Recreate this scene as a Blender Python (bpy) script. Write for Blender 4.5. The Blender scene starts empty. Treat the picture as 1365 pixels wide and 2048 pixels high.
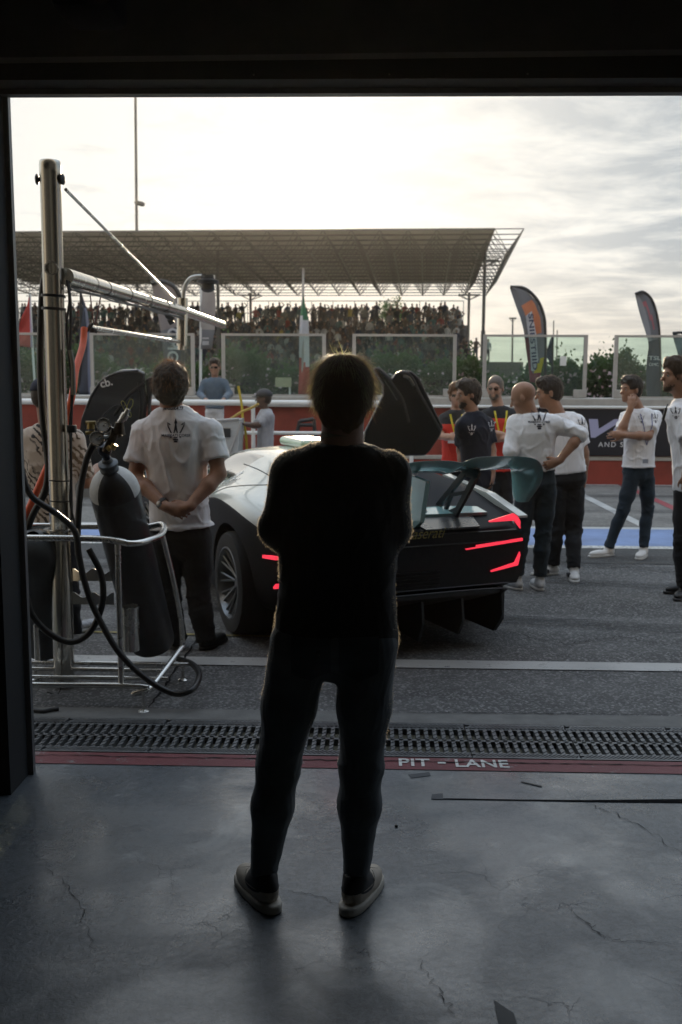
import bpy, bmesh, math, random
import numpy as np
from mathutils import Vector, Matrix
from mathutils.bvhtree import BVHTree
R = math.radians
random.seed(7); np.random.seed(7)
scene = bpy.context.scene
COL = scene.collection

# ------------------------------------------------------------------ camera
FPX, PITCH, YAW, ROLL, CAMH = 2000.0, R(7.8), R(1.7), R(0.30), 1.74
cam_d = bpy.data.cameras.new('camera'); cam = bpy.data.objects.new('camera', cam_d); COL.objects.link(cam)
cam_d.sensor_fit = 'VERTICAL'; cam_d.sensor_height = 36.0; cam_d.lens = FPX/2048*36
cam_d.clip_start = 0.05; cam_d.clip_end = 3000
CAMR = Matrix.Rotation(YAW, 3, 'Z') @ Matrix.Rotation(math.pi/2-PITCH, 3, 'X') @ Matrix.Rotation(ROLL, 3, 'Z')
CAMP = Vector((0, 0, CAMH))
cam.matrix_world = Matrix.Translation(CAMP) @ CAMR.to_4x4()
cam_d.dof.use_dof = True; cam_d.dof.focus_distance = 3.6; cam_d.dof.aperture_fstop = 5.6
scene.camera = cam

def ray(px, py):
    return CAMR @ Vector(((px-682.5)/FPX, -(py-1024)/FPX, -1))
def pt(px, py, Y):                       # the point seen at a photo pixel, at world depth Y
    d = ray(px, py); return CAMP + d*(Y/d.y)
def gp(px, py, z=0.0):                   # the same on a horizontal plane
    d = ray(px, py); return CAMP + d*((z-CAMH)/d.z)

# ------------------------------------------------------------------ light
scene.view_settings.view_transform = 'Standard'; scene.view_settings.look = 'None'
scene.view_settings.exposure = 0.0; scene.view_settings.gamma = 1.0
SUN_EL, SUN_AZ = R(9.6), R(-3.2)         # azimuth from +Y, clockwise positive
sun_vec = Vector((math.sin(SUN_AZ)*math.cos(SUN_EL), math.cos(SUN_AZ)*math.cos(SUN_EL), math.sin(SUN_EL)))
sd = bpy.data.lights.new('sun', 'SUN'); sun = bpy.data.objects.new('sun', sd); COL.objects.link(sun)
sd.energy = 5.0; sd.angle = R(0.8); sd.color = (1.0, 0.80, 0.55)
sun.rotation_euler = (-sun_vec).to_track_quat('-Z', 'Y').to_euler()

w = bpy.data.worlds.new('World'); scene.world = w; w.use_nodes = True
nt = w.node_tree; nt.nodes.clear()
def N(t, **k):
    n = nt.nodes.new(t)
    for a, b in k.items(): setattr(n, a, b)
    return n
L = lambda a, b: nt.links.new(a, b)
def WM(op, a, b=None, clamp=False):
    n = N('ShaderNodeMath', operation=op); n.use_clamp = clamp
    for i, v in enumerate((a, b)):
        if v is None: continue
        if isinstance(v, (int, float)): n.inputs[i].default_value = v
        else: L(v, n.inputs[i])
    return n.outputs[0]
sky = N('ShaderNodeTexSky', sky_type='NISHITA', sun_disc=False)
sky.sun_elevation = SUN_EL; sky.sun_rotation = SUN_AZ; sky.air_density = 1.2; sky.dust_density = 2.0
tc = N('ShaderNodeTexCoord')
sep = N('ShaderNodeSeparateXYZ'); L(tc.outputs['Generated'], sep.inputs[0])
# clouds on a flat layer seen in perspective
zc = WM('ADD', WM('MAXIMUM', sep.outputs[2], 0.0), 0.10)
cu = WM('DIVIDE', sep.outputs[0], zc); cv = WM('DIVIDE', sep.outputs[1], zc)
cmb = N('ShaderNodeCombineXYZ'); L(cu, cmb.inputs[0]); L(cv, cmb.inputs[1])
mp = N('ShaderNodeMapping'); L(cmb.outputs[0], mp.inputs[0]); mp.inputs['Scale'].default_value = (0.85, 1.0, 1); mp.inputs['Location'].default_value = (3.1, 0.7, 0.0)
nz = N('ShaderNodeTexNoise'); L(mp.outputs[0], nz.inputs['Vector']); nz.inputs['Scale'].default_value = 2.3; nz.inputs['Detail'].default_value = 11; nz.inputs['Roughness'].default_value = 0.64; nz.inputs['Distortion'].default_value = 0.35
ramp = N('ShaderNodeValToRGB'); L(WM('ADD', nz.outputs['Fac'], WM('MULTIPLY', sep.outputs[0], 0.30)), ramp.inputs[0])
ramp.color_ramp.elements[0].position = 0.46; ramp.color_ramp.elements[0].color = (1, 1, 1, 1)
ramp.color_ramp.elements[1].position = 0.66; ramp.color_ramp.elements[1].color = (0, 0, 0, 1)
# nearness to the sun
dt = N('ShaderNodeVectorMath', operation='DOT_PRODUCT'); L(tc.outputs['Generated'], dt.inputs[0]); dt.inputs[1].default_value = sun_vec
dcl = WM('MAXIMUM', dt.outputs['Value'], 0.0)
g1 = WM('POWER', dcl, 9.0); g2 = WM('POWER', dcl, 26.0); g3 = WM('POWER', dcl, 2200.0)
def WMIX(f, a, b):
    n = N('ShaderNodeMix', data_type='RGBA')
    if isinstance(f, (int, float)): n.inputs[0].default_value = f
    else: L(f, n.inputs[0])
    for i, v in ((6, a), (7, b)):
        if isinstance(v, tuple): n.inputs[i].default_value = v
        else: L(v, n.inputs[i])
    return n.outputs[2]
thin = WMIX(g2, (7.9, 8.1, 8.0, 1), (8.95, 8.95, 8.6, 1))       # thin bright cloud
thick = WMIX(g2, (2.9, 3.6, 4.3, 1), (8.3, 8.4, 8.2, 1))         # thick grey cloud
cloud = WMIX(ramp.outputs[0], thick, thin)
warm = WM('SUBTRACT', 1.0, WM('MULTIPLY', sep.outputs[2], 8.0), True)
cloud = WMIX(WM('MULTIPLY', warm, 0.7), cloud, (7.7, 7.1, 6.0, 1))
hi = WM('MULTIPLY', WM('SUBTRACT', sep.outputs[2], 0.40), 2.2, True)      # the overcast is brighter and cooler overhead
cloud = WMIX(hi, cloud, (9.6, 11.4, 13.6, 1))
both = WMIX(0.975, sky.outputs[0], cloud)
gl = N('ShaderNodeMix', data_type='RGBA', blend_type='ADD'); gl.inputs[0].default_value = 1.0; L(both, gl.inputs[6])
glc = WMIX(g3, (0, 0, 0, 1), (8, 7.6, 6.6, 1)); L(glc, gl.inputs[7])
bg = N('ShaderNodeBackground'); bg.inputs['Strength'].default_value = 0.105; L(gl.outputs[2], bg.inputs['Color'])
wo = N('ShaderNodeOutputWorld'); L(bg.outputs[0], wo.inputs[0])
scene.cycles.use_denoising = True
scene.cycles.max_bounces = 7; scene.cycles.volume_bounces = 0; scene.cycles.transparent_max_bounces = 16
scene.cycles.sample_clamp_indirect = 4.0; scene.cycles.caustics_reflective = False; scene.cycles.caustics_refractive = False

# ------------------------------------------------------------------ materials
class MT:
    def __init__(s, name):
        s.m = bpy.data.materials.new(name); s.m.use_nodes = True; s.nt = s.m.node_tree
        s.p = s.nt.nodes['Principled BSDF']; s.out = s.nt.nodes['Material Output']
    def n(s, t, **k):
        x = s.nt.nodes.new(t)
        for a, b in k.items(): setattr(x, a, b)
        return x
    def l(s, a, b): s.nt.links.new(a, b)
    def coord(s, scale=(1, 1, 1), kind='Object', rot=(0, 0, 0)):
        c = s.n('ShaderNodeTexCoord'); m = s.n('ShaderNodeMapping'); s.l(c.outputs[kind], m.inputs[0])
        m.inputs['Scale'].default_value = scale; m.inputs['Rotation'].default_value = rot; return m.outputs[0]
    def noise(s, scale, detail=4, rough=.6, vec=None, dist=0):
        x = s.n('ShaderNodeTexNoise'); x.inputs['Scale'].default_value = scale; x.inputs['Detail'].default_value = detail
        x.inputs['Roughness'].default_value = rough; x.inputs['Distortion'].default_value = dist
        s.l(vec if vec is not None else s.coord(), x.inputs['Vector']); return x.outputs['Fac']
    def ramp(s, fac, stops):
        x = s.n('ShaderNodeValToRGB'); s.l(fac, x.inputs[0]); e = x.color_ramp.elements
        while len(e) < len(stops): e.new(0.5)
        for i, (p, c) in enumerate(stops):
            e[i].position = p; e[i].color = (*c, 1) if isinstance(c, tuple) else (c, c, c, 1)
        return x.outputs[0]
    def mix(s, f, a, b, mode='MIX'):
        x = s.n('ShaderNodeMix', data_type='RGBA', blend_type=mode)
        for i, v in ((0, f), (6, a), (7, b)):
            if isinstance(v, (int, float)) and i == 0: x.inputs[0].default_value = v
            elif isinstance(v, tuple): x.inputs[i].default_value = (*v, 1)[:4]
            else: s.l(v, x.inputs[i])
        return x.outputs[2]
    def math(s, op, a, b=0.0, clamp=False):
        x = s.n('ShaderNodeMath', operation=op); x.use_clamp = clamp
        for i, v in enumerate((a, b)):
            if isinstance(v, (int, float)): x.inputs[i].default_value = v
            else: s.l(v, x.inputs[i])
        return x.outputs[0]
    def bump(s, h, strength, dist=.01):
        b = s.n('ShaderNodeBump'); b.inputs['Strength'].default_value = strength; b.inputs['Distance'].default_value = dist
        s.l(h, b.inputs['Height']); s.l(b.outputs[0], s.p.inputs['Normal'])

def M(name, col, rough=.6, metal=0.0, var=.15, vs=6.0, bump=0.0, bs=40.0, coat=0.0, sheen=0.0, spec=.5, emis=None, es=1.0, alpha=None):
    t = MT(name)
    t.p.inputs['Base Color'].default_value = (*col, 1)
    if var > 0:
        f = t.noise(vs, 5, .65)
        lo = tuple(c*(1-var) for c in col); hi = tuple(min(1, c*(1+var)) for c in col)
        t.l(t.ramp(f, [(.3, lo), (.7, hi)]), t.p.inputs['Base Color'])
        t.l(t.math('ADD', t.math('MULTIPLY', f, .16), rough-.08, True), t.p.inputs['Roughness'])
    else: t.p.inputs['Roughness'].default_value = rough
    t.p.inputs['Metallic'].default_value = metal
    t.p.inputs['Specular IOR Level'].default_value = spec
    t.p.inputs['Coat Weight'].default_value = coat; t.p.inputs['Coat Roughness'].default_value = .04
    t.p.inputs['Sheen Weight'].default_value = sheen; t.p.inputs['Sheen Roughness'].default_value = .4
    if bump > 0: t.bump(t.noise(bs, 3, .6), bump, .004)
    if emis: t.p.inputs['Emission Color'].default_value = (*emis, 1); t.p.inputs['Emission Strength'].default_value = es
    return t.m

def cloth(name, col, scale=900.0, folds=.5, sheen=.25, var=.12, rough=.85, spec=.25):
    t = MT(name); v = t.coord()
    f = t.noise(9, 4, .6, v)
    t.l(t.ramp(f, [(.3, tuple(c*(1-var) for c in col)), (.7, tuple(min(1, c*(1+var)) for c in col))]), t.p.inputs['Base Color'])
    t.p.inputs['Roughness'].default_value = rough; t.p.inputs['Sheen Weight'].default_value = sheen
    t.p.inputs['Specular IOR Level'].default_value = spec
    b = t.noise(scale*.25, 2, .5, v)
    fo = t.noise(7, 3, .5, t.coord((1, 1, .35)), .6)
    h = t.math('ADD', t.math('MULTIPLY', b, .03), t.math('MULTIPLY', fo, folds))
    t.bump(h, .6, .05)
    return t.m

# ------------------------------------------------------------------ objects
def children(o): return [c for c in bpy.data.objects if c.parent == o]
def tag(o, label=None, cat=None, group=None, kind=None):
    if label: o['label'] = label
    if cat: o['category'] = cat
    if group: o['group'] = group
    if kind: o['kind'] = kind
    return o
def empty(name, loc, label, cat, group=None, rz=0.0):
    o = bpy.data.objects.new(name, None); COL.objects.link(o); o.empty_display_size = .1
    o.matrix_world = Matrix.Translation(Vector(loc)) @ Matrix.Rotation(rz, 4, 'Z')
    return tag(o, label, cat, group)
def put(o, parent=None):                  # links an object whose mesh is in world coordinates
    COL.objects.link(o)
    if parent is not None:
        o.parent = parent; o.matrix_parent_inverse = parent.matrix_world.inverted()
    return o
def mesh_np(name, V, F, mats, parent=None, smooth=True, mi=None):
    V = np.asarray(V, np.float32); me = bpy.data.meshes.new(name)
    if isinstance(F, np.ndarray) and F.ndim == 2:
        k = F.shape[1]; nf = len(F)
        me.vertices.add(len(V)); me.vertices.foreach_set('co', V.ravel())
        me.loops.add(nf*k); me.loops.foreach_set('vertex_index', F.astype(np.int32).ravel())
        me.polygons.add(nf); me.polygons.foreach_set('loop_start', np.arange(nf, dtype=np.int32)*k)
        me.update(calc_edges=True)
    else:
        me.from_pydata([tuple(map(float, v)) for v in V], [], [tuple(map(int, f)) for f in F]); me.update()
    for m in (mats if isinstance(mats, (list, tuple)) else [mats]): me.materials.append(m)
    if mi is not None: me.polygons.foreach_set('material_index', np.asarray(mi, np.int32))
    if smooth: me.polygons.foreach_set('use_smooth', np.ones(len(me.polygons), bool))
    me.validate()
    return put(bpy.data.objects.new(name, me), parent)

class MB:                                  # mesh builder: world coordinates
    def __init__(s): s.V = []; s.F = []; s.MI = []; s.m = 0
    def add(s, V, F):
        n = len(s.V); s.V += [tuple(v) for v in V]; s.F += [tuple(i+n for i in f) for f in F]; s.MI += [s.m]*len(F)
    def box(s, lo, hi, mat=None, bev=0.0):
        (x0, y0, z0), (x1, y1, z1) = lo, hi
        if bev > 0:
            b = min(bev, abs(x1-x0)/2.01, abs(y1-y0)/2.01, abs(z1-z0)/2.01); bm = bmesh.new()
            bmesh.ops.create_cube(bm, size=1)
            for v in bm.verts: v.co = Vector(((x0+x1)/2+v.co.x*(x1-x0), (y0+y1)/2+v.co.y*(y1-y0), (z0+z1)/2+v.co.z*(z1-z0)))
            bmesh.ops.bevel(bm, geom=list(bm.edges), offset=b, segments=2, affect='EDGES', profile=.5)
            s.bm(bm, mat); return
        V = [Vector(v) for v in ((x0,y0,z0),(x1,y0,z0),(x1,y1,z0),(x0,y1,z0),(x0,y0,z1),(x1,y0,z1),(x1,y1,z1),(x0,y1,z1))]
        if mat is not None: V = [mat @ v for v in V]
        s.add(V, [(0,3,2,1),(4,5,6,7),(0,1,5,4),(1,2,6,5),(2,3,7,6),(3,0,4,7)])
    def bm(s, bm, mat=None):
        bm.verts.index_update()
        s.add([(mat @ v.co) if mat is not None else v.co.copy() for v in bm.verts], [[v.index for v in f.verts] for f in bm.faces]); bm.free()
    def tube(s, pts, r, n=10, cap=True, r2=None):
        pts = [Vector(p) for p in pts]; P = []
        for i, p in enumerate(pts):
            if i == 0 or (p-P[-1]).length > 1e-6: P.append(p)
        k = len(P); rad = r if isinstance(r, (list, tuple)) else [r + ((r2-r)*i/(k-1) if r2 is not None else 0) for i in range(k)]
        T = [(P[min(i+1, k-1)]-P[max(i-1, 0)]).normalized() for i in range(k)]
        a = T[0].orthogonal().normalized(); V = []
        for i in range(k):
            a = (a - T[i]*a.dot(T[i])).normalized(); b = T[i].cross(a)
            for j in range(n):
                t = 2*math.pi*j/n; V.append(P[i]+(a*math.cos(t)+b*math.sin(t))*rad[i])
        F = [(i*n+j, i*n+(j+1) % n, (i+1)*n+(j+1) % n, (i+1)*n+j) for i in range(k-1) for j in range(n)]
        if cap: F += [tuple(range(n-1, -1, -1)), tuple((k-1)*n+j for j in range(n))]
        s.add(V, F)
    def lathe(s, prof, origin=(0, 0, 0), axis=(0, 0, 1), n=32, a0=0):   # prof: (r, h)
        q = Vector(axis).to_track_quat('Z', 'Y').to_matrix(); o = Vector(origin); V = []
        for r, h in prof:
            for j in range(n):
                t = 2*math.pi*j/n+a0; V.append(o + q @ Vector((r*math.cos(t), r*math.sin(t), h)))
        F = [(i*n+j, i*n+(j+1) % n, (i+1)*n+(j+1) % n, (i+1)*n+j) for i in range(len(prof)-1) for j in range(n)]
        s.add(V, F)
    def quad(s, a, b, c, d): s.add([a, b, c, d], [(0, 1, 2, 3)])
    def prism(s, poly, ext):                # polygon (3D points) pushed along a vector
        P = [Vector(p) for p in poly]; e = Vector(ext); n = len(P)
        s.add(P+[p+e for p in P], [tuple(range(n-1, -1, -1)), tuple(range(n, 2*n))] + [(i, (i+1) % n, n+(i+1) % n, n+i) for i in range(n)])
    def build(s, name, mats, parent=None, smooth=False, fix=True):
        me = bpy.data.meshes.new(name); me.from_pydata([tuple(v) for v in s.V], [], s.F)
        for m in (mats if isinstance(mats, (list, tuple)) else [mats]): me.materials.append(m)
        if any(s.MI): me.polygons.foreach_set('material_index', s.MI)
        if fix:
            bm = bmesh.new(); bm.from_mesh(me); bmesh.ops.recalc_face_normals(bm, faces=bm.faces); bm.to_mesh(me); bm.free()
        if smooth:
            me.polygons.foreach_set('use_smooth', [True]*len(me.polygons))
            if smooth != 'all': me.set_sharp_from_angle(angle=R(38))
        me.update()
        return put(bpy.data.objects.new(name, me), parent)

def smoothpath(P, n=8):                    # Catmull-Rom
    P = [Vector(p) for p in P]; Q = [P[0]*2-P[1]]+P+[P[-1]*2-P[-2]]; out = []
    for i in range(1, len(Q)-2):
        for j in range(n):
            t = j/n; a, b, c, d = Q[i-1], Q[i], Q[i+1], Q[i+2]
            out.append(.5*((2*b)+(c-a)*t+(2*a-5*b+4*c-d)*t*t+(3*b-a-3*c+d)*t*t*t))
    out.append(P[-1]); return out

def text_polys(txt, size, shear=0.0, bold=0.0, space=1.0):
    cu = bpy.data.curves.new('lettering', 'FONT'); cu.body = txt; cu.size = size; cu.shear = shear; cu.offset = bold; cu.space_character = space
    cu.align_x = 'CENTER'; cu.align_y = 'CENTER'
    o = bpy.data.objects.new('lettering', cu); COL.objects.link(o)
    dg = bpy.context.evaluated_depsgraph_get(); dg.update(); me = o.evaluated_get(dg).to_mesh()
    V = [v.co.copy() for v in me.vertices]; F = [list(p.vertices) for p in me.polygons]
    o.evaluated_get(dg).to_mesh_clear(); bpy.data.objects.remove(o); return V, F
TRIDENT = [
 [(-.06,.30),(0,.5),(.06,.30),(.03,.30),(.03,.24),(.085,-.06),(.045,-.06),(0,.06),(-.045,-.06),(-.085,-.06),(-.03,.24),(-.03,.30)],
 [(-.34,.36),(-.13,-.06),(-.19,-.06),(-.30,.18)], [(-.34,.36),(-.17,.25),(-.245,.24)],
 [(.34,.36),(.30,.18),(.19,-.06),(.13,-.06)], [(.34,.36),(.245,.24),(.17,.25)],
 [(-.075,-.20),(.075,-.20),(.075,-.25),(-.075,-.25)], [(-.10,-.27),(.10,-.27),(.10,-.32),(-.10,-.32)], [(-.07,-.34),(.07,-.34),(.07,-.40),(-.07,-.40)],
 [(-.2,-.18),(-.14,-.18),(-.14,-.23),(-.2,-.23)], [(.14,-.18),(.2,-.18),(.2,-.23),(.14,-.23)]]
def trident(size):
    V = []; F = []
    for poly in TRIDENT:
        n = len(V); V += [Vector((x*size, y*size, 0)) for x, y in poly]; F.append(list(range(n, n+len(poly))))
    return V, F
def decal(name, polys, origin, right, up, mat, parent, target=None, off=.002, depth=.5, cell=.02, label=None):
    """flat lettering or emblem laid on a surface: pushed along the view normal onto the target"""
    V, F = polys; right = Vector(right).normalized(); up = Vector(up).normalized(); nrm = right.cross(up).normalized(); origin = Vector(origin)
    bm = bmesh.new(); vs = [bm.verts.new(v) for v in V]
    for f in F:
        try: bm.faces.new([vs[i] for i in f])
        except ValueError: pass
    bmesh.ops.triangulate(bm, faces=bm.faces)
    if target is not None:
        for _ in range(3):
            e = [x for x in bm.edges if x.calc_length() > cell]
            if not e: break
            bmesh.ops.subdivide_edges(bm, edges=e, cuts=1); bmesh.ops.triangulate(bm, faces=bm.faces)
        me = target.data; mw = target.matrix_world
        tree = BVHTree.FromPolygons([mw @ v.co for v in me.vertices], [tuple(p.vertices) for p in me.polygons])
        h0 = tree.ray_cast(CAMP, (origin-CAMP).normalized())
        if h0[0] is not None: origin = h0[0]
    for v in bm.verts:
        p = origin + right*v.co.x + up*v.co.y
        if target is not None:
            hit = tree.ray_cast(p+nrm*depth, -nrm)
            if hit[0] is not None: p = hit[0]
        v.co = p + nrm*off
    me = bpy.data.meshes.new(name); bm.to_mesh(me); bm.free(); me.materials.append(mat)
    o = put(bpy.data.objects.new(name, me), parent)
    if label: o['label'] = label
    return o
# ------------------------------------------------------------------ implicit surfaces (bodies, clothes, shoes)
_rng = np.random.RandomState(3); _LAT = _rng.rand(64, 64, 64).astype(np.float32)*2-1
def vnoise(P):
    P = np.asarray(P, np.float32); i = np.floor(P).astype(int); f = P-i; f = f*f*(3-2*f); r = 0
    for dx in (0, 1):
        for dy in (0, 1):
            for dz in (0, 1):
                wgt = (f[:, 0] if dx else 1-f[:, 0])*(f[:, 1] if dy else 1-f[:, 1])*(f[:, 2] if dz else 1-f[:, 2])
                r = r+wgt*_LAT[(i[:, 0]+dx) % 64, (i[:, 1]+dy) % 64, (i[:, 2]+dz) % 64]
    return r
def fbm(P, sc, oct=3):
    r = 0; a = 1.0; P = np.asarray(P)*np.asarray(sc)
    for k in range(oct): r = r+a*vnoise(P+17.3*k); P = P*2.03; a *= .5
    return r
def rcone(a, b, ra, rb):
    a = np.array(a, np.float32); b = np.array(b, np.float32); ba = b-a; L2 = float(ba@ba)+1e-9; m = max(ra, rb)
    def f(x, y, z):
        t = np.clip(((x-a[0])*ba[0]+(y-a[1])*ba[1]+(z-a[2])*ba[2])/L2, 0, 1)
        return np.sqrt((x-a[0]-t*ba[0])**2+(y-a[1]-t*ba[1])**2+(z-a[2]-t*ba[2])**2)-(ra+(rb-ra)*t)
    return f, np.minimum(a, b)-m, np.maximum(a, b)+m
def fr(r, f, u): return np.array([list(r), list(f), list(u)], np.float32)     # rows
I3 = np.eye(3, dtype=np.float32)
def ell(c, rad, F=I3):
    c = np.array(c, np.float32); rad = np.array(rad, np.float32); m = float(rad.max())
    def f(x, y, z):
        X, Y, Z = x-c[0], y-c[1], z-c[2]; k0 = 0; k1 = 0
        for i in range(3):
            q = F[i, 0]*X+F[i, 1]*Y+F[i, 2]*Z
            k0 = k0+(q/rad[i])**2; k1 = k1+(q/rad[i]**2)**2
        k0 = np.sqrt(k0); return k0*(k0-1)/np.maximum(np.sqrt(k1), 1e-6)
    return f, c-m, c+m
def stack(o, F, secs, n=2.0):
    """secs: (c, rx, ry, ox, oy); sections across axis F[2]"""
    o = np.array(o, np.float32); S = np.array(secs, np.float32); m = max(float(S[:, 1:3].max())+abs(S[:, 3:]).max(), 0)
    ends = [o+F[2]*S[0, 0], o+F[2]*S[-1, 0]]
    def f(x, y, z):
        X, Y, Z = x-o[0], y-o[1], z-o[2]; q = [F[i, 0]*X+F[i, 1]*Y+F[i, 2]*Z for i in range(3)]
        c = q[2]; g = lambda k: np.interp(c, S[:, 0], S[:, k]).astype(np.float32)
        rx, ry = g(1), g(2); e = ((np.abs(q[0]-g(3))/rx)**n+(np.abs(q[1]-g(4))/ry)**n+1e-9)**(1/n)
        d = (e-1)*np.minimum(rx, ry)
        return np.maximum(d, np.maximum(S[0, 0]-c, c-S[-1, 0]))
    return f, np.minimum(*ends)-m, np.maximum(*ends)+m
def cutplane(prim, p, nrm):                    # keep the side where (q-p).nrm < 0
    f0, lo, hi = prim; p = np.array(p, np.float32); nn = np.array(nrm, np.float32); nn = nn/np.linalg.norm(nn)
    return (lambda x, y, z: np.maximum(f0(x, y, z), (x-p[0])*nn[0]+(y-p[1])*nn[1]+(z-p[2])*nn[2])), lo, hi
def shell(prim, off): f0, lo, hi = prim; return (lambda x, y, z: f0(x, y, z)-off), lo-off, hi+off
class SDF:
    def __init__(s, h): s.h = h; s.ops = []
    def add(s, prim, k=.02): s.ops.append(('a', prim, k)); return s
    def sub(s, prim, k=.008): s.ops.append(('s', prim, k)); return s
    def isect(s, fn): s.ops.append(('i', fn, 0)); return s
    def mesh(s):
        lo = np.min([o[1][1] for o in s.ops if o[0] == 'a'], 0)-3*s.h; hi = np.max([o[1][2] for o in s.ops if o[0] == 'a'], 0)+3*s.h
        ax = [np.arange(lo[i], hi[i]+s.h, s.h, dtype=np.float32) for i in range(3)]
        D = np.ones([len(a) for a in ax], np.float32)
        for kind, pr, k in s.ops:
            if kind == 'i':
                D = np.maximum(D, pr(ax[0][:, None, None], ax[1][None, :, None], ax[2][None, None, :])); continue
            f, l, h_ = pr; mg = k+.03
            sl = [slice(max(0, int((l[i]-mg-lo[i])/s.h)), max(0, min(len(ax[i]), int((h_[i]+mg-lo[i])/s.h)+2))) for i in range(3)]
            if any(q.start >= q.stop for q in sl): continue
            d = f(ax[0][sl[0]][:, None, None], ax[1][sl[1]][None, :, None], ax[2][sl[2]][None, None, :]); A = D[tuple(sl)]
            if kind == 'a':
                hh = np.clip(.5+.5*(A-d)/max(k, 1e-5), 0, 1); D[tuple(sl)] = A+(d-A)*hh-k*hh*(1-hh)
            else:
                d = -d; hh = np.clip(.5-.5*(A-d)/max(k, 1e-5), 0, 1); D[tuple(sl)] = A+(d-A)*hh+k*hh*(1-hh)
        return nets(D, lo, s.h)
def nets(D, lo, h):
    ins = D < 0; sh = D.shape; cs = (sh[0]-1, sh[1]-1, sh[2]-1); ids = []; pos = []; quads = []
    for a in range(3):
        s0 = [slice(None)]*3; s1 = [slice(None)]*3; s0[a] = slice(0, -1); s1[a] = slice(1, None)
        e = np.argwhere(ins[tuple(s0)] != ins[tuple(s1)]); e1 = e.copy(); e1[:, a] += 1
        d0 = D[e[:, 0], e[:, 1], e[:, 2]]; d1 = D[e1[:, 0], e1[:, 1], e1[:, 2]]; t = d0/(d0-d1)
        p = e.astype(np.float32); p[:, a] += t
        b, c = (a+1) % 3, (a+2) % 3; cell = []
        for db, dc in ((-1, -1), (0, -1), (0, 0), (-1, 0)):
            q = e.copy(); q[:, b] += db; q[:, c] += dc
            q = np.clip(q, 0, np.array(cs)-1)
            i = (q[:, 0]*cs[1]+q[:, 1])*cs[2]+q[:, 2]; cell.append(i); ids.append(i); pos.append(p)
        Q = np.stack(cell, 1); fl = d0 > 0; Q[fl] = Q[fl][:, ::-1]; quads.append(Q)
    ids = np.concatenate(ids); pos = np.concatenate(pos); u, inv = np.unique(ids, return_inverse=True)
    cnt = np.bincount(inv, minlength=len(u)); V = np.stack([np.bincount(inv, pos[:, i], minlength=len(u))/cnt for i in range(3)], 1)
    Q = np.searchsorted(u, np.concatenate(quads)); return (V*h+lo).astype(np.float32), Q.astype(np.int32)
def vnormals(V, F):
    n = np.cross(V[F[:, 2]]-V[F[:, 0]], V[F[:, 3]]-V[F[:, 1]]); out = np.zeros_like(V)
    for k in range(4):
        for i in range(3): out[:, i] += np.bincount(F[:, k], n[:, i], minlength=len(V))
    return out/np.maximum(np.linalg.norm(out, axis=1, keepdims=True), 1e-9)
def relax(V, F, it=1, lam=.5):
    E = np.concatenate([F[:, [0, 1]], F[:, [1, 2]], F[:, [2, 3]], F[:, [3, 0]]]); E = np.concatenate([E, E[:, ::-1]])
    cnt = np.bincount(E[:, 0], minlength=len(V))
    for _ in range(it):
        m = np.stack([np.bincount(E[:, 0], V[E[:, 1], i], minlength=len(V)) for i in range(3)], 1)/np.maximum(cnt, 1)[:, None]
        V = V+(m-V)*lam
    return V.astype(np.float32)
def sdf_obj(s, name, mat, parent, disp=None, it=1, mi=None):
    V, F = s.mesh(); V = relax(V, F, it)
    if disp is not None: V = V+vnormals(V, F)*disp(V)[:, None]
    return mesh_np(name, V, F, mat, parent, True, mi(V[F].mean(1)) if mi else None)
# ------------------------------------------------------------------ shared materials
def _ord(n): return str(n)+('th' if 10 <= n % 100 <= 20 else {1: 'st', 2: 'nd', 3: 'rd'}.get(n % 10, 'th'))
ORD = [_ord(k+1) for k in range(120)]
m_black = M('black_plastic', (.012, .013, .015), .45, var=.2)
m_steel = M('stainless_steel', (.62, .61, .58), .26, 1.0, var=.12, vs=9, bump=.05, bs=120)
m_steel2 = M('brushed_steel', (.50, .50, .49), .34, 1.0, var=.15, vs=12)
m_dark = M('dark_steel', (.05, .05, .052), .5, .6)
m_rubber = M('rubber_hose', (.014, .014, .015), .42, var=.2)
m_white = M('white_paint', (.72, .72, .70), .45, var=.06)
m_wallred = M('red_wall_paint', (.24, .038, .024), .6, var=.25, vs=2.5, bump=.1)
m_ledge = M('grey_ledge_stone', (.38, .36, .33), .7, var=.15)
m_frame = M('aluminium_frame', (.42, .40, .38), .5, .3, var=.08)

# ------------------------------------------------------------------ setting: the ground
def sheet(name, x0, x1, y0, y1, z, m, ny=1):
    b = MB(); b.quad((x0, y0, z), (x1, y0, z), (x1, y1, z), (x0, y1, z)); o = b.build(name, m, fix=False)
    return tag(o, kind='structure')
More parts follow.
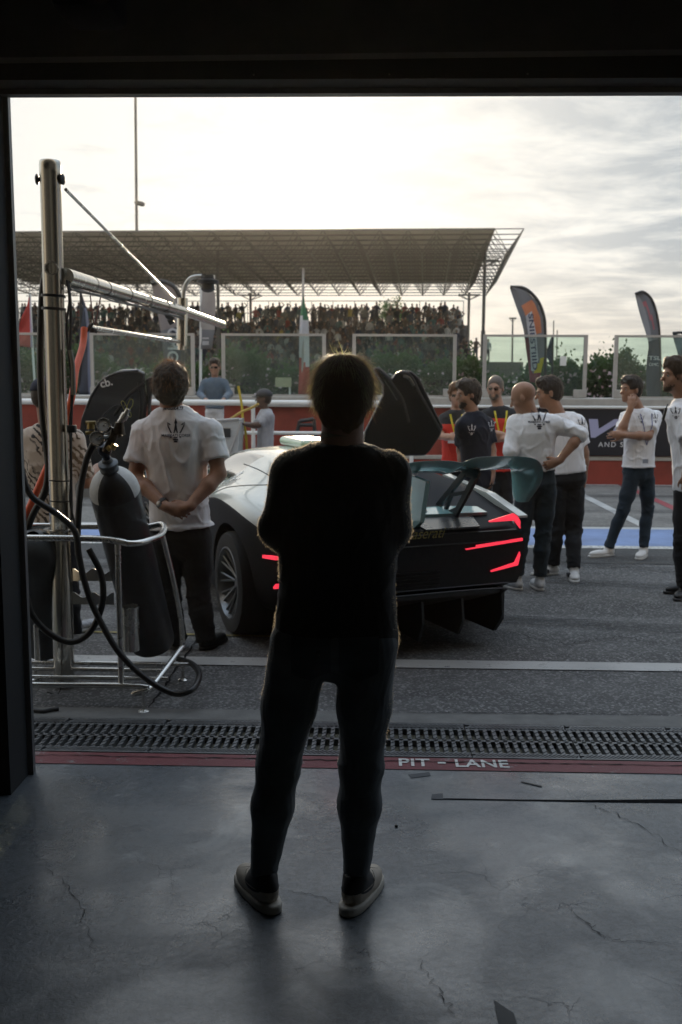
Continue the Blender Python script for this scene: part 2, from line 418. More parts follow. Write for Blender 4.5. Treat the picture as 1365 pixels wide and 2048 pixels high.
# asphalt with aggregate
def asphalt(name, base, light, specks=.5, rough=.8, tone=(1, 1, 1)):
    t = MT(name); v = t.coord((1, 1, 1))
    big = t.noise(.8, 5, .6, v); agg = t.n('ShaderNodeTexVoronoi'); agg.inputs['Scale'].default_value = 75; t.l(v, agg.inputs['Vector'])
    fine = t.noise(140, 3, .7, v); mid = t.noise(9, 5, .7, v)
    big = t.math('ADD', t.math('MULTIPLY', big, .55), t.math('MULTIPLY', t.noise(1.0, 5, .7, t.coord((.12, 2.2, 1)), .4), .45))
    c = t.ramp(big, [(.36, tuple(base*.55*q for q in tone)), (.62, tuple(base*1.35*q for q in tone))])
    sp = t.ramp(agg.outputs['Color'], [(.55, 0.0), (.9, 1.0)])
    c = t.mix(t.math('MULTIPLY', sp, specks), c, tuple(light*q for q in tone))
    c = t.mix(t.ramp(fine, [(.35, 0.0), (.75, .7)]), c, t.mix(.5, c, (.02, .02, .022)))
    c = t.mix(t.ramp(mid, [(.45, 0.0), (.75, .45)]), c, (.035, .035, .037))
    t.l(c, t.p.inputs['Base Color']); t.p.inputs['Roughness'].default_value = rough; t.p.inputs['Specular IOR Level'].default_value = .35
    h = t.math('ADD', t.math('MULTIPLY', agg.outputs['Distance'], -1.0), t.math('MULTIPLY', fine, .6))
    t.bump(h, .9, .006); return t.m
m_asph = asphalt('pit_lane_asphalt', .12, .38, .7)
m_asph2 = asphalt('track_asphalt', .19, .42, .55, tone=(1.05, 1, .93))
m_asphd = asphalt('dark_asphalt', .07, .2, .45)
g = sheet('ground', -900, 900, -900, 2200, -.03, M('dry_ground', (.16, .15, .11), .9, var=.25, vs=.05))
sheet('pit_lane', -40, 40, 4.86, 16.3, 0.0, m_asph)
sheet('track', -80, 80, 16.6, 60, -.012, m_asph2)
sheet('gutter_strip', -40, 40, 4.86, 5.02, .004, M('gutter_concrete', (.15, .15, .145), .8, var=.25, vs=7, bump=.4, bs=90))
sheet('far_lane', -40, 40, 10.32, 16.3, .004, m_asph2)
sheet('dark_asphalt_band', -40, 40, 9.28, 10.10, .004, m_asphd)
def worn(name, col, thr=.52, sc=10, bg=(.10, .10, .10), rough=.55, amount=1.0):
    t = MT(name); v = t.coord(); n1 = t.noise(sc, 6, .75, v); n2 = t.noise(120, 2, .6, v)
    f = t.ramp(t.math('ADD', t.math('MULTIPLY', n1, .75), t.math('MULTIPLY', n2, .25)), [(thr, 0.0), (thr+.08, 1.0)])
    c = t.ramp(t.noise(2.5, 4, .6, v), [(.3, tuple(q*.8 for q in col)), (.7, tuple(min(1, q*1.15) for q in col))])
    t.l(t.mix(t.math('MULTIPLY', f, amount), c, bg), t.p.inputs['Base Color']); t.p.inputs['Roughness'].default_value = rough
    t.bump(n2, .5, .004); return t.m
m_line = worn('worn_white_line', (.46, .46, .45), .56)
m_blue = worn('blue_lane_paint', (.17, .25, .46), .60, 3.0, (.32, .38, .5))
m_redl = worn('worn_red_line', (.30, .05, .06), .56)
sheet('white_line', -40, 40, 5.82, 5.99, .006, m_line)
sheet('blue_strip', -40, 40, 10.26, 11.42, .008, m_blue)
sheet('blue_strip_edge', -40, 40, 10.10, 10.26, .008, worn('blue_edge_white', (.62, .62, .6), .50, 30))
sheet('blue_strip_edge', -40, 40, 11.42, 11.56, .008, m_line)
sheet('wall_foot_line', -40, 40, 16.12, 16.22, .008, m_line)
def gline(name, p, q, wd, m, z=.008):
    a, b = gp(*p), gp(*q); d = (b-a); d.z = 0; n = Vector((-d.y, d.x, 0)).normalized()*wd/2; B = MB()
    Z = Vector((0, 0, z)); a.z = b.z = 0
    B.quad(a+n+Z, a-n+Z, b-n+Z, b+n+Z); return tag(B.build(name, m), kind='structure')
gline('diagonal_white_line', (1060, 938), (1288, 1053), .13, m_line)
gline('diagonal_red_line', (1235, 966), (1420, 1050), .13, m_redl)
gline('yellow_line', (140, 1264), (560, 1275), .035, worn('worn_yellow_line', (.30, .24, .05), .5))
# asphalt joint, an uneven dark crack
def crack(name, pts, wd, m, z=.005, jit=.02, seed=1, sub=14, branch=0):
    rr = random.Random(seed); P = []
    for i in range(len(pts)-1):
        a, b = Vector(pts[i]), Vector(pts[i+1])
        for k in range(sub):
            q = a.lerp(b, k/sub); P.append(q+Vector((rr.uniform(-jit, jit), rr.uniform(-jit, jit), 0)))
    P.append(Vector(pts[-1])); B = MB(); V = []
    for i, p in enumerate(P):
        d = (P[min(i+1, len(P)-1)]-P[max(0, i-1)]); n = Vector((-d.y, d.x, 0)).normalized()*wd*rr.uniform(.25, 1)*(.35+.65*math.sin(math.pi*(i+.5)/len(P)))
        V += [Vector((p.x, p.y, z))+n, Vector((p.x, p.y, z))-n]
    B.add(V, [(2*i, 2*i+1, 2*i+3, 2*i+2) for i in range(len(P)-1)])
    return tag(B.build(name, m), kind='structure')
m_crack = M('crack_dark', (.018, .018, .02), .95, var=0, spec=.1)
crack('asphalt_crack', [gp(398, 1275), gp(350, 1345), gp(297, 1418)], .012, m_crack, .008, .008)

t = MT('tyre_mark_rubber'); t.p.inputs['Base Color'].default_value = (.02, .02, .022, 1); t.p.inputs['Roughness'].default_value = .7; tr = t.n('ShaderNodeBsdfTransparent'); mx = t.n('ShaderNodeMixShader')
t.l(t.ramp(t.noise(1.0, 6, .75, t.coord((.5, 26, 1))), [(.40, 0.0), (.66, .62)]), mx.inputs[0]); t.l(tr.outputs[0], mx.inputs[1]); t.l(t.p.outputs[0], mx.inputs[2]); t.l(mx.outputs[0], t.out.inputs['Surface']); m_tmark = t.m
def tmark(pts, wd, z):
    P = smoothpath([Vector((x, y, z)) for x, y in pts], 12); V = []
    for i, p in enumerate(P):
        d = P[min(i+1, len(P)-1)]-P[max(0, i-1)]; n = Vector((-d.y, d.x, 0)).normalized()*wd/2; V += [p+n, p-n]
    B = MB(); B.add(V, [(2*i, 2*i+1, 2*i+3, 2*i+2) for i in range(len(P)-1)]); tag(B.build('tyre_mark', m_tmark), kind='structure')
tmark([(-4, 9.0), (0, 8.75), (3, 8.2), (8, 7.9)], .26, .010); tmark([(-4, 7.45), (0, 7.2), (3, 6.7), (8, 6.4)], .26, .011); tmark([(0, 9.6), (3, 8.9), (6, 7.4)], .24, .012); tmark([(-6, 13.2), (2, 12.9), (10, 13.3)], .3, .010); tmark([(-6, 14.9), (2, 14.6), (10, 15.0)], .3, .010)
crack('asphalt_crack', [gp(700, 1428), gp(1000, 1429), gp(1400, 1434)], .005, m_crack, .009, .006, 31, 40)
crack('asphalt_crack', [gp(980, 1260), gp(1130, 1290), gp(1240, 1275), gp(1380, 1300)], .005, m_crack, .009, .02, 32, 20)
# ------------------------------------------------------------------ garage floor: sealed worn concrete
t = MT('sealed_concrete'); v = t.coord()
n1 = t.noise(1.1, 6, .62, v); n2 = t.noise(6, 8, .72, v); n3 = t.noise(38, 6, .75, v, .5); n4 = t.noise(2.6, 5, .6, v, 1.0)
c = t.ramp(n1, [(.25, (.058, .074, .090)), (.75, (.15, .165, .178))])
c = t.mix(t.ramp(n2, [(.42, 0.0), (.62, .8)]), c, (.07, .082, .095))
c = t.mix(t.ramp(n3, [(.47, 0.0), (.62, .9)]), c, (.04, .047, .055))
c = t.mix(t.ramp(t.noise(95, 4, .75, v, .3), [(.50, 0.0), (.66, .85)]), c, (.03, .034, .04)); c = t.mix(t.ramp(t.noise(22, 7, .8, t.coord((1, 2.2, 1)), 1.2), [(.60, 0.0), (.72, .6)]), c, (.36, .37, .38))
c = t.mix(t.ramp(n4, [(.56, 0.0), (.70, .7)]), c, (.32, .33, .33))
vo = t.n('ShaderNodeTexVoronoi', feature='DISTANCE_TO_EDGE'); dv = t.n('ShaderNodeVectorMath', operation='ADD')
nzc = t.n('ShaderNodeTexNoise'); nzc.inputs['Scale'].default_value = 5; nzc.inputs['Detail'].default_value = 7; t.l(v, nzc.inputs['Vector'])
sc_ = t.n('ShaderNodeVectorMath', operation='SCALE'); t.l(nzc.outputs['Color'], sc_.inputs[0]); sc_.inputs['Scale'].default_value = .35
t.l(v, dv.inputs[0]); t.l(sc_.outputs[0], dv.inputs[1]); t.l(dv.outputs[0], vo.inputs['Vector']); vo.inputs['Scale'].default_value = 3.4
ck = t.math('MULTIPLY', t.ramp(vo.outputs['Distance'], [(.0, 1.0), (.0045, 0.0)]), t.ramp(t.noise(1.7, 3, .6, v), [(.48, 0.0), (.62, .55)]))
c = t.mix(ck, c, (.03, .034, .04))
c = t.mix(t.math('MULTIPLY', t.ramp(t.noise(3.2, 3, .5, t.coord((1, .5, 1), rot=(0, 0, .6)), 2.0), [(.62, 0.0), (.70, 1.0)]), .5), c, (.045, .05, .057))
sp = t.n('ShaderNodeTexVoronoi'); sp.inputs['Scale'].default_value = 14; t.l(v, sp.inputs['Vector'])
spm = t.math('MULTIPLY', t.ramp(sp.outputs['Distance'], [(.03, 1.0), (.07, 0.0)]), t.ramp(t.noise(9, 2, .5, v), [(.56, 0.0), (.58, 1.0)]))
c = t.mix(t.math('MULTIPLY', spm, .85), c, (.02, .022, .026))
t.l(c, t.p.inputs['Base Color'])
rg = t.math('ADD', t.math('MULTIPLY', n2, .22), t.math('MULTIPLY', n3, .16)); rg = t.math('ADD', rg, t.math('MULTIPLY', t.ramp(t.noise(1.5, 3, .5, v), [(.38, 0.0), (.62, 1.0)]), .22)); t.l(t.math('ADD', rg, .06, True), t.p.inputs['Roughness'])
t.p.inputs['Specular IOR Level'].default_value = .9; t.l(t.ramp(t.noise(1.25, 4, .55, t.coord((1, 1.3, 1)), .5), [(.44, .12), (.58, 1.0)]), t.p.inputs['Coat Weight']); t.l(t.math('ADD', t.math('MULTIPLY', rg, .8), .02, True), t.p.inputs['Coat Roughness'])
t.bump(t.math('ADD', t.math('MULTIPLY', n3, .8), t.math('MULTIPLY', ck, -1.0)), .7, .005)
m_conc = t.m
sheet('garage_floor', -3.6, 6.0, -7.0, 4.262, 0.0, m_conc)
m_redband = worn('red_threshold_paint', (.15, .030, .036), .56, 7, (.19, .18, .18), .55)
sheet('red_threshold_band', -1.9, 6.0, 4.262, 4.40, .003, m_redband)
crack('threshold_crack', [(-1.9, 4.355, 0), (0.2, 4.348, 0), (2.2, 4.352, 0)], .006, m_crack, .006, .006, 5, 60)
crack('floor_crack', [gp(1155, 1600), gp(1262, 1640), gp(1365, 1710)], .0022, m_crack, .003, .016, 11, 12)
crack('floor_crack', [gp(1120, 1800), gp(1180, 1850), gp(1215, 1880), gp(1350, 1890)], .0018, m_crack, .003, .014, 12, 12)
crack('floor_crack', [gp(840, 1920), gp(880, 1990), gp(910, 2030)], .0018, m_crack, .003, .012, 13, 12)
crack('floor_crack', [gp(555, 1780), gp(630, 1790), gp(690, 1815)], .0016, m_crack, .003, .010, 14, 12)
crack('floor_crack', [gp(60, 1700), gp(150, 1790), gp(190, 1900)], .0015, m_crack, .003, .012, 15, 12)
# letters stencilled on the red band
for txt, px in (('PIT', 828), ('-', 884), ('LANE', 963)):
    pc = gp(px, 1528.5); d = {'PIT': .118, '-': .13, 'LANE': .118}[txt]
    V, F = text_polys(txt, 1.0, 0, .018, 1.02)
    xs = [q.x for q in V]; wpx = {'PIT': 62, '-': 16, 'LANE': 106}[txt]; sx = (gp(px+wpx/2, 1528).x-gp(px-wpx/2, 1528).x)/(max(xs)-min(xs))
    ys = [q.y for q in V]; sy = .088/(max(ys)-min(ys)) if txt != '-' else .16
    yc = (max(ys)+min(ys))/2
    V = [Vector((q.x*sx, (q.y-yc)*sy, 0)) for q in V]
    tag(decal('pit_lane_lettering', (V, F), (pc.x, 4.337, .004), (1, 0, 0), (0, 1, 0), worn('stencil_white', (.60, .60, .58), .60, 16, (.30, .12, .12)), None), kind='structure')
# tape and litter on the floor
def flat_thing(name, pix, m, th, label, cat, group=None):
    P = [gp(*p) for p in pix]; c = sum(P, Vector())/len(P); B = MB(); z = Vector((0, 0, .0015))
    B.prism([p+z for p in P], (0, 0, th)); o = B.build(name, m); tag(o, label, cat, group); return o
m_tape = M('grey_cloth_tape', (.045, .05, .056), .6, var=.2)
flat_thing('tape_strip', [(817, 1550), (859, 1545), (862, 1552), (823, 1557)], m_tape, .001, 'dark grey tape scrap just below the word PIT on the garage floor', 'tape')
flat_thing('tape_strip', [(864, 1590), (886, 1588), (887, 1600), (863, 1599)], m_tape, .002, 'small crumpled dark tape scrap at the left end of the rubber seam strip', 'tape')
flat_thing('tape_strip', [(988, 2001), (1028, 2028), (1038, 2060), (1000, 2062)], m_tape, .001, 'dark pointed tape scrap lying on the concrete at the bottom of the picture', 'tape')
flat_thing('rubber_strip', [(886, 1597.5), (1040, 1600), (1180, 1601), (1365, 1599), (1480, 1600), (1480, 1606.5), (1365, 1606.5), (1180, 1604.5), (1040, 1602), (886, 1599.5)], M('matt_black_rubber', (.008, .008, .009), .95, var=.2, spec=.05), .001, 'thin black rubber seam strip running across the garage floor to the right', 'rubber strip')
flat_thing('cable_tie', [(1042, 1565), (1044, 1564), (1085, 1573), (1084, 1575)], m_black, .002, 'thin black cable tie lying on the concrete under the word LANE', 'cable tie')
B = MB(); q = gp(793, 1654); B.lathe([(0, 0), (.006, .001), (.007, .005), (.004, .009), (0, .010)], (q.x, q.y, 0), n=9); tag(B.build('pebble', m_black, smooth=True), 'tiny black pebble on the concrete right of the standing man', 'pebble')

# ------------------------------------------------------------------ drain grate: cast panels side by side
m_cast = M('cast_iron', (.155, .16, .165), .45, .55, var=.3, vs=14, bump=.5, bs=60)
sheet('drain_channel', -40, 40, 4.36, 4.90, -.10, M('drain_mud', (.01, .01, .01), .9, var=0))
def grate_mesh(Wd=.5, y0=4.41, y1=4.855):
    B = MB(); z0, z1 = -.03, .004; n = 12; p = Wd/n; ym = (y0+y1)/2
    B.box((.003, y0, z0), (Wd-.003, y0+.012, z1)); B.box((.003, y1-.012, z0), (Wd-.003, y1, z1))
    B.box((.003, y0+.055, z0), (Wd-.003, y0+.072, z1-.004)); B.box((.003, y1-.072, z0), (Wd-.003, y1-.055, z1-.004)); B.box((.003, ym-.010, z0), (Wd-.003, ym+.010, z1-.003))
    for i in range(n):                              # rails between the slots
        x = i*p
        B.box((x+.002, y0+.05, z0), (x+p*.50, y1-.05, z1-.003))
    for row, (a, b_, s) in enumerate(((y0+.012, y0+.060, 1), (y1-.060, y1-.012, -1))):   # slanted ribs at the borders
        for i in range(-1, n*2):
            x = i*p*.5
            B.prism([(max(.003, min(Wd-.003, x)), a, z1-.006), (max(.003, min(Wd-.003, x+.011)), a, z1-.006), (max(.003, min(Wd-.003, x+.011+.05)), b_, z1-.006), (max(.003, min(Wd-.003, x+.05)), b_, z1-.006)], (0, 0, .006))
        B.box((.003, a, z0), (Wd-.003, b_, z1-.008))
    for a, b_ in ((y0+.072, ym-.010), (ym+.010, y1-.072)):            # chevron ribs on the rails
        for i in range(n):
            x = i*p
            for k in range(3):
                yy = a+(b_-a)*k/3; B.prism([(x+.002, yy+.004, z1-.0035), (x+.002, yy+.018, z1-.0035), (x+p*.5, yy+.038, z1-.0035), (x+p*.5, yy+.024, z1-.0035)], (0, 0, .004))
    return B
gr0 = None
for i in range(-5, 11):
    if gr0 is None:
        gr0 = grate_mesh().build('drain_grate', m_cast); o = gr0
    else:
        o = gr0.copy(); COL.objects.link(o)
    o.location.x = i*.5-.02
    tag(o, f'slotted cast iron drain grate panel, {ORD[i+5]} from the left along the garage mouth', 'drain grate', 'drain grate panels in a row across the garage mouth')

# ------------------------------------------------------------------ garage building
gar = empty('garage_building', (-1.45, 4.1, 0), 'dark pit garage building whose black door frame surrounds the view', 'building')
m_jamb = M('black_door_metal', (.006, .008, .010), .8, .0, var=.2)
m_int = M('dark_interior_paint', (.075, .092, .108), .85, var=.2)
m_fac = M('facade_concrete', (.30, .29, .27), .8, var=.12, vs=1.0)
B = MB(); B.box((-3.6, 3.92, 0), (-1.485, 4.14, 3.3)); B.build('door_jamb', m_jamb, gar)
B = MB(); B.box((-1.484, 4.135, 0), (-1.462, 4.165, 2.85)); B.build('guide_rail', M('guide_rail_aluminium', (.16, .165, .17), .45, .5), gar)
for x, l in ((-1.62, 0), (-1.72, 0)):
    B = MB(); B.tube([(x, 3.915, 0), (x, 3.915, 2.6)], .012, 8); B.build('seam_rib', m_jamb, gar, True)
B = MB(); B.box((-3.6, 3.98, 2.853), (6, 4.14, 4.6)); B.build('door_lintel', m_jamb, gar)
B = MB(); B.box((-1.48, 4.10, 2.833), (6, 4.15, 2.852)); B.build('lintel_trim', M('lintel_trim_aluminium', (.10, .105, .11), .5, .5), gar)
for px in (515, 778, 1046):
    q = pt(px, 188, 4.09); B = MB(); B.lathe([(0, 0), (.004, .0), (.004, .004), (0, .006)], (q.x, 3.978, 2.868), (0, -1, 0), 10); B.build('screw', m_steel, gar, True)
B = MB(); B.add([pt(-560, 122, 3.90), pt(1925, 92, 3.90), Vector((3.0, 3.90, 3.4)), Vector((-3.6, 3.90, 3.4)), pt(-560, 122, 3.90)+Vector((0, .07, 0)), pt(1925, 92, 3.90)+Vector((0, .07, 0)), Vector((3.0, 3.97, 3.4)), Vector((-3.6, 3.97, 3.4))], [(0, 1, 2, 3), (4, 7, 6, 5), (0, 4, 5, 1), (1, 5, 6, 2), (3, 2, 6, 7), (0, 3, 7, 4)])
B.build('shutter_box', M('shutter_box_paint', (.05, .05, .047), .6, var=.2), gar)
B = MB(); B.box((-3.6, -7, 3.35), (6, 3.98, 3.45)); B.build('ceiling', m_int, gar)
B = MB(); B.box((-3.7, -7, 0), (-3.6, 4.1, 3.4)); B.build('side_wall', m_int, gar)
B = MB(); B.box((6.0, -7, 0), (6.1, 4.1, 3.4)); B.build('side_wall', m_int, gar)
B = MB(); B.box((-3.6, -7.1, 0), (6, -7, 3.4)); B.build('back_wall', m_int, gar)
B = MB(); B.box((-30, 3.9, 0), (-3.7, 4.12, 9)); B.box((6.1, 3.9, 0), (30, 4.12, 9)); B.box((-3.7, 3.9, 4.6), (6.1, 4.12, 9)); B.build('facade', m_fac, gar)
B = MB(); q = pt(175, 24, 3.4); B.box((q.x-.11, 3.35, q.z), (q.x+.09, 3.6, 3.35), bev=.03); tag(B.build('ceiling_speaker', bpy.data.materials['matt_black_rubber'], smooth=True), 'black box speaker under the garage ceiling at the top left', 'speaker')

# ------------------------------------------------------------------ pit wall with glass screens
WY = 16.25
pw = empty('pit_wall', (0, WY, 0), 'long red pit wall with grey top ledge under the glass screens', 'wall')
B = MB(); B.box((-30, WY, -.03), (30, WY+.5, .39)); B.box((-30, WY+.03, .39), (30, WY+.5, 1.27)); B.build('wall_body', m_wallred, pw)
B = MB(); B.box((-30, WY-.02, .392), (30, WY+.03, .46), bev=.01); B.build('lower_ledge', m_ledge, pw)
B = MB(); B.box((-30, WY-.06, 1.272), (30, WY+.56, 1.39), bev=.015); B.build('top_ledge', m_ledge, pw)
B = MB(); B.tube([(-2, WY-.06, 1.25), (30, WY-.06, 1.25)], .026, 12); B.build('top_pipe', m_white, pw, True)
# advertising board
x0b = pt(905, 860, WY-.05).x; bd = empty('advertising_board', (x0b, WY-.03, .48), 'black advertising board with large lilac letters on the red pit wall', 'advertising board')
B = MB(); B.box((x0b, WY-.045, .475), (9, WY-.005, 1.215)); B.build('panel', M('black_vinyl', (.008, .009, .016), .5, var=.1), bd)
m_lil = M('lilac_print', (.38, .38, .56), .6, var=0); m_wpr = M('white_print', (.6, .6, .62), .6, var=0)
def wtext(txt, px, py, hpx, wpx, m, parent, Y, shear=0, bold=0, name='lettering', space=1.0):
    V, F = text_polys(txt, 1.0, shear, bold, space); xs = [q.x for q in V]; ys = [q.y for q in V]
    sx = (pt(px+wpx/2, py, Y).x-pt(px-wpx/2, py, Y).x)/(max(xs)-min(xs)); sy = (pt(px, py-hpx/2, Y).z-pt(px, py+hpx/2, Y).z)/(max(ys)-min(ys))
    cx, cy = (max(xs)+min(xs))/2, (max(ys)+min(ys))/2
    return decal(name, ([Vector(((q.x-cx)*sx, (q.y-cy)*sy, 0)) for q in V], F), pt(px, py, Y), (1, 0, 0), (0, 0, 1), m, parent)
wtext('VC', 1242, 857, 38, 130, m_lil, bd, WY-.05, .35, .045)
wtext('AND S', 1222, 889, 10, 50, m_wpr, bd, WY-.05, 0, .01, space=1.3)
t = MT('screen_glass'); tr = t.n('ShaderNodeBsdfTransparent'); tr.inputs[0].default_value = (.80, .90, .865, 1)
gs = t.n('ShaderNodeBsdfGlossy'); gs.inputs['Roughness'].default_value = .06; df = t.n('ShaderNodeBsdfDiffuse'); df.inputs[0].default_value = (.55, .62, .6, 1)
fz = t.n('ShaderNodeFresnel'); fz.inputs['IOR'].default_value = 1.35
m1 = t.n('ShaderNodeMixShader'); t.l(t.math('MULTIPLY', t.ramp(t.noise(3, 5, .7, t.coord((1, 1, .4))), [(.3, .4), (.7, 1.0)]), .07), m1.inputs[0]); t.l(tr.outputs[0], m1.inputs[1]); t.l(df.outputs[0], m1.inputs[2])
m2 = t.n('ShaderNodeMixShader'); t.l(fz.outputs[0], m2.inputs[0]); t.l(m1.outputs[0], m2.inputs[1]); t.l(gs.outputs[0], m2.inputs[2]); t.l(m2.outputs[0], t.out.inputs['Surface'])
m_glass = t.m
GY = WY+.18; kk = 0
for x0 in (-342, -80, 182, 444, 705, 966, 1228, 1489):
    xa = pt(x0, 730, GY).x; xb = pt(x0+208, 730, GY).x; zt = 2.40; zb = 1.392
    gx = empty('glass_screen', (xa, GY, zb), {-80: 'leftmost visible glass screen on the pit wall, behind the steel gantry pole', 182: 'glass screen on the pit wall behind the curly haired man in a white shirt', 444: 'glass screen on the pit wall left of the foreground man\'s head', 705: 'glass screen on the pit wall above the raised right door of the car', 966: 'glass screen on the pit wall with an orange banner behind it', 1228: 'rightmost glass screen on the pit wall, behind the man with hand on chin'}.get(x0, 'framed glass screen on the pit wall beyond the right edge' if x0 > 0 else 'framed glass screen on the pit wall beyond the left edge'), 'glass screen', 'framed glass screens along the pit wall')
    pass
    e = .028
    B = MB(); B.box((xa, GY-.03, zb), (xa+2*e, GY+.03, zt)); B.box((xb-2*e, GY-.03, zb), (xb, GY+.03, zt)); B.box((xa+2*e, GY-.028, zt-1.3*e), (xb-2*e, GY+.028, zt)); B.box((xa+2*e, GY-.028, zb), (xb-2*e, GY+.028, zb+e)); B.build('frame', m_frame, gx)
    B = MB(); B.box((xa+2*e, GY-.005, zb+e), (xb-2*e, GY+.005, zt-1.3*e)); B.build('pane', m_glass, gx)
    B = MB(); B.box((xb-.21, GY-.09, zb), (xb-.0, GY-.034, zb+.135), bev=.01); B.build('foot_block', m_ledge, gx)
    B = MB(); B.box((xa, GY-.09, zb), (xa+.21, GY-.034, zb+.135), bev=.01); B.build('foot_block', m_ledge, gx)
# notice sheets on the glass
for px, py, w_, h_, lb in ((1127, 722, 12, 18, 'small white paper notice on the glass behind the bald man'), ):
    a = pt(px, py, GY-.01); B = MB(); B.box((a.x-.05, GY-.008, a.z-.075), (a.x+.05, GY-.0055, a.z+.075)); tag(B.build('notice', m_white), lb, 'notice')
# white railing in front of the left half of the wall
RY = 13.6; rl = empty('railing', (0, RY, 0), 'white tubular railing with two bars in front of the red wall', 'railing')
zt = pt(560, 806, RY).z; zm = pt(560, 866, RY).z
for z, r, nm in ((zt, .040, 'top_rail'), (zm, .026, 'middle_rail')):
    B = MB(); B.tube([(-9, RY, z), (.55, RY, z)], r, 14); B.build(nm, m_white, rl, True)
for i in range(-3, 1):
    x = pt(507, 860, RY).x+i*2.1+.0; B = MB(); B.tube([(x, RY, 0), (x, RY, zt-.03)], .028, 12); B.build('post', m_white, rl, True)
B = MB(); B.tube([(.55, RY, 0), (.55, RY, zt)], .028, 12); B.build('post', m_white, rl, True)
# things on the left by the railing
def pbox(name, px0, px1, py0, py1, Y, dep, m, label, cat, bev=.01):
    a = pt(px0, py1, Y); b = pt(px1, py0, Y); B = MB(); B.box((a.x, Y, max(0, a.z)), (b.x, Y+dep, b.z), bev=bev); return tag(B.build(name, m, smooth=True), label, cat)
# tilted grey case on a stand
cs = empty('equipment_case', gp(450, 1010), 'pale grey equipment case with a slanted lid edge standing by the railing', 'equipment case')
a0, a1 = pt(425, 842, 12.6), pt(483, 838, 12.6); B = MB(); B.prism([(a0.x, 12.4, 0), (a1.x-.06, 12.4, 0), (a1.x, 12.4, a1.z), (a0.x, 12.4, a0.z)], (0, .5, 0)); B.build('body', M('pale_grey_plastic', (.42, .43, .42), .6), cs)
B = MB(); B.tube([(a1.x+.0, 12.39, a1.z+.01), (a0.x-.0, 12.39, a0.z+.01)], .016, 8); B.tube([(a1.x+.03, 12.39, a1.z-.02), (a1.x-.22, 12.39, .5)], .012, 8); B.build('edge_trim', m_frame, cs, True)
B = MB(); B.box((a0.x+.14, 12.38, a0.z-.19), (a0.x+.26, 12.397, a0.z-.08)); B.build('vent', m_dark, cs)
hb = MB(); hb.tube(smoothpath([pt(477, 772, 12.9), pt(484, 810, 12.9), pt(486, 836, 12.9), pt(491, 860, 12.9), pt(494, 892, 12.9), pt(497, 960, 12.9)]), .016, 8)
tag(hb.build('air_hose', M('yellow_hose', (.50, .38, .03), .5), smooth=True), 'yellow air hose hanging upright beside the grey case', 'hose')
hb = MB(); hb.tube(smoothpath([pt(456, 842, 12.7), pt(480, 826, 12.6), pt(505, 815, 12.5), pt(517, 808, 12.4)]), .016, 8)
tag(hb.build('air_hose', M('ochre_hose', (.45, .30, .05), .5), smooth=True), 'ochre yellow hose rising slantwise from the grey case to the boy in the cap', 'hose')
# tripod-like trolley frame against the red wall
tf = MB(); Yt = 15.6
for a, b in (((600, 842), (590, 885)), ((600, 850), (628, 850)), ((628, 838), (632, 885)), ((600, 842), (628, 838))): tf.tube([pt(*a, Yt), pt(*b, Yt)], .03, 8)
tag(tf.build('trolley', m_dark, smooth=True), 'dark metal trolley frame against the red wall left of the foreground man\'s neck', 'trolley')

# ------------------------------------------------------------------ hedge of oleander behind the track
t = MT('oleander_leaf'); v = t.coord(); f = t.noise(1.5, 3, .5, v); oi = t.noise(30, 1, .5, v)
t.l(t.ramp(t.math('ADD', t.math('MULTIPLY', f, .5), t.math('MULTIPLY', oi, .5)), [(.35, (.012, .028, .011)), (.65, (.038, .068, .024))]), t.p.inputs['Base Color'])
t.p.inputs['Roughness'].default_value = .5
tl = t.n('ShaderNodeBsdfTranslucent'); tl.inputs[0].default_value = (.10, .20, .04, 1); mx = t.n('ShaderNodeMixShader'); mx.inputs[0].default_value = .3
t.l(t.p.outputs[0], mx.inputs[1]); t.l(tl.outputs[0], mx.inputs[2]); t.l(mx.outputs[0], t.out.inputs['Surface']); m_leaf = t.m
def leafcloud(n, fn, size, aspect=.35, rs=0):
    r = np.random.RandomState(rs); C = fn(r, n); D = r.normal(size=(n, 3)); D[:, 2] += .6; D /= np.linalg.norm(D, axis=1)[:, None]
    S = np.cross(D, r.normal(size=(n, 3))); S /= np.linalg.norm(S, axis=1)[:, None]; s = size*r.uniform(.6, 1.4, (n, 1)); S = S*s*aspect; D = D*s
    V = np.stack([C-S*.2, C+D*.5-S, C+D, C+D*.5+S], 1).reshape(-1, 3); return V, np.arange(4*n, dtype=np.int32).reshape(n, 4)
HY = 27.0
def hedge_pts(x0, x1, seed):
    def fn(r, n):
        x = r.uniform(x0, x1, n); top = 1.95+.22*np.sin(x*1.3+seed)+.18*np.sin(x*3.1+2*seed)+.10*np.sin(x*7.7)+.07*np.sin(x*17.0)
        top = top+np.clip((-x-3)*.02, 0, .3)
        u = r.rand(n); z = top*np.sqrt(u)*(1+.10*r.normal(size=n)*(r.rand(n) < .22)); y = HY+r.uniform(-.75, .75, n)*np.sqrt(np.clip(1-.55*u**4, 0, 1))
        return np.stack([x, y, z], 1)
    return fn
hx = [-14.0, -11, -8.2, -5.4, -2.8, 0, 2.7, 5.3, 8.0, 10.8, 13.8, 17]
